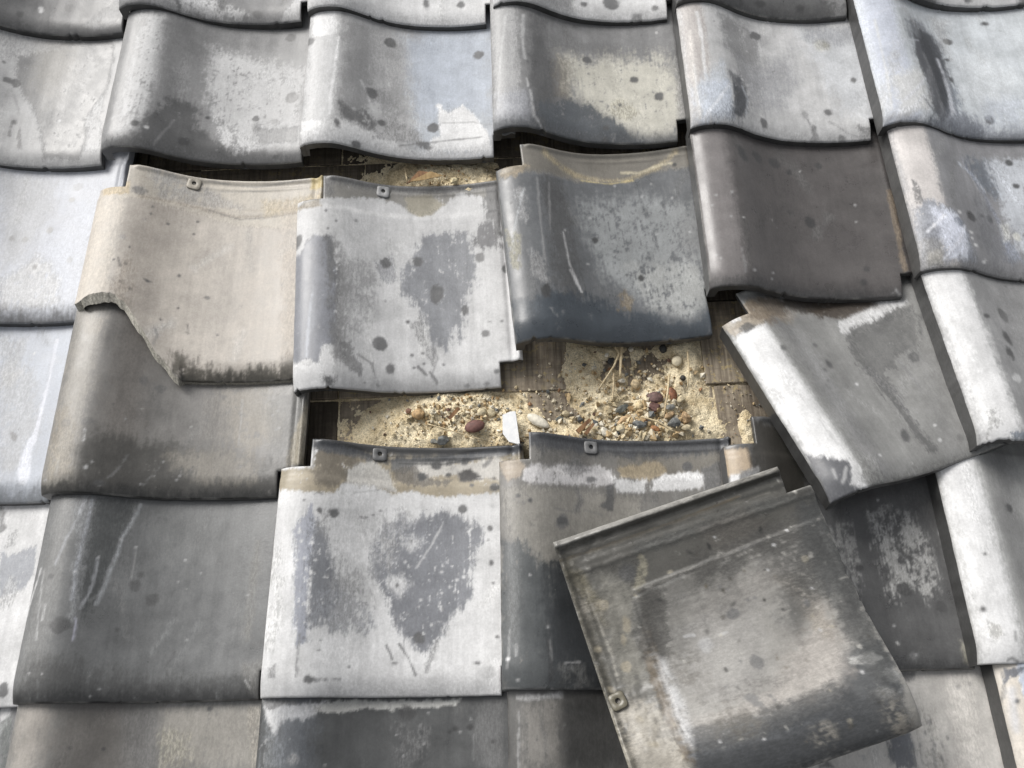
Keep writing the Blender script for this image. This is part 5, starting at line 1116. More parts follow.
            ('L',[0.87,(69.1,198.4),(89.1,196.3),(101.6,180.1)],(0.1312,0.1312,0.1312),0.51,1.3,0.4,0),
            ('L',[0.97,(82.9,185.3),(59.6,159.3)],(0.1263,0.1263,0.1263),0.51,1.3,0.4,0),
            ('P',[(58.7,210.4),(147.6,220.7),(141.2,141.8),(60.0,144.0)],(0.0438,0.0438,0.0424),0.7,10.8,3.2,0)]},
    'F3': {'pose': (0.77683, -1.14647, -0.035, -0.07645, 0.0, -0.01698), 'seed': 590, 'base': (0.433, 0.4187, 0.3955),
        'ops': [('P',[(149.8,166.0),(173.2,168.6),(177.8,153.4),(176.1,130.7),(151.5,131.3),(148.4,149.0)],(0.1263,0.1336,0.1463),0.95,3.5,4.7,0.12),
            ('P',[(187.8,199.0),(205.5,178.1),(205.5,130.1),(176.1,130.7),(178.9,163.4)],(0.3182,0.3101,0.2868),0.6,7.1,7.1,0.5),
            ('P',[(159.6,228.9),(194.2,228.4),(191.0,218.9),(163.0,217.2)],(0.1263,0.1263,0.1263),0.8,2.4,1.8,0),
            ('P',[(59.6,136.8),(70.5,141.2),(77.8,133.4),(59.1,134.0)],(0.093,0.093,0.093),0.9,2.4,1.2,0),
            ('E',(237.9,211.5,2.6,2.4,-0.04),(0.1795,0.1795,0.1795),0.93,1.5,0.7,0),
            ('E',(251.1,214.2,2.1,1.7,0.0),(0.1795,0.1795,0.1795),0.93,1.5,0.7,0),
            ('P',[(223.3,208.7),(254.5,228.9),(247.0,129.3),(221.3,129.8)],(0.4624,0.4427,0.414),0.5,9.4,3.5,0),
            ('L',[1.29,(195.6,183.4),(197.7,158.0),(195.4,133.2)],(0.1795,0.1795,0.1795),0.51,1.2,1.4,0.5),
            ('L',[0.88,(207.6,162.8),(207.3,133.0)],(0.21,0.21,0.21),0.425,1.2,1.2,0.5),
            ('L',[1.18,(189.4,190.7),(190.0,173.3)],(0.1516,0.1516,0.1516),0.51,1.2,1.2,0.4),
            ('E',(191.5,165.1,1.8,2.5,0.0),(0.1652,0.1652,0.1652),0.8,1.2,0.9,0),
            ('E',(199.9,152.9,1.7,2.5,0.0),(0.1652,0.1652,0.1652),0.8,1.2,0.9,0),
            ('E',(204.6,139.9,1.7,2.4,0.0),(0.1652,0.1652,0.1652),0.8,1.2,0.9,0),
            ('E',(199.6,176.1,1.8,2.5,0.0),(0.1652,0.1652,0.1652),0.8,1.2,0.9,0),
            ('E',(183.4,153.3,1.7,2.5,-0.06),(0.1652,0.1652,0.1652),0.8,1.2,0.9,0),
            ('E',(215.4,159.6,1.7,2.5,0.0),(0.1652,0.1652,0.1652),0.8,1.2,0.9,0)]},
    'F4': {'pose': (1.04183, -1.14647, -0.035, -0.07645, 0.0, -0.01543), 'seed': 603, 'base': (0.4282, 0.4624, 0.5246),
        'ops': [('P',[(-2,-20),(21,-20),(21,320),(-2,320)],(0.5354,0.4929,0.433),0.95,2,2.5,0),
            ('L',[1.16,(6.6,219.2),(2.9,196.2),(-5.8,179.5),(-7.4,156.9),(-13.0,147.4)],(0.1263,0.1263,0.1263),0.595,1.3,1.3,0),
            ('P',[(7.5,223.3),(27.6,222.5),(19.4,214.6),(5.0,207.1)],(0.1263,0.1361,0.157),0.9,3.2,2.6,0.05),
            ('E',(12.6,189.7,2.4,2.6,-0.04),(0.0524,0.0524,0.0524),0.9,1.5,0.6,0),
            ('P',[(-10.5,157.0),(-2.6,147.2),(-12.4,125.5),(-18.6,125.6)],(0.3599,0.3819,0.4047),0.6,3.9,3.9,0.3),
            ('L',[2.57,(10.6,200.8),(5.6,161.5)],(0.4826,0.5086,0.5685),0.51,3.9,0.5,0)]},
    'F5': {'pose': (1.30683, -1.14647, -0.035, -0.07645, 0.0, -0.01318), 'seed': 616, 'base': (0.14, 0.138, 0.133), 'step': 0.005,
        'ops': []},
    'F6': {'pose': (1.57183, -1.14647, -0.035, -0.07645, 0.0, -0.01847), 'seed': 629, 'base': (0.17, 0.17, 0.168), 'step': 0.005,
        'ops': []},
    'Gm2': {'pose': (-0.55181, -1.37577, -0.035, -0.07645, 0.0, -0.0148), 'seed': 642, 'base': (0.11, 0.112, 0.113), 'step': 0.005,
        'ops': []},
    'Gm1': {'pose': (-0.28681, -1.37577, -0.035, -0.07645, 0.0, -0.01394), 'seed': 655, 'base': (0.26, 0.26, 0.262), 'step': 0.005,
        'ops': []},
    'G0': {'pose': (-0.02181, -1.37577, -0.035, -0.07645, 0.0, -0.01063), 'seed': 668, 'base': (0.14, 0.138, 0.133), 'step': 0.005,
        'ops': []},
    'G1': {'pose': (0.24319, -1.37577, -0.035, -0.07645, 0.0, -0.01714), 'seed': 681, 'base': (0.17, 0.17, 0.168), 'step': 0.005,
        'ops': []},
    'G2': {'pose': (0.50819, -1.37577, -0.035, -0.07645, 0.0, -0.01378), 'seed': 694, 'base': (0.11, 0.112, 0.113), 'step': 0.005,
        'ops': []},
    'G3': {'pose': (0.77319, -1.37577, -0.035, -0.07645, 0.0, -0.01923), 'seed': 707, 'base': (0.26, 0.26, 0.262), 'step': 0.005,
        'ops': []},
    'G4': {'pose': (1.03819, -1.37577, -0.035, -0.07645, 0.0, -0.01549), 'seed': 720, 'base': (0.14, 0.138, 0.133), 'step': 0.005,
        'ops': []},
    'G5': {'pose': (1.30319, -1.37577, -0.035, -0.07645, 0.0, -0.01934), 'seed': 733, 'base': (0.17, 0.17, 0.168), 'step': 0.005,
        'ops': []},
    'G6': {'pose': (1.56819, -1.37577, -0.035, -0.07645, 0.0, -0.01035), 'seed': 746, 'base': (0.11, 0.112, 0.113), 'step': 0.005,
        'ops': []},
    'Zm2': {'pose': (-0.52637, 0.22929, -0.035, -0.07645, 0.0, -0.01546), 'seed': 759, 'base': (0.26, 0.26, 0.262), 'step': 0.005,
        'ops': []},
    'Zm1': {'pose': (-0.26137, 0.22929, -0.035, -0.07645, 0.0, -0.01546), 'seed': 772, 'base': (0.14, 0.138, 0.133), 'step': 0.005,
        'ops': []},
    'Z0': {'pose': (0.00363, 0.22929, -0.035, -0.07645, 0.0, -0.01546), 'seed': 785, 'base': (0.17, 0.17, 0.168), 'step': 0.005,
        'ops': []},
    'Z1': {'pose': (0.26863, 0.22929, -0.035, -0.07645, 0.0, -0.01546), 'seed': 798, 'base': (0.11, 0.112, 0.113), 'step': 0.005,
        'ops': []},
    'Z2': {'pose': (0.53363, 0.22929, -0.035, -0.07645, 0.0, -0.01546), 'seed': 811, 'base': (0.26, 0.26, 0.262), 'step': 0.005,
        'ops': []},
    'Z3': {'pose': (0.79863, 0.22929, -0.035, -0.07645, 0.0, -0.01546), 'seed': 824, 'base': (0.14, 0.138, 0.133), 'step': 0.005,
        'ops': []},
    'Z4': {'pose': (1.06363, 0.22929, -0.035, -0.07645, 0.0, -0.01546), 'seed': 837, 'base': (0.17, 0.17, 0.168), 'step': 0.005,
        'ops': []},
    'Z5': {'pose': (1.32863, 0.22929, -0.035, -0.07645, 0.0, -0.01546), 'seed': 850, 'base': (0.11, 0.112, 0.113), 'step': 0.005,
        'ops': []},
    'Z6': {'pose': (1.59363, 0.22929, -0.035, -0.07645, 0.0, -0.01546), 'seed': 863, 'base': (0.26, 0.26, 0.262), 'step': 0.005,
        'ops': []},
    'C0': {'pose': (-0.01066, -0.54412, -0.03, -0.07645, 0.0, -0.02, 1.03, 1.045), 'seed': 876, 'base': (0.3775, 0.3471, 0.3101), 'tail': True, 'loose': True, 'lug': (0.3599, 0.3304, 0.2793), 'label': 'beige slipped pantile with its lower left corner broken off', 'nbr': (0.268, 0.03), 'edge': (0.3101, 0.2945, 0.2538), 'broken': [(0.0, 0.0889), (0.0043, 0.0889), (0.0154, 0.0947), (0.0352, 0.0991), (0.0494, 0.0973), (0.0614, 0.0882), (0.0736, 0.0742), (0.0891, 0.05), (0.1023, 0.0304), (0.1168, 0.0141), (0.1302, 0.0)],
        'ops': [('P',[(4,-20),(40,-20),(40,320),(4,320)],(0.4725,0.433,0.3775),0.8,8,2,0),
            ('P',[(52,-20),(92,-20),(92,245),(52,245)],(0.2718,0.2364,0.2037),0.25,18,4,0),
            ('P',[(35.0,325.3),(298.4,322.4),(293.1,207.1),(176.2,218.5),(129.6,231.2),(93.4,236.1),(57.6,238.8),(26.5,234.2)],(0.414,0.3819,0.3304),0.9,3.5,1.7,0),
            ('P',[(63.3,297.4),(81.3,287.5),(124.4,274.4),(179.8,246.1),(128.1,243.9),(80.9,246.5),(65.2,265.2)],(0.2718,0.2718,0.2718),0.6,6.9,4.6,0.3),
            ('L',[2.31,(57.2,241.9),(90.0,244.8),(122.0,242.9),(170.8,231.2),(210.8,234.4),(257.8,236.9)],(0.1795,0.1516,0.1146),0.595,3.5,1.7,0.1),
            ('L',[0.87,(134.8,240.0),(175.1,228.1),(256.5,235.4)],(0.093,0.093,0.093),0.68,1.2,0.7,0),
            ('P',[(2.4,262.4),(39.9,262.9),(42.9,243.9),(10.4,243.1)],(0.4427,0.3513,0.21),0.7,3.5,2.3,0),
            ('P',[(266.0,305.5),(286.4,297.2),(288.4,270.4),(266.0,272.0)],(0.4826,0.3955,0.21),0.9,2.3,1.7,0),
            ('P',[(198.8,257.6),(288.9,263.8),(291.1,234.4),(208.0,234.5)],(0.4047,0.3387,0.2263),0.6,5.8,3.5,0.2),
            ('E',(52.4,251.9,8.9,6.3,-0.02),(0.1263,0.1263,0.1263),0.8,3.5,2.3,0),
            ('L',[0.87,(129.4,285.3),(189.5,280.8),(259.0,287.8)],(0.1795,0.1795,0.1795),0.595,1.2,0.6,0),
            ('L',[0.87,(143.8,272.0),(203.9,274.1)],(0.21,0.21,0.21),0.425,1.4,0.5,0),
            ('P',[(119.1,35.6),(149.9,19.0),(192.9,12.2),(237.1,15.6),(265.8,30.6),(283.8,-21.6),(118.2,-19.7)],(0.0686,0.0618,0.0494),0.9,9.2,8.1,0.12),
            ('P',[(225.2,269.7),(251.0,250.6),(270.4,37.2),(256.0,24.6),(242.2,111.5)],(0.3263,0.2868,0.2432),0.5,9.2,4.6,0),
            ('P',[(120,-20),(290,-20),(290,9),(120,9)],(0.0359,0.0334,0.0266),0.8,9,4,0),
            ('E',(91.0,210.1,1.8,2.0,0.29),(0.0739,0.0739,0.0739),0.85,1.2,0.7,0),
            ('E',(71.9,230.6,1.8,1.9,0.34),(0.0739,0.0739,0.0739),0.85,1.2,0.7,0),
            ('E',(121.1,201.3,1.9,2.0,0.16),(0.0739,0.0739,0.0739),0.85,1.2,0.7,0),
            ('E',(123.5,220.7,2.0,2.1,0.15),(0.0739,0.0739,0.0739),0.85,1.2,0.7,0),
            ('E',(71.2,219.4,1.8,2.0,0.29),(0.0739,0.0739,0.0739),0.85,1.2,0.7,0),
            ('E',(54.8,141.7,1.7,1.9,0.23),(0.0739,0.0739,0.0739),0.85,1.2,0.7,0),
            ('E',(53.1,116.5,1.7,1.8,0.17),(0.0739,0.0739,0.0739),0.85,1.2,0.7,0),
            ('E',(64.7,109.0,1.6,1.8,0.24),(0.0739,0.0739,0.0739),0.85,1.2,0.7,0),
            ('E',(80.5,123.5,1.7,1.8,0.3),(0.0739,0.0739,0.0739),0.85,1.2,0.7,0),
            ('E',(55.7,165.7,1.7,1.9,0.23),(0.0739,0.0739,0.0739),0.85,1.2,0.7,0),
            ('E',(41.7,145.8,1.8,1.9,0.06),(0.0739,0.0739,0.0739),0.85,1.2,0.7,0),
            ('E',(117.2,93.5,1.8,1.8,0.17),(0.0739,0.0739,0.0739),0.85,1.2,0.7,0),
            ('E',(100.7,74.8,1.7,1.8,0.23),(0.0739,0.0739,0.0739),0.85,1.2,0.7,0),
            ('E',(166.9,59.8,1.9,1.8,0.05),(0.0739,0.0739,0.0739),0.85,1.2,0.7,0),
            ('E',(112.5,138.5,1.8,1.9,0.17),(0.0739,0.0739,0.0739),0.85,1.2,0.7,0),
            ('L',[0.92,(45.8,149.1),(49.8,137.9)],(0.0652,0.0652,0.0652),0.765,1.4,0.5,0),
            ('L',[0.69,(130.3,72.1),(133.1,59.5),(130.4,62.1)],(0.0652,0.0652,0.0652),0.765,1.4,0.5,0),
            ('L',[1.04,(77.1,125.5),(84.7,123.2)],(0.0832,0.0832,0.0832),0.68,1.4,0.5,0),
            ('L',[1.16,(95.9,62.6),(100.4,52.2),(96.5,41.7)],(0.1795,0.1795,0.1795),0.51,1.4,0.5,0),
            ('E',(128.3,242.3,78.6,15.9,0.05),(0.3599,0.3263,0.2868),0.3,10.4,2.3,0),
            ('P',[(36.2,93.4),(57.4,161.6),(66.3,97.9),(64.1,69.0)],(0.2432,0.21,0.1737),0.5,6.9,3.5,0.25)]},
    'C1': {'pose': (0.26557, -0.56963, -0.053, -0.02676, 0.0, 0.03, 1.0, 1.05), 'seed': 889, 'base': (0.4525, 0.4525, 0.4525), 'tail': True, 'loose': True, 'lug': (0.3387, 0.3387, 0.3387), 'label': 'white stained pantile with grey patches, slipped down over the left of the bare gap',
        'ops': [('P',[(29.3,311.7),(287.2,298.3),(270.7,258.1),(216.4,278.6),(187.9,258.1),(160.2,246.2),(133.8,261.4),(107.7,269.6),(64.2,257.9),(35.4,254.8),(5.3,242.0)],(0.21,0.2037,0.1883),1,3.7,3.1,0.05),
            ('P',[(140.7,272.9),(174.8,277.9),(194.8,261.0),(176.5,245.9),(157.4,243.0),(144.2,250.7)],(0.2609,0.2432,0.1975),1,2.5,1.9,0),
            ('L',[1.86,(32.2,301.9),(70.2,291.0),(118.3,287.2),(175.1,286.0),(231.0,293.2),(270.4,296.9)],(0.1079,0.1079,0.1079),0.68,2.5,1.2,0),
            ('L',[0.87,(134.2,282.3),(188.7,279.0),(258.6,285.7)],(0.057,0.057,0.057),0.68,1.2,0.7,0),
            ('P',[(34.7,308.2),(52.9,296.5),(48.2,256.7),(30.0,264.4)],(0.1215,0.1215,0.1215),0.7,6.2,3.7,0),
            ('P',[(-2.3,247.6),(30.2,255.1),(35.6,242.5),(5.3,242.0)],(0.21,0.1795,0.1312),0.8,2.5,1.9,0),
            ('P',[(-1.9,178.2),(7.0,175.3),(15.1,193.7),(25.7,200.9),(46.2,197.3),(56.2,152.8),(54.4,54.5),(37.9,50.0),(33.4,27.5),(18.3,35.6),(5.0,27.8),(-1.0,40.2)],(0.1795,0.1854,0.2037),1,3.1,2.5,0.03),
            ('P',[(38.7,198.6),(56.0,189.4),(68.0,147.6),(70.3,105.1),(65.9,35.5),(54.6,23.7),(49.8,54.1),(46.8,130.4)],(0.1079,0.1079,0.1079),0.85,8.7,6.2,0.15),
            ('P',[(68.0,162.1),(82.2,176.9),(100.2,153.5),(96.0,88.1),(72.7,56.8),(65.7,104.3)],(0.2432,0.2432,0.2432),0.8,7.5,7.5,0.35),
            ('L',[1.37,(24.5,119.8),(21.1,89.5),(18.3,38.3)],(0.4282,0.4427,0.4775),0.765,1.5,0.6,0),
            ('L',[2.17,(25.6,128.2),(25.2,75.3)],(0.2984,0.3101,0.3345),0.425,3.7,0.5,0),
            ('E',(1.9,195.1,6.6,12.1,-0.39),(0.1079,0.1079,0.1079),0.9,1.5,0.6,0),
            ('P',[(-0.8,32.1),(10.4,34.3),(18.5,27.6),(33.4,28.8),(38.2,18.3),(51.0,-5.3),(-4.3,-1.9)],(0.5354,0.5354,0.5354),1,2.5,2.5,0),
            ('P',[(35.7,36.7),(41.5,55.3),(52.3,31.4),(51.6,6.6),(37.9,11.1)],(0.5139,0.5139,0.5139),1,2.5,2.5,0.1),
            ('P',[(164.7,214.7),(224.4,217.3),(230.7,179.7),(230.2,145.1),(217.1,124.2),(215.6,92.3),(206.2,60.4),(200.7,82.1),(190.4,51.5),(180.5,61.9),(169.9,52.5),(165.8,83.7),(153.7,109.9),(136.3,133.1),(131.6,156.6),(147.9,184.1)],(0.1914,0.1975,0.21),0.95,5.6,7.5,0.14),
            ('P',[(145.4,84.0),(156.0,101.2),(162.6,62.6),(175.0,52.3),(169.0,24.8),(159.8,55.6)],(0.21,0.21,0.21),0.6,3.7,5.0,0.3),
            ('P',[(101.6,171.5),(121.9,182.9),(128.9,149.0),(108.7,140.0)],(0.2793,0.283,0.2945),0.8,5.0,3.7,0.1),
            ('P',[(238.5,225.0),(257.9,228.3),(267.5,208.2),(261.0,190.7),(239.0,184.7),(231.6,197.9)],(0.0993,0.0993,0.1035),1,3.7,5.0,0.15),
            ('P',[(252.7,280.2),(272.0,278.8),(270.1,184.8),(263.9,193.3),(260.6,227.9),(250.0,234.2)],(0.1079,0.1079,0.1079),0.9,3.7,5.0,0.1),
            ('E',(114.1,171.7,7.1,7.5,0.08),(0.1079,0.1079,0.1079),0.93,1.6,0.7,0),
            ('E',(155.5,175.0,7.2,7.5,-0.01),(0.1079,0.1079,0.1079),0.93,1.6,0.7,0),
            ('E',(179.0,128.2,8.6,13.1,-0.05),(0.1079,0.1079,0.1079),0.93,1.6,0.7,0),
            ('E',(238.6,177.1,6.3,6.9,-0.14),(0.1079,0.1079,0.1079),0.93,1.6,0.7,0),
            ('E',(105.3,59.7,9.1,9.0,0.09),(0.1079,0.1079,0.1079),0.93,1.6,0.7,0),
            ('E',(118.1,27.6,5.4,6.6,0.06),(0.1079,0.1079,0.1079),0.93,1.6,0.7,0),
            ('E',(214.8,103.9,4.5,7.2,-0.09),(0.1079,0.1079,0.1079),0.93,1.6,0.7,0),
            ('E',(239.2,69.8,5.2,4.9,-0.11),(0.1079,0.1079,0.1079),0.93,1.6,0.7,0),
            ('E',(140.4,91.1,2.6,2.4,0.04),(0.1079,0.1079,0.1079),0.93,1.6,0.7,0),
            ('E',(262.3,83.9,1.9,1.8,-0.1),(0.1079,0.1079,0.1079),0.93,1.6,0.7,0),
            ('E',(212.3,5.0,3.1,2.4,-0.06),(0.1079,0.1079,0.1079),0.93,1.6,0.7,0),
            ('E',(237.9,5.2,3.8,2.8,-0.1),(0.1079,0.1079,0.1079),0.93,1.6,0.7,0),
            ('E',(251.6,18.4,3.8,3.2,-0.1),(0.1079,0.1079,0.1079),0.93,1.6,0.7,0),
            ('E',(270.9,155.9,4.0,5.2,-0.12),(0.1079,0.1079,0.1079),0.93,1.6,0.7,0),
            ('P',[(59.0,57.6),(70.4,56.5),(77.2,39.8),(83.9,21.9),(81.5,16.6),(70.4,22.8),(61.4,32.3)],(0.1079,0.1079,0.1079),0.9,2.5,4.3,0.2),
            ('L',[1.24,(79.5,42.8),(95.6,32.7),(98.7,15.9)],(0.1146,0.1146,0.1146),0.7224999999999999,1.2,1.2,0.2),
            ('E',(47.0,7.6,7.0,5.6,0.04),(0.0686,0.0686,0.0686),0.9,2.5,2.5,0),
            ('L',[1.37,(151.5,30.8),(162.4,19.8)],(0.093,0.093,0.093),0.765,1.2,1.0,0),
            ('L',[1.49,(166.4,23.6),(174.5,10.6)],(0.093,0.093,0.093),0.765,1.2,1.0,0),
            ('L',[0.93,(171.5,62.3),(177.2,41.1),(168.8,20.9)],(0.21,0.21,0.21),0.68,1.5,0.5,0),
            ('E',(144.4,46.1,2.0,1.8,0.0),(0.1035,0.1035,0.1035),0.85,1.2,0.7,0),
            ('E',(146.5,29.5,2.0,1.8,0.0),(0.1035,0.1035,0.1035),0.85,1.2,0.7,0),
            ('E',(159.2,34.8,2.0,1.8,-0.05),(0.1035,0.1035,0.1035),0.85,1.2,0.7,0),
            ('E',(158.3,48.7,2.1,1.8,-0.05),(0.1035,0.1035,0.1035),0.85,1.2,0.7,0),
            ('E',(184.5,32.4,2.0,1.8,-0.05),(0.1035,0.1035,0.1035),0.85,1.2,0.7,0),
            ('E',(43.6,210.6,2.0,1.9,0.05),(0.1035,0.1035,0.1035),0.85,1.2,0.7,0),
            ('E',(53.4,222.1,1.9,2.0,0.16),(0.1035,0.1035,0.1035),0.85,1.2,0.7,0),
            ('E',(40.8,236.3,2.0,2.0,0.05),(0.1035,0.1035,0.1035),0.85,1.2,0.7,0),
            ('E',(77.5,227.2,2.1,2.0,0.24),(0.1035,0.1035,0.1035),0.85,1.2,0.7,0),
            ('E',(101.7,6.5,1.9,1.5,0.1),(0.1035,0.1035,0.1035),0.85,1.2,0.7,0),
            ('E',(86.8,8.8,1.8,1.5,0.11),(0.1035,0.1035,0.1035),0.85,1.2,0.7,0),
            ('P',[(60,20),(95,20),(95,240),(60,240)],(0.3599,0.3599,0.3599),0.35,14,3,0),
            ('P',[(60,-20),(290,-20),(290,12),(60,12)],(0.2609,0.2609,0.2609),0.6,18,2,0),  # shade of the down-bent nose painted into the colour
            ('L',[1.24,(266.5,30.0),(274.4,15.9)],(0.1263,0.1263,0.1263),0.51,1.5,0.5,0),
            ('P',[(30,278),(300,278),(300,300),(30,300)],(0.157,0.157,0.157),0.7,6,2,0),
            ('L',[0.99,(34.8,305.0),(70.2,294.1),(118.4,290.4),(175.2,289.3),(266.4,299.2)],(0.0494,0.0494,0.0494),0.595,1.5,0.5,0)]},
    'C2': {'pose': (0.54171, -0.52539, -0.035, -0.06116, 0.0, 0.065), 'seed': 902, 'base': (0.1079, 0.1123, 0.1169), 'tail': True, 'loose': True, 'label': 'dark blue grey pantile with a pale centre, slipped beside the white stained one', 'nbr': (0.252, 0.062),
        'ops': [('P',[(1.2,252.0),(50.8,298.8),(321.8,312.8),(281.9,253.5),(213.3,254.4),(141.2,242.1),(99.0,240.9),(69.3,246.4),(3.8,237.5)],(0.157,0.1463,0.1263),0.95,5.3,2.7,0),
            ('L',[3.34,(69.2,279.5),(88.0,263.2),(107.6,252.5),(141.7,245.4),(176.7,244.5),(221.2,260.0),(253.9,281.1)],(0.3101,0.2609,0.1652),0.6375,4.0,2.0,0.1),
            ('L',[2.01,(174.6,258.1),(199.6,256.1),(229.1,265.6),(245.7,265.7)],(0.4775,0.4282,0.3101),0.7224999999999999,2.0,1.3,0),
            ('L',[1.34,(116.2,243.7),(154.8,238.8),(186.4,243.8)],(0.4047,0.3387,0.1795),0.68,1.3,1.1,0),
            ('P',[(5.4,252.9),(33.2,261.9),(45.7,253.5),(23.9,237.1),(4.1,240.6)],(0.2432,0.2037,0.1463),0.8,4.0,2.7,0),
            ('P',[(107.6,201.7),(193.4,218.3),(256.9,191.9),(256.6,105.4),(258.0,45.4),(226.1,24.6),(166.7,56.8),(131.8,87.4),(113.6,147.2)],(0.2609,0.2718,0.2718),0.7,18.7,10.7,0.3),
            ('P',[(161.3,104.9),(241.5,108.2),(255.8,60.5),(226.1,24.6),(177.3,41.5)],(0.3263,0.3304,0.3182),0.6,13.4,9.4,0.3),
            ('L',[6.02,(28.1,214.1),(26.6,175.2)],(0.2868,0.2868,0.2868),0.595,5.3,4.0,0.2),
            ('L',[1.34,(33.7,216.6),(16.0,161.9),(8.5,126.6)],(0.3387,0.3513,0.3599),0.68,1.3,1.1,0),
            ('P',[(2.7,159.5),(20.8,145.6),(15.4,94.9),(6.2,105.3)],(0.2793,0.2609,0.1795),0.5,4.0,5.3,0.35),
            ('P',[(31.0,121.6),(49.7,106.4),(47.8,69.9),(33.2,84.8)],(0.2432,0.2432,0.2432),0.7,5.3,5.3,0.3),
            ('P',[(64.4,240.3),(87.5,238.3),(92.8,144.2),(93.8,55.0),(58.7,35.4),(57.5,107.1),(58.9,183.3)],(0.0757,0.0757,0.0757),0.85,9.4,6.7,0.1),
            ('L',[1.07,(52.8,233.1),(50.0,174.3),(48.4,106.3)],(0.2793,0.2793,0.2793),0.595,1.6,0.5,0),
            ('L',[0.87,(68.6,230.0),(60.5,152.7)],(0.2609,0.2609,0.2609),0.51,1.6,0.5,0),
            ('P',[(4.1,48.6),(62.4,64.2),(113.9,57.1),(163.8,39.5),(225.3,19.3),(260.3,37.7),(254.0,-21.7),(-5.9,-10.3)],(0.0438,0.0524,0.0618),0.95,9.4,8.0,0.06),
            ('L',[0.87,(77.9,153.4),(80.7,104.0),(91.4,66.3)],(0.4282,0.4282,0.4282),0.68,1.6,0.5,0),
            ('L',[1.07,(79.7,96.4),(91.4,66.3)],(0.4775,0.4775,0.4775),0.68,1.6,0.5,0),
            ('E',(120.5,147.8,4.8,4.8,0.06),(0.0411,0.0411,0.0411),0.93,1.7,0.8,0),
            ('E',(44.5,62.7,6.3,10.0,0.03),(0.0411,0.0411,0.0411),0.93,1.7,0.8,0),
            ('E',(173.4,89.1,4.6,4.5,-0.07),(0.0411,0.0411,0.0411),0.93,1.7,0.8,0),
            ('E',(155.6,94.6,2.0,1.9,-0.05),(0.0411,0.0411,0.0411),0.93,1.7,0.8,0),
            ('E',(249.1,261.6,2.6,2.8,-0.19),(0.0411,0.0411,0.0411),0.93,1.7,0.8,0),
            ('L',[1.34,(47.7,37.4),(55.1,26.6)],(0.2432,0.2432,0.2432),0.425,1.3,1.3,0.3),
            ('E',(248.4,145.7,15.5,30.6,-0.19),(0.1035,0.1035,0.1035),0.5,14.4,2.7,0),
            ('E',(81.1,157.2,1.6,1.8,0.24),(0.3599,0.3599,0.3599),0.6,1.3,0.7,0),
            ('E',(118.6,182.2,1.7,1.8,0.12),(0.3599,0.3599,0.3599),0.6,1.3,0.7,0),
            ('E',(161.2,235.2,1.7,1.8,-0.06),(0.3599,0.3599,0.3599),0.6,1.3,0.7,0),
            ('E',(211.3,234.5,1.6,1.8,-0.12),(0.3599,0.3599,0.3599),0.6,1.3,0.7,0),
            ('E',(235.5,207.6,1.5,1.7,-0.2),(0.3599,0.3599,0.3599),0.6,1.3,0.7,0),
            ('E',(195.6,214.8,1.6,1.8,-0.12),(0.3599,0.3599,0.3599),0.6,1.3,0.7,0),
            ('E',(249.2,150.3,1.6,1.7,-0.19),(0.3599,0.3599,0.3599),0.6,1.3,0.7,0),
            ('E',(105.5,109.6,1.7,1.7,0.12),(0.3599,0.3599,0.3599),0.6,1.3,0.7,0),
            ('P',[(138.7,63.7),(148.1,72.4),(158.9,57.3),(150.8,40.1),(135.6,43.3)],(0.1795,0.1386,0.0832),0.6,4.0,4.0,0.3)]},
    'D3': {'pose': (0.88344, -0.74764, -0.00206, -0.2096, 0.01052, 0.32203), 'seed': 915, 'base': (0.21, 0.21, 0.2037), 'tail': True, 'loose': True, 'label': 'pale grey pantile with a white roll, swung askew at the right of the gap', 'warp': 0.3,
        'ops': [('P',[(2,-20),(47,-20),(47,234),(2,234)],(0.6145,0.6145,0.6145),0.97,6,1.5,0),
            ('P',[(57,-20),(82,-20),(82,320),(57,320)],(0.1516,0.1516,0.1516),0.7,12,3,0),
            ('P',[(-2.8,256.7),(3.4,264.0),(50.3,274.7),(65.8,249.3),(46.7,235.3),(5.8,232.4)],(0.2609,0.2263,0.1795),0.9,2.9,2.9,0.08),
            ('P',[(12.4,240.5),(26.8,242.5),(32.8,233.3),(15.6,228.8)],(0.0652,0.0652,0.0652),0.8,2.9,2.9,0),
            ('P',[(8.9,259.5),(18.7,263.2),(23.1,250.9),(9.1,249.4)],(0.53,0.53,0.53),0.8,2.9,2.2,0),
            ('P',[(43.4,272.9),(114.4,280.7),(110.8,249.8),(83.4,232.0),(61.8,242.9)],(0.2868,0.2432,0.1854),0.6,7.3,4.4,0.2),
            ('P',[(107.1,281.7),(211.8,241.1),(194.9,210.1),(167.6,213.7),(150.2,226.5),(125.9,236.6),(115.8,257.6)],(0.0757,0.0618,0.0494),0.9,4.4,4.4,0.05),
            ('P',[(150.3,219.6),(217.9,227.7),(245.2,214.2),(235.4,205.4),(188.8,200.6),(152.8,195.3),(146.3,204.0)],(0.5034,0.5034,0.5034),0.95,3.6,3.6,0),
            ('P',[(75.4,295.6),(130.4,281.0),(129.5,249.6),(87.6,238.5),(62.2,261.3)],(0.21,0.21,0.21),0.5,8.7,5.8,0.2),
            ('P',[(158.1,203.5),(191.4,204.6),(232.8,210.2),(245.5,203.6),(244.0,183.9),(221.1,148.6),(207.0,148.5),(188.3,146.4),(178.8,134.2),(162.5,133.7),(159.6,103.8),(156.2,77.9),(153.9,42.2),(159.0,19.5),(149.5,19.9),(144.8,49.5),(146.1,84.2),(144.0,115.0),(141.1,150.2),(142.8,175.3),(146.0,194.1)],(0.1123,0.1123,0.1101),1,3.2,4.7,0.04),
            ('E',(176.7,163.8,40.3,35.8,-1.16),(0.1795,0.1795,0.1737),0.4,28.8,5.8,0.2),
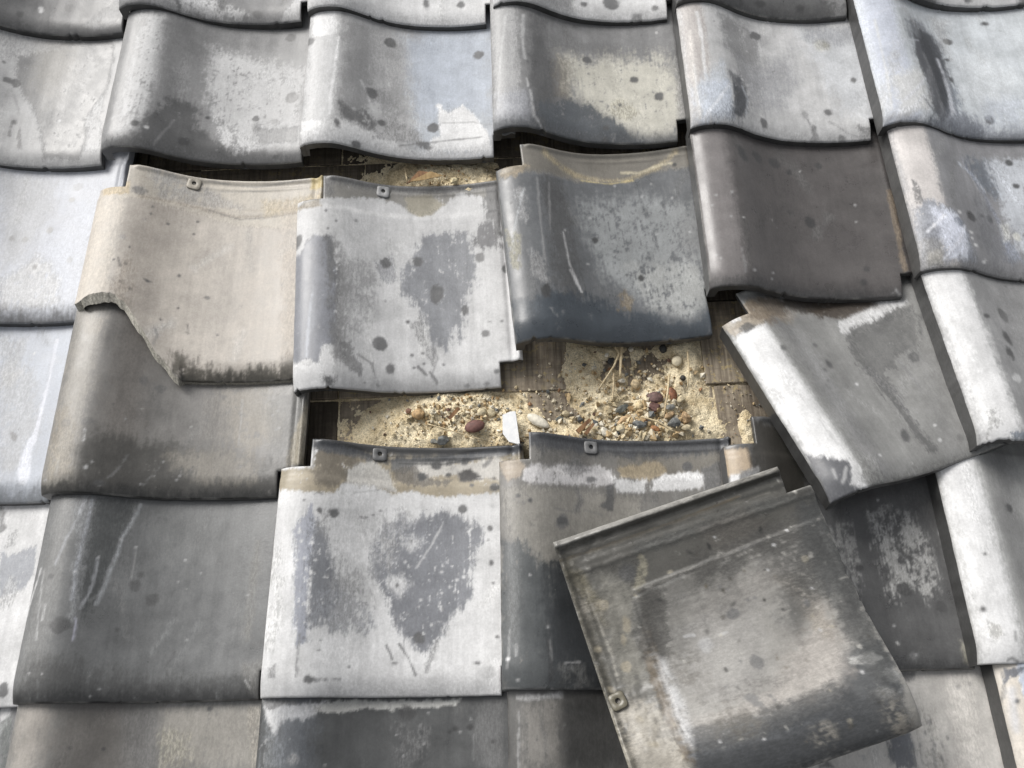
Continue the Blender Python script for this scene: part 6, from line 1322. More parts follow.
            ('P',[(0.9,3.4),(44.8,-3.8),(138.7,1.6),(213.5,-0.7),(210.9,-13.6),(126.9,-14.7),(3.5,-12.8)],(0.1215,0.1146,0.0993),0.7,8.7,4.4,0),
            ('L',[1.16,(188.9,142.9),(191.3,110.4),(189.2,92.8)],(0.1795,0.1795,0.1795),0.68,1.5,1.2,0.2),
            ('L',[1.16,(203.6,149.9),(220.1,121.8),(220.2,101.3)],(0.1944,0.1944,0.1944),0.68,1.5,1.2,0.2),
            ('L',[1.46,(189.5,139.5),(190.6,103.0)],(0.21,0.21,0.21),0.595,1.5,1.5,0.2),
            ('L',[3.64,(145.0,142.7),(158.4,104.2),(155.7,75.1)],(0.1463,0.1463,0.1463),0.595,2.9,3.6,0.3),
            ('E',(209.4,139.3,7.1,7.4,-0.42),(0.0832,0.0832,0.0832),0.93,1.9,0.9,0),
            ('E',(213.5,200.4,5.5,5.0,-0.43),(0.0832,0.0832,0.0832),0.93,1.9,0.9,0),
            ('E',(249.8,184.2,3.6,5.2,-0.46),(0.0832,0.0832,0.0832),0.93,1.9,0.9,0),
            ('E',(194.3,24.5,4.1,4.0,-0.38),(0.0832,0.0832,0.0832),0.93,1.9,0.9,0),
            ('E',(134.0,48.5,4.9,8.7,-0.29),(0.0832,0.0832,0.0832),0.93,1.9,0.9,0),
            ('E',(49.9,194.3,4.1,4.4,-0.17),(0.0832,0.0832,0.0832),0.93,1.9,0.9,0),
            ('E',(98.9,162.6,3.8,6.3,-0.13),(0.0832,0.0832,0.0832),0.93,1.9,0.9,0),
            ('E',(87.1,154.6,3.3,3.3,-0.09),(0.0832,0.0832,0.0832),0.93,1.9,0.9,0),
            ('E',(80.4,138.3,2.1,2.1,-0.09),(0.0832,0.0832,0.0832),0.93,1.9,0.9,0),
            ('E',(74.4,129.7,2.9,6.0,-0.07),(0.0832,0.0832,0.0832),0.93,1.9,0.9,0),
            ('E',(97.5,193.1,3.2,3.2,-0.12),(0.0832,0.0832,0.0832),0.93,1.9,0.9,0),
            ('P',[(2.1,59.1),(12.2,48.4),(38.9,31.1),(36.3,-0.9),(6.5,-7.2),(-7.4,-7.5),(-3.9,35.5)],(0.1079,0.1101,0.1169),1,2.9,3.6,0.04),
            ('P',[(33.6,22.7),(47.7,28.3),(45.7,7.2),(34.9,-2.9),(28.2,8.2)],(0.5139,0.5139,0.5139),0.95,2.9,2.2,0),
            ('P',[(53.3,36.3),(67.2,27.0),(70.7,5.0),(55.0,-9.1),(42.6,-3.1),(43.7,13.4)],(0.1652,0.1652,0.157),0.7,4.4,4.4,0.2),
            ('L',[1.82,(30.8,26.3),(20.0,13.6)],(0.4047,0.4047,0.4047),0.68,1.7,0.6,0),
            ('L',[1.46,(17.0,29.9),(15.3,20.5)],(0.3819,0.3819,0.3819),0.595,1.7,0.6,0),
            ('E',(8.4,139.3,4.3,12.3,0.14),(0.3819,0.3819,0.3819),0.6,2.9,1.5,0),
            ('P',[(90.4,218.4),(89.8,170.0),(74.1,81.5),(70.3,14.1),(54.0,16.7),(57.3,83.7),(71.6,171.3)],(0.3599,0.3599,0.3599),0.4,14.6,5.8,0),
            ('L',[0.87,(32.0,127.1),(37.9,54.3)],(0.2793,0.2793,0.2793),0.425,1.7,0.6,0),
            ('P',[(60,-20),(290,-20),(290,7),(60,7)],(0.1263,0.1263,0.1215),0.6,9,3,0),
            ('P',[(235.2,155.0),(213.1,70.8),(208.6,15.1),(171.1,9.5),(180.8,54.3),(205.3,120.4)],(0.21,0.21,0.21),0.45,20.4,5.8,0.1),
            ('L',[1.46,(279.8,217.2),(278.9,179.5)],(0.0652,0.0652,0.0652),0.425,1.7,0.6,0),
            ('E',(118.5,128.0,2.0,2.2,-0.2),(0.53,0.53,0.53),0.8,1.5,0.7,0),
            ('E',(232.0,215.8,1.8,2.2,-0.46),(0.53,0.53,0.53),0.8,1.5,0.7,0),
            ('E',(170.1,29.4,1.7,2.0,-0.36),(0.53,0.53,0.53),0.8,1.5,0.7,0),
            ('E',(26.6,163.7,1.7,1.9,-0.41),(0.53,0.53,0.53),0.8,1.5,0.7,0),
            ('E',(83.2,31.5,2.1,2.1,-0.14),(0.53,0.53,0.53),0.8,1.5,0.7,0),
            ('E',(176.7,48.5,1.8,1.9,-0.34),(0.53,0.53,0.53),0.8,1.5,0.7,0),
            ('P',[(223.6,202.6),(289.8,195.3),(254.9,112.7),(228.3,34.5),(192.1,21.2),(202.5,75.4),(218.8,130.3),(213.6,165.1)],(0.157,0.157,0.1516),0.6,23.3,7.3,0.1),
            ('P',[(44.2,231.0),(74.8,194.8),(64.6,68.5),(63.9,3.8),(44.4,19.1),(43.3,101.3),(40.7,176.5)],(0.1737,0.1737,0.168),0.45,14.6,4.4,0),
            ('P',[(116.4,283.9),(200.2,246.2),(215.3,223.7),(156.4,224.4),(108.8,246.7),(89.0,265.7)],(0.0466,0.0384,0.0311),0.8,5.8,3.6,0.1),
            ('P',[(39.7,274.0),(87.5,276.2),(96.0,251.5),(50.6,229.5),(31.1,250.5)],(0.1263,0.0993,0.0721),0.7,5.8,3.6,0.15),
            ('L',[1.46,(240.2,206.4),(247.3,188.9),(232.0,156.6)],(0.0757,0.0757,0.0757),0.51,2.2,1.5,0)]},
    'X': {'pose': (0.92952, -0.96799, 0.01988, -0.07888, -0.09651, 1.85099), 'seed': 928, 'base': (0.2364, 0.2296, 0.2132), 'mould': True, 'tail': True, 'loose': True, 'lug': (0.1386, 0.1263, 0.093), 'label': 'grimy brown grey pantile lying turned sideways on top of the others', 'step': 0.0016, 'edge': (0.075, 0.07, 0.06),
        'ops': [('P',[(278.9,301.5),(277.4,273.3),(238.6,206.7),(185.5,212.5),(143.4,214.1),(75.7,216.1),(10.6,217.0),(39.0,304.9),(130.3,302.3)],(0.1057,0.1026,0.0921),1,3.7,2.8,0.03),
            ('P',[(277.9,298.4),(284.7,26.1),(255.8,28.0),(252.2,-5.5),(216.7,4.5),(218.0,76.9),(213.5,147.3),(207.0,218.1),(230.5,232.5),(255.7,292.2)],(0.0815,0.0787,0.071),1,4.6,2.8,0.04),
            ('P',[(237.2,252.9),(208.9,217.4),(160.7,235.4),(121.5,241.7),(119.6,267.8),(172.1,270.5)],(0.1751,0.1688,0.1475),0.8,7.4,4.6,0.2),
            ('P',[(113.8,281.0),(97.8,243.9),(51.9,227.0),(15.3,230.9),(33.2,286.4)],(0.3312,0.3076,0.2644),0.85,7.4,4.6,0.12),
            ('P',[(257.7,291.5),(242.3,268.3),(212.5,261.7),(186.4,265.3),(194.6,273.7),(230.7,283.7)],(0.1426,0.1279,0.088),0.8,4.6,3.7,0.15),
            ('P',[(197.5,215.9),(155.9,220.4),(106.1,224.0),(59.8,223.5),(32.6,224.5),(45.2,235.1),(82.6,239.7),(130.4,238.2),(160.7,235.4)],(0.1125,0.0905,0.065),0.85,3.7,2.3,0.1),
            ('L',[2.32,(216.5,223.8),(178.1,223.2),(137.4,227.7),(97.7,227.7),(55.9,225.3)],(0.0723,0.0647,0.0533),0.51,3.7,1.9,0),
            ('P',[(201.8,229.1),(195.2,208.9),(155.0,217.4),(140.5,237.5),(162.3,240.4)],(0.0615,0.0615,0.0592),0.7,5.6,2.8,0.15),
            ('P',[(141.0,222.9),(135.8,216.1),(93.6,214.3),(56.3,217.7),(50.8,223.3),(59.9,229.8),(90.4,228.7),(125.0,227.1)],(0.4725,0.4725,0.4725),0.9,5.6,1.7,0),
            ('E',(113.0,214.5,2.6,2.4,-1.84),(0.1795,0.1795,0.1795),0.7,1.1,0.5,0),
            ('L',[1.39,(270.1,285.0),(268.7,196.0),(273.6,102.1),(277.3,31.4)],(0.0399,0.038,0.0327),0.7224999999999999,1.9,0.7,0),
            ('L',[0.93,(265.1,293.6),(264.2,243.5),(265.1,151.3),(268.8,80.8)],(0.1342,0.1066,0.0689),0.595,1.1,0.7,0),
            ('L',[0.7,(276.5,294.3),(278.7,192.4),(283.4,28.9)],(0.2539,0.2412,0.2127),0.51,1.1,0.4,0),
            ('L',[4.18,(250.6,202.4),(249.7,145.4),(251.1,41.2),(244.9,7.8)],(0.0558,0.058,0.0558),0.51,5.6,2.8,0.1),
            ('L',[1.12,(204.7,228.0),(208.7,183.3),(209.9,160.1),(212.3,113.5),(221.8,41.0)],(0.0536,0.0492,0.0432),0.7224999999999999,1.3,0.6,0),
            ('L',[1.12,(203.1,226.4),(206.2,195.7),(208.0,167.6)],(0.3002,0.3002,0.2836),0.7224999999999999,0.9,0.6,0),
            ('L',[1.21,(214.5,103.4),(215.4,75.6)],(0.4047,0.4047,0.4047),0.765,0.9,0.6,0),
            ('P',[(248.3,134.4),(254.7,86.0),(234.5,59.0),(218.0,76.9),(211.7,125.1)],(0.0803,0.0736,0.0649),0.6,7.4,3.7,0.15),
            ('E',(202.4,117.3,15.1,8.2,-1.6),(0.0618,0.0618,0.0618),0.8,5.6,2.8,0),
            ('E',(229.7,223.6,9.7,9.5,-1.89),(0.0832,0.0832,0.0832),0.7,3.7,2.3,0),
            ('P',[(182.6,170.6),(190.3,110.8),(203.0,48.5),(175.4,48.8),(159.8,100.9),(141.6,175.9)],(0.2312,0.2192,0.2032),0.5,11.2,4.6,0.1),
            ('P',[(235.8,299.1),(236.7,285.1),(136.3,289.1),(78.9,289.3),(77.1,298.5),(130.3,302.3)],(0.1994,0.1817,0.1357),0.5,3.7,3.7,0.2),
            ('P',[(244.3,20.6),(213.9,-4.4),(149.0,2.1),(150.0,37.7),(175.4,48.8),(206.3,41.5)],(0.0754,0.0754,0.0728),0.85,7.4,4.6,0.1),
            ('P',[(217.4,6.9),(193.5,2.4),(107.2,4.3),(39.4,6.2),(34.9,20.5),(93.3,23.3),(144.2,20.1)],(0.1075,0.1075,0.1043),0.7,7.4,3.7,0.1),
            ('L',[2.32,(209.6,10.5),(167.5,8.0),(117.9,5.1),(103.1,7.2)],(0.2837,0.2783,0.265),0.51,2.8,1.9,0.2),
            ('P',[(91.3,48.5),(86.7,3.5),(39.4,6.2),(6.9,26.0),(22.7,72.9),(59.1,67.9)],(0.0568,0.0602,0.0638),0.9,7.4,4.6,0.06),
            ('P',[(81.9,43.4),(80.0,18.4),(72.1,12.1),(71.0,26.6),(76.5,44.6)],(0.3583,0.3583,0.3461),0.8,2.8,2.3,0.2),
            ('E',(56.6,11.2,7.6,5.6,-1.92),(0.2984,0.3012,0.2956),0.8,2.8,1.9,0.25),
            ('E',(42.6,26.4,7.8,5.6,-1.88),(0.3086,0.3086,0.2974),0.8,2.8,2.3,0.25),
            ('L',[0.84,(43.3,3.7),(35.6,22.4),(27.8,34.4),(23.0,43.6)],(0.2432,0.2432,0.2432),0.595,0.9,0.7,0),
            ('P',[(50.3,227.7),(44.5,157.2),(52.0,75.0),(43.8,63.5),(16.2,17.7),(-5.6,7.1),(5.9,233.9)],(0.0564,0.0586,0.0609),0.98,6.5,3.7,0.05),
            ('L',[2.32,(53.1,216.0),(50.2,154.6),(52.1,90.7),(55.9,57.1)],(0.0376,0.0414,0.0474),0.595,3.7,1.9,0.1),
            ('L',[1.86,(46.2,229.4),(40.4,159.1),(41.2,85.7)],(0.2162,0.2304,0.2503),0.3825,2.8,1.9,0.15),
            ('L',[0.93,(42.0,179.2),(36.0,129.8),(32.5,79.2)],(0.2768,0.2876,0.3044),0.425,1.9,1.1,0.2),
            ('P',[(50.3,39.1),(42.0,13.3),(16.1,9.4),(5.0,21.0),(12.6,57.8)],(0.083,0.083,0.0817),0.8,4.6,1.9,0),
            ('E',(13.5,48.1,3.0,2.9,-1.91),(0.0244,0.0244,0.0244),0.9,1.1,0.5,0),
            ('E',(13.5,48.1,1.4,1.2,-1.94),(0.4775,0.4775,0.4775),0.9,1.1,0.5,0),
            ('P',[(77.7,129.7),(110.9,79.2),(140.7,42.1),(97.7,37.2),(71.7,47.5),(60.0,70.6),(57.6,108.8),(60.7,165.2),(61.1,212.4),(75.7,216.1)],(0.3013,0.2791,0.2557),0.7,11.2,4.6,0.08),
            ('P',[(154.3,215.4),(160.3,168.2),(159.8,100.9),(85.8,125.3),(72.9,206.8),(103.2,214.4)],(0.2755,0.2676,0.2546),0.6,14.9,4.6,0),
            ('P',[(174.0,77.8),(175.4,48.8),(119.5,41.6),(100.6,46.4),(115.2,60.5),(148.6,66.4)],(0.2328,0.2089,0.1767),0.6,7.4,3.7,0.15),
            ('L',[1.21,(65.9,189.0),(60.2,139.1),(61.6,106.7),(63.1,65.5)],(0.1033,0.0911,0.0801),0.51,1.9,1.1,0.15),
            ('L',[1.12,(179.1,26.7),(138.2,34.4),(99.1,41.8)],(0.1206,0.1073,0.0895),0.425,1.9,1.3,0.2),
            ('P',[(188.4,54.7),(189.8,25.5),(150.0,37.7),(146.4,59.6)],(0.0974,0.0944,0.0858),0.7,5.6,3.7,0.2),
            ('P',[(207.0,218.1),(213.5,147.3),(222.8,40.6),(199.7,38.5),(190.3,110.8),(182.6,170.6),(168.5,209.9),(159.1,230.4)],(0.0894,0.0865,0.0796),0.75,13.0,4.6,0.15),
            ('P',[(218.0,76.9),(214.3,14.8),(154.5,18.4),(142.3,47.0),(110.9,79.2),(144.1,85.4),(183.6,73.7)],(0.0785,0.0772,0.0733),0.75,14.9,5.6,0.25),
            ('P',[(186.8,216.5),(182.6,170.6),(126.5,193.3),(133.3,214.8)],(0.1241,0.1207,0.1109),0.6,13.0,4.6,0.2),
            ('L',[3.25,(273.5,298.7),(276.2,239.3),(277.9,169.7),(279.6,99.8),(279.3,30.6)],(0.0373,0.0355,0.0304),0.7224999999999999,2.8,1.1,0),
            ('L',[1.16,(262.1,298.0),(263.4,220.8),(264.3,128.6),(262.6,48.5)],(0.2044,0.1954,0.1701),0.4675,1.3,0.9,0.15),
            ('P',[(269.1,299.1),(265.7,275.1),(215.8,271.8),(153.5,278.3),(94.7,280.8),(49.6,280.1),(54.6,296.9),(118.3,295.7),(201.2,294.0)],(0.059,0.0545,0.0422),0.75,5.6,2.8,0.15),
            ('L',[1.49,(261.1,295.0),(206.1,292.3),(155.4,291.0),(97.6,290.5),(52.4,289.4)],(0.3896,0.3637,0.2993),0.51,1.5,1.5,0.2),
            ('P',[(246.3,19.8),(236.7,-4.2),(169.6,-2.3),(113.9,-0.4),(49.1,6.3),(47.6,30.1),(96.2,32.6),(159.4,33.4),(216.1,37.5)],(0.0587,0.0599,0.0587),0.75,6.5,3.7,0.12),
            ('P',[(67.7,219.8),(62.9,148.2),(66.3,66.8),(45.0,52.4),(33.2,15.7),(0.6,10.3),(6.1,99.1),(15.3,230.9)],(0.0446,0.0466,0.0486),0.8,5.6,3.7,0.08),
            ('P',[(208.9,217.4),(208.1,194.9),(170.6,200.1),(132.1,210.9),(135.8,222.7),(158.2,227.4)],(0.0401,0.0382,0.0346),0.7,5.6,2.8,0),
            ('P',[(221.8,155.6),(227.9,73.0),(229.3,26.5),(204.6,36.4),(201.7,94.8),(193.9,154.9)],(0.0673,0.0649,0.0601),0.7,7.4,4.6,0.2),
            ('E',(84.6,152.8,40.6,6.9,-1.6),(0.1233,0.1165,0.1069),0.5,6.7,3.7,0.3),
            ('E',(172.8,140.6,32.3,16.0,-1.5),(0.1391,0.1354,0.1267),0.5,13.4,4.6,0.35),
            ('E',(93.8,88.4,15.5,22.4,-1.87),(0.1529,0.1433,0.1308),0.45,13.4,4.6,0.35),
            ('E',(97.4,195.2,13.9,20.0,-1.86),(0.1478,0.1403,0.1261),0.4,11.7,4.6,0.3),
            ('E',(131.0,12.6,10.4,32.4,-2.28),(0.0617,0.0617,0.0605),0.6,8.4,3.7,0.2),
            ('E',(176.9,285.6,14.7,40.4,-2.17),(0.0733,0.0694,0.0588),0.6,11.7,3.7,0.25),
            ('E',(73.4,270.3,19.6,25.7,-1.85),(0.1729,0.1606,0.1346),0.5,16.7,3.7,0.3),
            ('E',(156.3,132.8,6.8,6.1,-1.88),(0.1215,0.1215,0.1215),0.75,1.2,0.6,0),
            ('E',(104.6,129.6,6.9,6.6,-1.87),(0.1215,0.1215,0.1215),0.75,1.2,0.6,0),
            ('E',(110.5,145.4,1.6,1.3,-1.89),(0.1215,0.1215,0.1215),0.75,1.2,0.6,0),
            ('E',(76.2,149.7,6.8,3.6,-1.86),(0.1215,0.1215,0.1215),0.75,1.2,0.6,0),
            ('E',(72.6,131.4,2.0,1.5,-1.83),(0.1215,0.1215,0.1215),0.75,1.2,0.6,0),
            ('E',(70.1,147.6,4.8,2.7,-1.87),(0.1215,0.1215,0.1215),0.75,1.2,0.6,0),
            ('E',(163.7,112.7,2.1,1.7,-1.86),(0.1215,0.1215,0.1215),0.75,1.2,0.6,0),
            ('E',(163.4,105.0,2.5,2.2,-1.89),(0.1215,0.1215,0.1215),0.75,1.2,0.6,0),
            ('E',(185.3,135.5,1.7,1.4,-1.87),(0.1215,0.1215,0.1215),0.75,1.2,0.6,0),
            ('E',(179.8,128.7,1.5,1.3,-1.91),(0.1215,0.1215,0.1215),0.75,1.2,0.6,0),
            ('E',(142.0,56.1,3.6,4.5,-1.88),(0.1215,0.1215,0.1215),0.75,1.2,0.6,0),
            ('E',(68.4,129.4,1.9,1.6,-1.89),(0.1215,0.1215,0.1215),0.75,1.2,0.6,0),
            ('E',(92.5,169.4,1.4,1.1,-1.87),(0.1215,0.1215,0.1215),0.75,1.2,0.6,0),
            ('E',(135.5,172.9,7.2,6.9,-1.88),(0.3687,0.3687,0.3687),0.6,2.8,0.9,0),
            ('L',[0.93,(149.5,190.5),(148.1,179.8)],(0.4282,0.4282,0.4282),0.68,0.9,0.7,0.2),
            ('L',[0.74,(139.9,154.3),(140.5,146.2)],(0.4047,0.4047,0.4047),0.595,1.1,0.4,0),
            ('E',(206.9,261.4,7.6,6.2,-1.88),(0.2706,0.2392,0.1772),0.6,1.2,0.6,0),
            ('E',(179.2,243.1,4.3,9.2,-1.88),(0.2706,0.2392,0.1772),0.6,1.2,0.6,0),
            ('E',(140.0,258.8,5.1,4.8,-1.87),(0.2706,0.2392,0.1772),0.6,1.2,0.6,0),
            ('E',(89.6,263.5,5.0,3.6,-1.87),(0.2706,0.2392,0.1772),0.6,1.2,0.6,0),
            ('E',(165.9,251.4,3.2,6.1,-1.89),(0.2706,0.2392,0.1772),0.6,1.2,0.6,0),
            ('E',(164.8,280.9,4.2,3.0,-1.89),(0.2706,0.2392,0.1772),0.6,1.2,0.6,0),
            ('E',(123.5,280.6,4.2,3.2,-1.86),(0.2706,0.2392,0.1772),0.6,1.2,0.6,0),
            ('E',(65.4,257.9,5.9,2.6,-1.86),(0.2706,0.2392,0.1772),0.6,1.2,0.6,0),
            ('L',[1.02,(227.0,272.5),(188.1,270.3),(155.6,268.6),(130.7,271.2)],(0.4212,0.4008,0.3502),0.425,1.3,1.1,0.3),
            ('L',[1.12,(233.8,292.9),(200.2,290.9)],(0.3599,0.3599,0.3599),0.425,0.9,0.9,0.3),
            ('L',[1.63,(105.5,291.8),(79.4,291.2),(54.5,290.7)],(0.3452,0.321,0.2563),0.595,1.9,1.4,0.2),
            ('L',[0.65,(123.2,279.6),(123.1,266.4)],(0.21,0.21,0.21),0.425,1.1,0.4,0),
            ('P',[(243.6,204.9),(235.9,198.5),(211.8,209.5),(210.9,223.5)],(0.3023,0.2797,0.2025),0.4,1.9,2.8,0.3),
            ('E',(236.2,121.6,1.9,1.5,-1.89),(0.4282,0.4282,0.4282),0.8,0.9,0.5,0),
            ('E',(185.9,80.7,1.8,1.4,-1.86),(0.4282,0.4282,0.4282),0.8,0.9,0.5,0),
            ('E',(218.8,45.6,1.8,1.5,-1.86),(0.4282,0.4282,0.4282),0.8,0.9,0.5,0),
            ('E',(66.9,37.7,1.6,1.3,-1.89),(0.4282,0.4282,0.4282),0.8,0.9,0.5,0),
            ('E',(113.7,55.7,1.7,1.5,-1.93),(0.4282,0.4282,0.4282),0.8,0.9,0.5,0),
            ('E',(154.4,44.7,1.8,1.4,-1.86),(0.4282,0.4282,0.4282),0.8,0.9,0.5,0),
            ('E',(208.4,64.6,1.8,1.5,-1.91),(0.4282,0.4282,0.4282),0.8,0.9,0.5,0),
            ('E',(40.1,155.0,1.6,1.2,-1.89),(0.4282,0.4282,0.4282),0.8,0.9,0.5,0),
            ('E',(50.0,196.5,1.6,1.2,-1.82),(0.4282,0.4282,0.4282),0.8,0.9,0.5,0),
            ('P',[(282.7,26.9),(255.8,28.0),(246.3,19.8),(252.2,-5.5),(261.0,-6.5),(256.1,22.0)],(0.035,0.0332,0.0299),0.5,2.8,1.4,0),
            ('E',(70.1,274.4,1.7,1.2,0.7),(0.0242,0.0242,0.0228),0.5,1.4,1.2,0),
            ('E',(180.1,133.6,1.7,2.1,1.5),(0.0531,0.0487,0.039),0.85,1.4,1.2,0),
            ('E',(116.7,140.8,0.6,0.8,1.4),(0.4213,0.4111,0.3785),0.76,1.4,1.2,0),
            ('E',(185.7,32.2,2.2,3.8,1.2),(0.4213,0.4111,0.3785),0.45,1.4,1.2,0),
            ('E',(25.4,70.6,2.5,3.4,0.6),(0.0531,0.0487,0.039),0.7,1.4,1.2,0),
            ('E',(153.0,15.5,1.7,2.7,0.4),(0.0242,0.0242,0.0228),0.63,1.4,1.2,0),
            ('E',(164.9,129.6,2.5,3.0,0.5),(0.0242,0.0242,0.0228),0.45,1.4,1.2,0),
            ('E',(192.9,201.6,1.3,2.4,2.5),(0.0242,0.0242,0.0228),0.71,1.4,1.2,0),
            ('E',(91.8,104.6,0.8,1.5,2.6),(0.0966,0.0819,0.0576),0.67,1.4,1.2,0),
            ('E',(101.2,259.2,2.1,2.1,0.7),(0.0351,0.0343,0.03),0.61,1.4,1.2,0),
            ('E',(109.9,238.6,1.0,1.2,0.5),(0.0966,0.0819,0.0576),0.83,1.4,1.2,0),
            ('E',(16.8,277.5,0.9,0.8,0.3),(0.4213,0.4111,0.3785),0.57,1.4,1.2,0),
            ('E',(55.1,127.0,0.6,0.8,1.3),(0.0242,0.0242,0.0228),0.43,1.4,1.2,0),
            ('E',(200.0,14.5,1.6,2.5,2.3),(0.0242,0.0242,0.0228),0.58,1.4,1.2,0),
            ('E',(224.0,146.4,1.3,0.9,0.1),(0.0531,0.0487,0.039),0.57,1.4,1.2,0),
            ('E',(184.4,38.8,3.5,3.5,1.0),(0.369,0.3377,0.2659),0.4,1.4,1.2,0),
            ('E',(231.5,63.8,0.7,1.4,2.3),(0.0242,0.0242,0.0228),0.49,1.4,1.2,0),
            ('E',(99.4,125.7,0.7,0.5,0.6),(0.0531,0.0487,0.039),0.65,1.4,1.2,0),
            ('E',(135.4,48.3,1.5,1.9,0.4),(0.4213,0.4111,0.3785),0.66,1.4,1.2,0),
            ('E',(34.0,265.0,1.5,2.1,2.4),(0.4213,0.4111,0.3785),0.51,1.4,1.2,0),
            ('E',(62.3,129.9,1.9,3.0,1.8),(0.0351,0.0343,0.03),0.73,1.4,1.2,0),
            ('E',(229.8,152.8,1.6,3.2,2.2),(0.0242,0.0242,0.0228),0.65,1.4,1.2,0),
            ('E',(196.9,61.2,0.7,1.1,1.9),(0.0351,0.0343,0.03),0.54,1.4,1.2,0),
            ('E',(88.6,27.4,1.8,1.9,2.7),(0.4213,0.4111,0.3785),0.51,1.4,1.2,0),
            ('E',(88.6,158.3,1.5,3.0,2.6),(0.0242,0.0242,0.0228),0.55,1.4,1.2,0),
            ('E',(230.3,104.9,0.7,1.2,2.0),(0.0351,0.0343,0.03),0.5,1.4,1.2,0),
            ('E',(108.0,273.4,1.0,1.1,1.8),(0.0966,0.0819,0.0576),0.66,1.4,1.2,0),
            ('E',(193.0,104.6,1.3,2.0,1.8),(0.0966,0.0819,0.0576),0.61,1.4,1.2,0),
            ('E',(139.8,153.1,1.0,0.7,2.2),(0.369,0.3377,0.2659),0.89,1.4,1.2,0),
            ('E',(216.7,179.9,1.2,2.2,3.0),(0.369,0.3377,0.2659),0.8,1.4,1.2,0),
            ('E',(143.6,82.7,1.4,1.5,2.9),(0.0242,0.0242,0.0228),0.77,1.4,1.2,0),
            ('E',(76.2,232.7,1.2,1.8,2.5),(0.369,0.3377,0.2659),0.65,1.4,1.2,0),
            ('E',(38.0,36.3,1.1,1.5,1.3),(0.0351,0.0343,0.03),0.79,1.4,1.2,0),
            ('E',(46.3,175.9,0.8,1.3,0.3),(0.4213,0.4111,0.3785),0.63,1.4,1.2,0),
            ('E',(187.3,84.0,1.0,1.1,2.9),(0.0351,0.0343,0.03),0.56,1.4,1.2,0),
            ('E',(20.3,262.5,0.7,1.3,2.0),(0.369,0.3377,0.2659),0.9,1.4,1.2,0),
            ('E',(29.9,69.6,2.4,2.2,2.2),(0.369,0.3377,0.2659),0.43,1.4,1.2,0),
            ('E',(248.5,261.6,0.9,1.4,1.3),(0.0531,0.0487,0.039),0.53,1.4,1.2,0),
            ('E',(113.2,125.7,0.6,0.5,0.9),(0.0531,0.0487,0.039),0.57,1.4,1.2,0),
            ('E',(62.7,269.7,1.0,0.7,2.4),(0.0531,0.0487,0.039),0.81,1.4,1.2,0),
            ('E',(158.3,96.5,1.8,2.3,1.7),(0.0351,0.0343,0.03),0.9,1.4,1.2,0),
            ('E',(256.8,42.1,1.7,1.8,1.2),(0.0531,0.0487,0.039),0.47,1.4,1.2,0),
            ('E',(126.7,199.6,2.0,2.1,2.4),(0.4213,0.4111,0.3785),0.69,1.4,1.2,0),
            ('E',(247.6,263.4,1.0,1.6,3.0),(0.4213,0.4111,0.3785),0.83,1.4,1.2,0),
            ('E',(204.6,223.3,0.8,1.6,2.5),(0.369,0.3377,0.2659),0.65,1.4,1.2,0),
            ('E',(267.5,154.4,1.3,2.5,0.9),(0.0531,0.0487,0.039),0.68,1.4,1.2,0),
            ('E',(113.5,42.7,1.7,1.8,0.1),(0.369,0.3377,0.2659),0.65,1.4,1.2,0),
            ('E',(88.5,110.0,0.6,0.4,3.0),(0.0966,0.0819,0.0576),0.41,1.4,1.2,0),
            ('E',(229.3,130.7,2.3,4.1,1.7),(0.0242,0.0242,0.0228),0.88,1.4,1.2,0),
            ('E',(38.6,284.7,1.1,0.7,1.8),(0.0966,0.0819,0.0576),0.58,1.4,1.2,0),
            ('E',(270.8,34.8,0.7,1.3,1.9),(0.4213,0.4111,0.3785),0.58,1.4,1.2,0),
            ('E',(101.8,109.1,1.0,1.7,1.1),(0.0966,0.0819,0.0576),0.74,1.4,1.2,0),
            ('E',(204.6,265.1,1.3,0.9,2.9),(0.0242,0.0242,0.0228),0.58,1.4,1.2,0),
            ('E',(107.1,162.2,1.9,1.9,1.9),(0.0351,0.0343,0.03),0.79,1.4,1.2,0),
            ('E',(206.5,168.5,0.6,0.6,2.6),(0.4213,0.4111,0.3785),0.73,1.4,1.2,0),
            ('E',(33.6,256.5,2.6,3.2,0.4),(0.0966,0.0819,0.0576),0.45,1.4,1.2,0),
            ('E',(200.2,191.7,1.4,1.3,1.6),(0.0242,0.0242,0.0228),0.49,1.4,1.2,0),
            ('E',(48.7,235.5,1.6,1.2,2.4),(0.369,0.3377,0.2659),0.51,1.4,1.2,0),
            ('E',(178.5,76.0,1.0,0.8,0.1),(0.0966,0.0819,0.0576),0.81,1.4,1.2,0),
            ('E',(93.8,12.8,1.0,0.6,0.0),(0.0531,0.0487,0.039),0.69,1.4,1.2,0),
            ('E',(179.8,8.1,0.9,1.6,1.2),(0.0351,0.0343,0.03),0.83,1.4,1.2,0),
            ('E',(190.6,149.6,1.4,1.2,2.7),(0.0966,0.0819,0.0576),0.81,1.4,1.2,0),
            ('E',(121.7,36.3,0.9,1.4,2.3),(0.0966,0.0819,0.0576),0.75,1.4,1.2,0),
            ('E',(258.1,127.2,0.5,0.3,1.2),(0.0966,0.0819,0.0576),0.5,1.4,1.2,0),
            ('E',(17.4,23.0,2.2,2.0,1.2),(0.0966,0.0819,0.0576),0.55,1.4,1.2,0),
            ('E',(91.6,82.5,0.6,0.4,2.4),(0.0966,0.0819,0.0576),0.75,1.4,1.2,0),
            ('E',(195.8,57.9,1.1,1.9,2.3),(0.4213,0.4111,0.3785),0.48,1.4,1.2,0),
            ('E',(228.6,71.9,2.0,3.7,1.3),(0.0242,0.0242,0.0228),0.81,1.4,1.2,0),
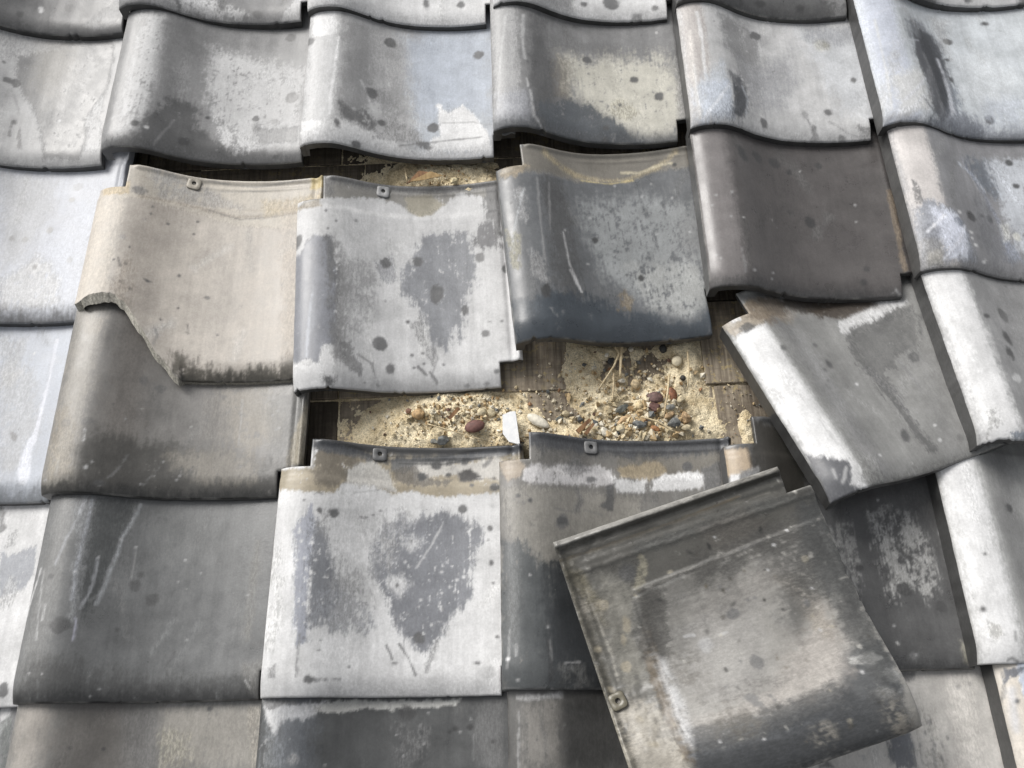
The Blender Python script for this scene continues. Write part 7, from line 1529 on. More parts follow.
            ('E',(155.6,144.5,2.0,2.2,0.4),(0.0531,0.0487,0.039),0.63,1.4,1.2,0),
            ('E',(68.6,228.0,0.8,1.2,0.5),(0.0531,0.0487,0.039),0.87,1.4,1.2,0),
            ('E',(122.8,194.3,1.4,1.1,2.3),(0.0351,0.0343,0.03),0.62,1.4,1.2,0),
            ('E',(273.1,44.5,1.0,0.9,1.8),(0.0351,0.0343,0.03),0.86,1.4,1.2,0),
            ('E',(115.8,220.3,1.3,2.3,2.0),(0.4213,0.4111,0.3785),0.61,1.4,1.2,0),
            ('E',(12.8,99.6,1.2,2.0,2.6),(0.0531,0.0487,0.039),0.41,1.4,1.2,0),
            ('E',(14.0,202.3,0.9,1.4,2.6),(0.0351,0.0343,0.03),0.71,1.4,1.2,0),
            ('E',(40.2,284.7,1.4,1.4,1.6),(0.0531,0.0487,0.039),0.52,1.4,1.2,0),
            ('E',(254.1,21.8,1.5,2.8,1.8),(0.4213,0.4111,0.3785),0.77,1.4,1.2,0),
            ('E',(82.8,268.7,1.9,3.6,0.2),(0.4213,0.4111,0.3785),0.69,1.4,1.2,0),
            ('E',(75.3,230.3,2.4,1.6,2.3),(0.0966,0.0819,0.0576),0.6,1.4,1.2,0),
            ('E',(128.9,137.7,0.7,1.3,0.5),(0.0351,0.0343,0.03),0.69,1.4,1.2,0),
            ('E',(172.8,231.1,1.0,1.0,1.6),(0.4213,0.4111,0.3785),0.71,1.4,1.2,0),
            ('E',(128.4,56.2,1.4,1.1,2.4),(0.369,0.3377,0.2659),0.58,1.4,1.2,0),
            ('E',(24.8,117.1,0.9,0.9,2.5),(0.0966,0.0819,0.0576),0.64,1.4,1.2,0),
            ('E',(85.5,269.1,0.6,0.8,0.2),(0.0351,0.0343,0.03),0.71,1.4,1.2,0),
            ('E',(87.4,55.8,1.0,0.8,1.5),(0.0242,0.0242,0.0228),0.52,1.4,1.2,0),
            ('E',(61.2,75.0,0.8,0.9,1.6),(0.369,0.3377,0.2659),0.46,1.4,1.2,0),
            ('E',(146.9,165.3,1.5,1.7,1.0),(0.0351,0.0343,0.03),0.45,1.4,1.2,0),
            ('E',(241.1,123.8,1.1,1.3,2.1),(0.0531,0.0487,0.039),0.41,1.4,1.2,0),
            ('E',(43.4,130.4,1.2,1.8,1.8),(0.4213,0.4111,0.3785),0.64,1.4,1.2,0),
            ('E',(189.2,122.0,1.7,1.3,0.2),(0.0531,0.0487,0.039),0.52,1.4,1.2,0),
            ('E',(62.3,173.8,14.4,20.4,2.7),(0.0869,0.0785,0.0636),0.49,8,4,0.4),
            ('E',(10.3,250.1,15.8,14.3,2.4),(0.3312,0.3076,0.2644),0.39,8,4,0.4),
            ('E',(232.9,264.2,9.0,6.7,2.7),(0.0675,0.0663,0.0603),0.48,8,4,0.4),
            ('E',(67.5,239.3,7.6,5.0,0.9),(0.1225,0.1157,0.1),0.27,8,4,0.4),
            ('E',(194.8,268.5,9.8,14.9,1.3),(0.1225,0.1157,0.1),0.43,8,4,0.4),
            ('E',(90.5,274.5,15.1,17.2,0.3),(0.3312,0.3076,0.2644),0.41,8,4,0.4),
            ('E',(120.6,205.8,16.0,20.3,0.1),(0.0869,0.0785,0.0636),0.41,8,4,0.4),
            ('E',(151.8,263.3,6.5,3.4,2.2),(0.0675,0.0663,0.0603),0.33,8,4,0.4),
            ('E',(75.0,275.7,14.4,12.9,1.5),(0.3312,0.3076,0.2644),0.46,8,4,0.4),
            ('E',(72.7,245.2,12.4,8.8,0.7),(0.0675,0.0663,0.0603),0.41,8,4,0.4),
            ('E',(119.0,61.8,7.1,6.8,0.4),(0.3312,0.3076,0.2644),0.31,8,4,0.4),
            ('E',(25.1,98.5,9.6,8.8,1.6),(0.3312,0.3076,0.2644),0.49,8,4,0.4),
            ('E',(215.6,276.3,12.3,10.2,0.1),(0.3312,0.3076,0.2644),0.43,8,4,0.4),
            ('E',(14.1,21.9,12.1,19.2,1.7),(0.3312,0.3076,0.2644),0.47,8,4,0.4)]},
}


# ---------------------------------------------------------------- the roof and its laid tiles
roof = tag(link('tiled_roof', None), 'old grey pantile roof with a bare gap showing boards and sand', 'roof', None, 'thing')
SPEC = {}
for n_, (key, t) in enumerate(TILES.items()):
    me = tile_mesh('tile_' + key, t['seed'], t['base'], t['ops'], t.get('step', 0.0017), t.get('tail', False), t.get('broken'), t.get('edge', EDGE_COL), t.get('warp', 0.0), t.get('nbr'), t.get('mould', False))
    if t.get('loose'):
        o = tag(link('pantile', me, None, pose(t['pose'])), t['label'], 'roof tile', 'loosened roof tiles')
    else:
        o = tag(link('pantile', me, roof, pose(t['pose'])), t.get('label'))
    if t.get('lug'):
        add_lug(o, t['lug'], seed=n_)
    SPEC[key] = o

# ---------------------------------------------------------------- wooden sheathing under the tiles
DECK = -0.0725
def wood_material(name, tone):
    m, t, p = new_mat(name)
    tc = t.nodes.new('ShaderNodeTexCoord')
    oi = t.nodes.new('ShaderNodeObjectInfo')
    off = node(t, 'ShaderNodeVectorMath', operation='MULTIPLY_ADD')
    t.links.new(oi.outputs['Random'], off.inputs[0])
    off.inputs[1].default_value = (5.1, 2.3, 1.7)
    t.links.new(tc.outputs['Object'], off.inputs[2])
    def tex(scale, stretch, detail=5.0):
        mp = node(t, 'ShaderNodeMapping')
        mp.inputs['Scale'].default_value = stretch
        t.links.new(off.outputs[0], mp.inputs['Vector'])
        n = node(t, 'ShaderNodeTexNoise', Scale=scale, Detail=detail, Roughness=0.65)
        t.links.new(mp.outputs[0], n.inputs['Vector'])
        return n.outputs['Fac']
    fibre = tex(240.0, (1.0, 0.035, 1.0))
    saw = tex(190.0, (0.05, 1.0, 1.0), 2.0)
    rot_ = tex(16.0, (1, 1, 1))
    moss = tex(120.0, (1, 1, 1), 3.0)
    a = node(t, 'ShaderNodeMixRGB')
    a.inputs['Color1'].default_value = (0.15 * tone, 0.118 * tone, 0.088 * tone, 1)
    a.inputs['Color2'].default_value = (0.55 * tone, 0.47 * tone, 0.36 * tone, 1)
    f = math_node(t, 'MULTIPLY', ramp(t, fibre, 0.28, 0.66, 0.25, 1.0), ramp(t, saw, 0.36, 0.50, 0.74, 1.0))
    t.links.new(math_node(t, 'MULTIPLY', f, ramp(t, rot_, 0.32, 0.56, 0.3, 1.0)), a.inputs['Fac'])
    b = node(t, 'ShaderNodeMixRGB')
    b.inputs['Color2'].default_value = (0.62 * tone, 0.50 * tone, 0.27 * tone, 1)
    t.links.new(math_node(t, 'MULTIPLY', ramp(t, moss, 0.55, 0.62, 0, 0.9), ramp(t, rot_, 0.42, 0.6, 0, 1)), b.inputs['Fac'])
    t.links.new(a.outputs[0], b.inputs['Color1'])
    t.links.new(b.outputs[0], p.inputs['Base Color'])
    p.inputs['Roughness'].default_value = 0.85
    p.inputs['Specular IOR Level'].default_value = 0.25
    h = math_node(t, 'ADD', fibre, math_node(t, 'MULTIPLY', saw, 0.35))
    bp = node(t, 'ShaderNodeBump', Strength=0.7, Distance=0.002)
    t.links.new(h, bp.inputs['Height'])
    t.links.new(bp.outputs[0], p.inputs['Normal'])
    return m
WOOD = wood_material('weathered_wood', 0.62)
DARK_SHADE_WOOD = wood_material('dark_shade_wood', 0.24)  # gap shade put into the wood colour; one dark slot board shares it

def board(x0, x1, y0, y1, z, th=0.012, rz=0.0, mat=None):
    cx, cy = (x0 + x1) / 2, (y0 + y1) / 2
    a, b, c = (x1 - x0) / 2, (y1 - y0) / 2, 0.0012
    V = [(-a, -b, -th), (a, -b, -th), (a, b, -th), (-a, b, -th), (-a, -b, -c), (a, -b, -c), (a, b, -c), (-a, b, -c),
         (-a + c, -b + c, 0), (a - c, -b + c, 0), (a - c, b - c, 0), (-a + c, b - c, 0)]
    Q = [(3, 2, 1, 0)]
    for k in range(4):
        j = (k + 1) % 4
        Q += [(k, j, j + 4, k + 4), (k + 4, j + 4, j + 8, k + 8)]
    Q.append((8, 9, 10, 11))
    me = raw_mesh('roof_board', np.array(V), np.array(Q), np.zeros((0, 3), int), mat or WOOD, smooth=False)
    return link('roof_board', me, roof, Matrix.Translation((cx, cy, z)) @ Matrix.Rotation(rz, 4, 'Z'))

rb = random.Random(11)
YS = [v for v in np.arange(-1.25, 0.40, 0.105)]
seam = -0.5646
YS = sorted(seam + 0.118 * k for k in range(-6, 9))
for k in range(len(YS) - 1):
    y0, y1 = YS[k] + 0.0012, YS[k + 1] - 0.0012
    xs = [-0.70]
    while xs[-1] < 1.9:
        xs.append(xs[-1] + rb.uniform(0.16, 0.42))
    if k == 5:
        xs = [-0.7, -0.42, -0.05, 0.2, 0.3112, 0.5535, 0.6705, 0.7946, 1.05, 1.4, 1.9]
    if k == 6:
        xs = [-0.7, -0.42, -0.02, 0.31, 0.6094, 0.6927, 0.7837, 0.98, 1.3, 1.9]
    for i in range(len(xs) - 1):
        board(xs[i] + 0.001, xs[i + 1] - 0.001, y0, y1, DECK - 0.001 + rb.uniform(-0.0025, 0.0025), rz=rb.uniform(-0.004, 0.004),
              mat=DARK_SHADE_WOOD if k >= 7 or k < 5 or (k == 5 and i == 3) else WOOD)

# ---------------------------------------------------------------- bedding sand washed out over the boards, with its grit
SANDM, _t, _p = new_mat('bedding_sand')
_tc = _t.nodes.new('ShaderNodeTexCoord')
_n1 = node(_t, 'ShaderNodeTexNoise', Scale=480.0, Detail=3.0, Roughness=0.6)
_n2 = node(_t, 'ShaderNodeTexNoise', Scale=38.0, Detail=5.0, Roughness=0.65)
for _n in (_n1, _n2):
    _t.links.new(_tc.outputs['Object'], _n.inputs['Vector'])
_m1 = node(_t, 'ShaderNodeMixRGB')
_m1.inputs['Color1'].default_value = (0.55, 0.45, 0.285, 1)
_m1.inputs['Color2'].default_value = (0.80, 0.70, 0.50, 1)
_t.links.new(ramp(_t, _n2.outputs['Fac'], 0.34, 0.62, 0, 1), _m1.inputs['Fac'])
_m2 = node(_t, 'ShaderNodeMixRGB', blend_type='MULTIPLY')
_m2.inputs['Fac'].default_value = 1.0
_t.links.new(_m1.outputs[0], _m2.inputs['Color1'])
_cr = node(_t, 'ShaderNodeCombineXYZ')
_g = ramp(_t, _n1.outputs['Fac'], 0.3, 0.62, 0.66, 1.12)
for _i in range(3):
    _t.links.new(_g, _cr.inputs[_i])
_t.links.new(_cr.outputs[0], _m2.inputs['Color2'])
_t.links.new(_m2.outputs[0], _p.inputs['Base Color'])
_p.inputs['Roughness'].default_value = 0.95
_p.inputs['Specular IOR Level'].default_value = 0.1
_b = node(_t, 'ShaderNodeBump', Strength=0.9, Distance=0.0025)
_t.links.new(_n1.outputs['Fac'], _b.inputs['Height'])
_t.links.new(_b.outputs[0], _p.inputs['Normal'])

# heaps: centre x, y, radii, height
HEAPS = [(0.4171, -0.6051, 0.0429, 0.0260, 0.0130), (0.4551, -0.5908, 0.0557, 0.0237, 0.0150), (0.4800, -0.6129, 0.0629, 0.0285, 0.0160), (0.5296, -0.6306, 0.0575, 0.0154, 0.0140), (0.5949, -0.6281, 0.0275, 0.0181, 0.0120), (0.6359, -0.6324, 0.0699, 0.0180, 0.0160), (0.6990, -0.6272, 0.0550, 0.0207, 0.0180), (0.7203, -0.6019, 0.0328, 0.0236, 0.0150), (0.6299, -0.5361, 0.0180, 0.0407, 0.0120),
         (0.6524, -0.5804, 0.0305, 0.0265, 0.0110), (0.7680, -0.5364, 0.0103, 0.0301, 0.0100), (0.6508, -0.5148, 0.0389, 0.0083, 0.0090), (0.7549, -0.5136, 0.0207, 0.0070, 0.0090), (0.7502, -0.5576, 0.0102, 0.0163, 0.0080), (0.8307, -0.6275, 0.0075, 0.0234, 0.0070), (0.4460, -0.2436, 0.0674, 0.0275, 0.0150), (0.4109, -0.2355, 0.0366, 0.0195, 0.0130), (0.4991, -0.2557, 0.0336, 0.0225, 0.0140), (0.5363, -0.2703, 0.0223, 0.0255, 0.0120)]
def sand_h(x, y):
    h = np.zeros_like(x)
    for cx, cy, rx, ry, hh in HEAPS:
        r2 = ((x - cx) / rx) ** 2 + ((y - cy) / ry) ** 2
        h = np.maximum(h, hh * 1.25 * np.exp(-0.43 * r2 ** 1.25))
    n = fnoise(x * 60, y * 60, 5, 4)
    return h * (0.8 + 0.3 * n) + 0.0022 * n - 0.0042 + 0.0010 * fnoise(x * 400, y * 400, 9, 2)
def sand_patch(name, x0, x1, y0, y1, label):
    xs, ys = np.arange(x0, x1, 0.0018), np.arange(y0, y1, 0.0018)
    X, Y = np.meshgrid(xs, ys)
    H = sand_h(X.ravel(), Y.ravel()).reshape(X.shape)
    idx = np.arange(X.size).reshape(X.shape)
    top = np.maximum(np.maximum(H[:-1, :-1], H[1:, 1:]), np.maximum(H[:-1, 1:], H[1:, :-1]))
    q = np.stack([idx[:-1, :-1], idx[:-1, 1:], idx[1:, 1:], idx[1:, :-1]], -1)[top > -0.0075]
    V = np.stack([X.ravel(), Y.ravel(), DECK + H.ravel()], 1)
    u = np.unique(q.ravel())
    r = np.full(len(V), -1)
    r[u] = np.arange(len(u))
    me = raw_mesh(name, V[u], r[q], np.zeros((0, 3), int), SANDM)
    return tag(link(name, me), label, 'sand', None, 'stuff')
sand_patch('sand', 0.2626, 0.8732, -0.6608, -0.4824, 'yellow bedding sand spread over the bare boards in the gap')
sand_patch('sand', 0.1027, 0.5730, -0.2838, -0.1764, 'yellow sand with wood shavings above the white slipped tile')

def grit_mat():
    m, t, p = new_mat('grit')
    at = node(t, 'ShaderNodeAttribute', attribute_name='paint')
    t.links.new(at.outputs['Color'], p.inputs['Base Color'])
    p.inputs['Roughness'].default_value = 0.8
    return m
GRIT = grit_mat()
OCT_V = np.array([(1, 0, 0), (-1, 0, 0), (0, 1, 0), (0, -1, 0), (0, 0, 1), (0, 0, -1)], float)
OCT_F = np.array([(0, 2, 4), (2, 1, 4), (1, 3, 4), (3, 0, 4), (2, 0, 5), (1, 2, 5), (3, 1, 5), (0, 3, 5)])
rg = np.random.RandomState(3)
PALS = np.array([(0.50, 0.42, 0.27), (0.56, 0.50, 0.38), (0.42, 0.31, 0.17), (0.30, 0.17, 0.09), (0.07, 0.075, 0.075), (0.18, 0.19, 0.19), (0.62, 0.58, 0.48), (0.14, 0.08, 0.06), (0.36, 0.24, 0.12)])
PW = np.array([7, 6, 5, 0.5, 0.5, 1.2, 3.0, 0.35, 1.6]); PW = PW / PW.sum()
#          centre, radii, count, smallest, largest (m)
GRAVEL = [(0.6944, -0.6087, 0.0553, 0.0339, 0.0000) + (60, .0036, .0070), (0.6304, -0.6218, 0.0626, 0.0233, 0.0000) + (24, .0035, .0060), (0.4804, -0.5919, 0.0608, 0.0211, 0.0000) + (16, .0028, .0044), (0.6936, -0.6179, 0.0577, 0.0285, 0.0000) + (420, .0016, .0060), (0.6420, -0.6352, 0.0624, 0.0129, 0.0000) + (200, .0014, .0048), (0.4804, -0.5919, 0.0658, 0.0237, 0.0000) + (330, .0011, .0040), (0.4424, -0.5982, 0.0695, 0.0313, 0.0000) + (260, .0010, .0038), (0.5173, -0.6249, 0.0501, 0.0155, 0.0000) + (110, .0011, .0036),
          (0.6141, -0.5815, 0.0571, 0.0654, 0.0000) + (260, .0009, .0040), (0.6989, -0.5581, 0.0766, 0.0403, 0.0000) + (220, .0010, .0046), (0.8238, -0.5836, 0.0329, 0.0477, 0.0000) + (70, .0008, .0022), (0.7279, -0.5889, 0.0253, 0.0212, 0.0000) + (60, .0018, .0050), (0.4530, -0.2472, 0.0561, 0.0194, 0.0000) + (110, .0009, .0030)]
gv, gf, gc = [], [], []
nv_ = 0
for cx, cy, rx, ry, _h, cnt, s0, s1 in GRAVEL:
    for _ in range(cnt):
        u, v = rg.normal(0, 0.55, 2)
        x, y = cx + rx * u, cy + ry * v
        s = s0 + (s1 - s0) * rg.rand() ** 2.6
        sc3 = s * rg.uniform(0.65, 1.25, 3) * np.array([1, 1, 0.75])
        A = Euler(tuple(rg.uniform(0, 6.28, 3))).to_matrix()
        V = (OCT_V * (1 + rg.uniform(-0.25, 0.25, (6, 1))) * sc3) @ np.array(A).T
        hz = max(float(sand_h(np.array([x]), np.array([y]))[0]), 0.0)
        V = V + np.array([x, y, DECK + hz + 0.5 * s])
        gv.append(V); gf.append(OCT_F + nv_); nv_ += 6
        c = PALS[rg.choice(len(PALS), p=PW)] * rg.uniform(0.75, 1.15)
        gc.append(np.tile(c, (6, 1)))
me = raw_mesh('gravel', np.concatenate(gv), np.zeros((0, 4), int), np.concatenate(gf), GRIT, np.concatenate(gc), smooth=False)
tag(link('gravel', me), 'fine mixed grit lying on the bedding sand', 'gravel', None, 'stuff')

# ---------------------------------------------------------------- single stones
def ico(level=2):
    t = (1 + 5 ** 0.5) / 2
    V = [(-1, t, 0), (1, t, 0), (-1, -t, 0), (1, -t, 0), (0, -1, t), (0, 1, t), (0, -1, -t), (0, 1, -t), (t, 0, -1), (t, 0, 1), (-t, 0, -1), (-t, 0, 1)]
    Fc = [(0, 11, 5), (0, 5, 1), (0, 1, 7), (0, 7, 10), (0, 10, 11), (1, 5, 9), (5, 11, 4), (11, 10, 2), (10, 7, 6), (7, 1, 8), (3, 9, 4), (3, 4, 2), (3, 2, 6), (3, 6, 8), (3, 8, 9), (4, 9, 5), (2, 4, 11), (6, 2, 10), (8, 6, 7), (9, 8, 1)]
    V = [np.array(v) / np.linalg.norm(v) for v in V]
    for _ in range(level):
        mid, N = {}, []
        def m(a, b):
            k = (min(a, b), max(a, b))
            if k not in mid:
                v = V[a] + V[b]
                V.append(v / np.linalg.norm(v))
                mid[k] = len(V) - 1
            return mid[k]
        for a, b, c in Fc:
            ab, bc, ca = m(a, b), m(b, c), m(c, a)
            N += [(a, ab, ca), (b, bc, ab), (c, ca, bc), (ab, bc, ca)]
        Fc = N
    return np.array(V), np.array(Fc)
ICO_V, ICO_F = ico(2)
def noise3(P, k, seed):
    return fnoise(P[:, 0] * k + 5, P[:, 1] * k + P[:, 2] * 0.7 * k + 9, seed, 3)
STONE_MATS = {}
def stone_mat(c, mottle):
    k = (c, mottle)
    if k not in STONE_MATS:
        d = tuple(v * (1 - mottle) for v in c)
        STONE_MATS[k] = simple_mat('stone', d, tuple(min(0.8, v * (1 + 0.35 * mottle)) for v in c), scale=220.0, rough=0.7, bump=0.35, dist=0.0015)
    return STONE_MATS[k]
def stone(label, xy, a, b, h, ang, col, seed, chunky=0.18, facet=False, cat='pebble', name='pebble', lift=0.0, mottle=0.45):
    """a, b half length and half width in metres"""
    V = ICO_V.copy()
    if facet:                                            # broken stone: clip the ball with random planes
        r = np.random.RandomState(seed)
        for _ in range(9):
            n = r.normal(0, 1, 3); n /= np.linalg.norm(n)
            dd = V @ n - r.uniform(0.55, 0.85)
            V = V - np.outer(np.clip(dd, 0, None), n)
    V = V * (1 + chunky * noise3(V, 1.6, seed))[:, None]
    V = V * np.array([a, b, h])
    me = raw_mesh(name, V, np.zeros((0, 4), int), ICO_F, stone_mat(col, mottle), smooth=not facet)
    x, y = xy
    z = DECK + max(float(sand_h(np.array([x]), np.array([y]))[0]), 0.0) + h * 0.9 + 0.002 + lift
    return tag(link(name, me, None, Matrix.Translation((x, y, z)) @ Matrix.Rotation(ang, 4, 'Z')), label, cat, 'stones lying in the sand of the gap')
MM = 0.00062                                             # half a photo pixel at this distance, in metres
def st(label, xy, w, h, ang, col, seed, **k):
    stone(label, xy, w * MM, h * MM, min(w, h) * MM * k.pop('flat', 0.7), math.radians(ang), col, seed, **k)
CREAM, WHITE, ORANGE, BROWN, PURPLE, SLATE, GREEN, TAN = (0.55, 0.47, 0.31), (0.66, 0.62, 0.52), (0.42, 0.17, 0.06), (0.17, 0.09, 0.055), (0.14, 0.085, 0.075), (0.15, 0.155, 0.15), (0.12, 0.125, 0.11), (0.46, 0.32, 0.18)
st('smooth oval red brown pebble in the sand above the white tile', (0.4863, -0.6132), 21, 13, 12, (0.15, 0.072, 0.06), 1, chunky=.08, mottle=.35)
st('round cream pebble, left one of the pair above the red brown pebble', (0.4956, -0.5932), 9.5, 9, 0, CREAM, 2)
st('round cream pebble, right one of the pair above the red brown pebble', (0.5076, -0.5937), 8.5, 9, 0, CREAM, 3)
st('rough blue grey stone in the sand left of the red brown pebble', (0.4458, -0.6284), 14, 11, 30, SLATE, 4, facet=True)
st('small dark grey stone touching the rough blue grey stone', (0.4358, -0.6293), 9, 7, 0, (0.17, 0.17, 0.15), 5, facet=True)
st('long smooth white stone lying slantwise by the pale shard', (0.5658, -0.6073), 26, 11, -33, WHITE, 6, chunky=.1, mottle=.2)
st('crumbly orange lump of clay in the left of the sand', (0.4159, -0.5931), 13, 11, 20, (0.42, 0.28, 0.14), 7, chunky=.35)
st('dark brown stone at the left edge of the sand', (0.4032, -0.5873), 7, 6, 0, BROWN, 8, facet=True)
st('dark green grey stone beside the small cream cube', (0.5937, -0.6045), 9, 6, 15, GREEN, 9, facet=True)
st('small cream cube shaped stone right of the long white stone', (0.6018, -0.5969), 8, 8, 10, CREAM, 10, facet=True)
st('upright tan chip above the small cream cube', (0.6069, -0.5758), 6, 10, 0, (0.5, 0.37, 0.2), 11, facet=True)
st('white chip just under the dark slipped tile', (0.6925, -0.5131), 7, 6, 20, WHITE, 12, facet=True, mottle=.2)
st('black stone under the white chip at the top of the straws', (0.6641, -0.5279), 9, 10, 0, (0.05, 0.05, 0.05), 13, facet=True)
st('white chip lying on the black stone by the straws', (0.6593, -0.5228), 6, 5, 30, WHITE, 14, facet=True, lift=.006, mottle=.2)
st('cream chip at the foot of the upright straw', (0.6753, -0.5571), 9, 7, 10, WHITE, 15, facet=True)
st('round buff stone right of the upright straw foot', (0.6934, -0.5620), 10, 11, 0, (0.46, 0.36, 0.22), 16)
st('smooth ivory pebble on the bare wood below the dark slipped tile', (0.7496, -0.5329), 11, 12, -50, (0.62, 0.55, 0.40), 17, chunky=.1, mottle=.2)
st('black round stone stuck under the edge of the dark slipped tile', (0.7332, -0.5155), 8, 10, 0, (0.035, 0.035, 0.032), 18)
st('small black lump in place of a dark hole below the ivory pebble', (0.7549, -0.5564), 6, 6, 0, (0.03, 0.028, 0.025), 19)  # black lump added to stand for a dark hole
st('purple brown stone, upper one of the stacked pair', (0.7157, -0.5831), 17, 13, 5, PURPLE, 20, chunky=.2)
st('purple brown stone, lower one of the stacked pair', (0.7132, -0.5963), 13, 11, 0, (0.12, 0.06, 0.05), 21, facet=True)
st('rust red upright stone next to the purple pair', (0.7385, -0.5787), 9, 15, 12, (0.27, 0.115, 0.06), 22, chunky=.15)
st('cream angular stone right of the rust red stone', (0.7484, -0.5871), 9, 11, -20, CREAM, 23, facet=True)
st('flat grey stone under the rust red stone', (0.7333, -0.5978), 12, 7, 0, (0.24, 0.24, 0.22), 24, facet=True)
st('dark grey angular stone in the lower gravel', (0.7349, -0.6196), 14, 11, -20, SLATE, 25, facet=True)
st('orange tan angular stone at the right end of the gravel', (0.7509, -0.6111), 12, 14, 10, (0.42, 0.29, 0.16), 26, facet=True)
st('cream pebble at the rim of the tile below the orange tan stone', (0.7500, -0.6254), 11, 6, 5, CREAM, 27)
st('slate blue flat stone at the foot of the gravel heap', (0.6909, -0.6191), 17, 8, -10, SLATE, 28, facet=True)
st('dark green flat stone left of the purple pair', (0.6728, -0.5946), 16, 8, 25, GREEN, 29, facet=True)
st('tan flat stone below the dark green flat stone', (0.6740, -0.6105), 17, 8, 28, TAN, 30, facet=True)
st('white angular stone at the left end of the gravel heap', (0.6477, -0.6251), 13, 9, -40, WHITE, 31, facet=True, mottle=.25)
st('large cream angular stone at the foot of the gravel heap', (0.6693, -0.6221), 12, 9, 0, CREAM, 32, facet=True)
st('small white cube on the tile rim left of the gravel', (0.6378, -0.6156), 6, 6, 10, WHITE, 33, facet=True, mottle=.2)
st('cream round stone left of the purple pair', (0.6945, -0.5929), 8, 9, 0, (0.56, 0.45, 0.27), 34)
st('rust brown angular stone right of the slate blue stone', (0.7117, -0.6252), 11, 8, -30, (0.36, 0.17, 0.07), 35, facet=True)
st('tan stone below the flat grey stone', (0.7298, -0.6082), 13, 7, 25, TAN, 36, facet=True)
st('cream wedge between the tan stone and the dark angular stone', (0.7225, -0.6046), 9, 7, 20, CREAM, 37, facet=True)
st('small cream stone above the wood shavings', (0.4669, -0.2559), 10, 8, 0, (0.56, 0.48, 0.30), 38, facet=True)

def prism(name, pts, z, th, mat, label, cat, tilt=(0, 0), group=None):
    """flat chip from an outline in roof-plane metres, with thickness"""
    P_ = np.array(pts)
    c = P_.mean(0)
    n = len(P_)
    V = np.concatenate([np.c_[P_ - c, np.full(n, -th / 2)], np.c_[P_ - c, np.full(n, th / 2)]])
    i = np.arange(n)
    j = (i + 1) % n
    Q = np.stack([i, j, j + n, i + n], 1)
    T = np.concatenate([np.stack([np.zeros(n - 2, int), i[2:], i[1:-1]], 1), np.stack([np.full(n - 2, n), i[1:-1] + n, i[2:] + n], 1)])
    me = raw_mesh(name, V, Q, T, mat, smooth=False)
    m = Matrix.Translation((c[0], c[1], z)) @ Euler((tilt[0], tilt[1], 0)).to_matrix().to_4x4()
    return tag(link(name, me, None, m), label, cat, group)
prism('shard', [(0.5219, -0.6015), (0.5321, -0.5980), (0.5384, -0.5983), (0.5417, -0.6401), (0.5282, -0.6357), (0.5211, -0.6251)], DECK + 0.022, 0.006,
      simple_mat('pale_mortar', (0.68, 0.69, 0.70), (0.76, 0.76, 0.75), 120, rough=0.7), 'flat pale grey shard standing between the two tile heads', 'shard', (0.12, -0.10))
CHIP = simple_mat('wood_chip', (0.12, 0.06, 0.03), (0.30, 0.17, 0.08), 200, (1, .15, 1), 0.8)
prism('wood_chip', [(0.4524, -0.6013), (0.4653, -0.5873), (0.4691, -0.5901), (0.4562, -0.6041)], DECK + 0.02, 0.003, CHIP, 'brown wood chip in the sand left of the cream pair', 'wood chip', (.2, .2), 'wood chips in the sand')
prism('wood_chip', [(0.6114, -0.6249), (0.6287, -0.6099), (0.6323, -0.6127), (0.6149, -0.6289)], DECK + 0.022, 0.003, CHIP, 'dark brown wood chip on the gravel near the tile rim, left one', 'wood chip', (.1, .2), 'wood chips in the sand')
prism('wood_chip', [(0.6211, -0.6292), (0.6334, -0.6154), (0.6357, -0.6181), (0.6247, -0.6319)], DECK + 0.022, 0.003, CHIP, 'dark brown wood chip on the gravel near the tile rim, right one', 'wood chip', (-.1, .2), 'wood chips in the sand')
SHAV = simple_mat('wood_shaving', (0.30, 0.19, 0.08), (0.50, 0.36, 0.18), 260, (1, .2, 1), 0.7)
prism('wood_shaving', [(0.4053, -0.2628), (0.4347, -0.2480), (0.4515, -0.2536), (0.4235, -0.2604)], DECK + 0.028, 0.0016, SHAV, 'pale pointed wood shaving above the white slipped tile, right one', 'wood shaving', (.3, .1), 'wood shavings under the tiles')
prism('wood_shaving', [(0.3997, -0.2593), (0.4179, -0.2423), (0.4417, -0.2483), (0.4179, -0.2537)], DECK + 0.022, 0.0016, CHIP, 'brown pointed wood shaving above the white slipped tile, left one', 'wood shaving', (.2, -.1), 'wood shavings under the tiles')

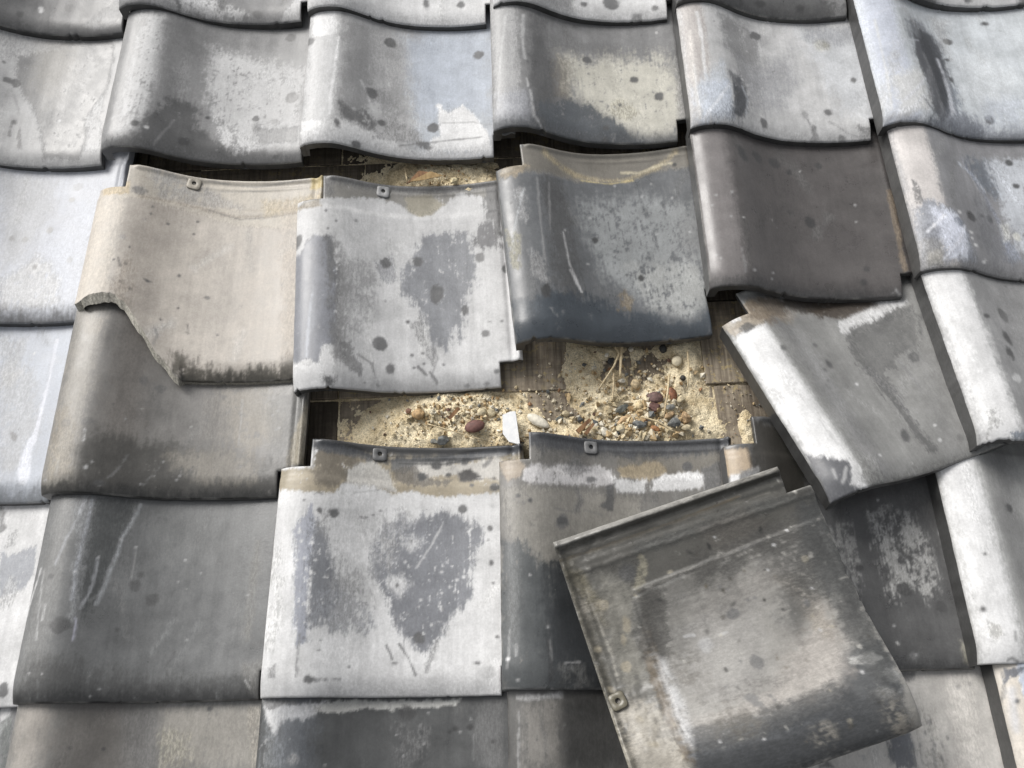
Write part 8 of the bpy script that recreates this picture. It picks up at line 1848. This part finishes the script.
def tube(name, pts, r, mat, label, group):
    P_ = [Vector(p_) for p_ in pts]
    # smooth a little
    Q_ = []
    for i in range(len(P_) - 1):
        for k in range(4):
            Q_.append(P_[i].lerp(P_[i + 1], k / 4))
    Q_.append(P_[-1])
    V, F = [], []
    n = 7
    for i, p_ in enumerate(Q_):
        d = (Q_[min(i + 1, len(Q_) - 1)] - Q_[max(i - 1, 0)]).normalized()
        u = d.orthogonal().normalized()
        v = d.cross(u)
        rr = r * (1.0 - 0.35 * i / len(Q_))
        for k in range(n):
            a = 2 * math.pi * k / n
            V.append(p_ + (u * math.cos(a) + v * math.sin(a)) * rr)
        if i:
            for k in range(n):
                F.append(((i - 1) * n + k, (i - 1) * n + (k + 1) % n, i * n + (k + 1) % n, i * n + k))
    T = [(0, k + 1, k) for k in range(1, n - 1)] + [((len(Q_) - 1) * n, (len(Q_) - 1) * n + k, (len(Q_) - 1) * n + k + 1) for k in range(1, n - 1)]
    me = raw_mesh(name, np.array([tuple(v) for v in V]), np.array(F), np.array(T), mat)
    return tag(link(name, me), label, 'straw', group)
STRAW = simple_mat('dry_straw', (0.40, 0.31, 0.18), (0.55, 0.46, 0.30), 300, (1, 1, 1), 0.6)
def s3(xy, h):
    return (xy[0], xy[1], DECK + h)
G_ = 'dry straws in the gap'
tube('straw', [s3((0.6682, -0.5086), .018), s3((0.6734, -0.5255), .021), s3((0.6656, -0.5417), .021), s3((0.6442, -0.5707), .016)], .0017, STRAW, 'bent dry straw hanging from under the dark slipped tile', G_)
tube('straw', [s3((0.6795, -0.5062), .018), s3((0.6754, -0.5325), .020), s3((0.6728, -0.5557), .018)], .0022, STRAW, 'thick straight straw right of the bent straw', G_)
tube('straw', [s3((0.6653, -0.5458), .016), s3((0.6636, -0.5675), .017), s3((0.6608, -0.5861), .016)], .0014, STRAW, 'short straw below the bent straw', G_)
tube('straw', [s3((0.7351, -0.5556), .020), s3((0.7284, -0.5836), .030), s3((0.7218, -0.6125), .024)], .0017, STRAW, 'upright straw leaning on the purple stones', G_)
tube('straw', [s3((0.6941, -0.6113), .026), s3((0.7135, -0.6200), .029), s3((0.7334, -0.6339), .026)], .0014, STRAW, 'straw lying across the foot of the gravel heap', G_)
tube('straw', [s3((0.4272, -0.6081), .020), s3((0.4572, -0.6185), .021), s3((0.4971, -0.6318), .019)], .0010, STRAW, 'thin straw lying in the sand under the red brown pebble', G_)
tube('straw', [s3((0.7630, -0.5224), .014), s3((0.7620, -0.5499), .015), s3((0.7574, -0.5741), .012)], .0011, STRAW, 'thin straw on the wood beside the small black lump', G_)
tube('straw', [s3((0.3968, -0.2283), .016), s3((0.4011, -0.2562), .020)], .0014, STRAW, 'short straw left of the wood shavings', G_)
tube('straw', [s3((0.6453, -0.5558), .014), s3((0.6621, -0.5701), .016), s3((0.6735, -0.5867), .016)], .0009, STRAW, 'thin straw crossing the foot of the bent straw', G_)
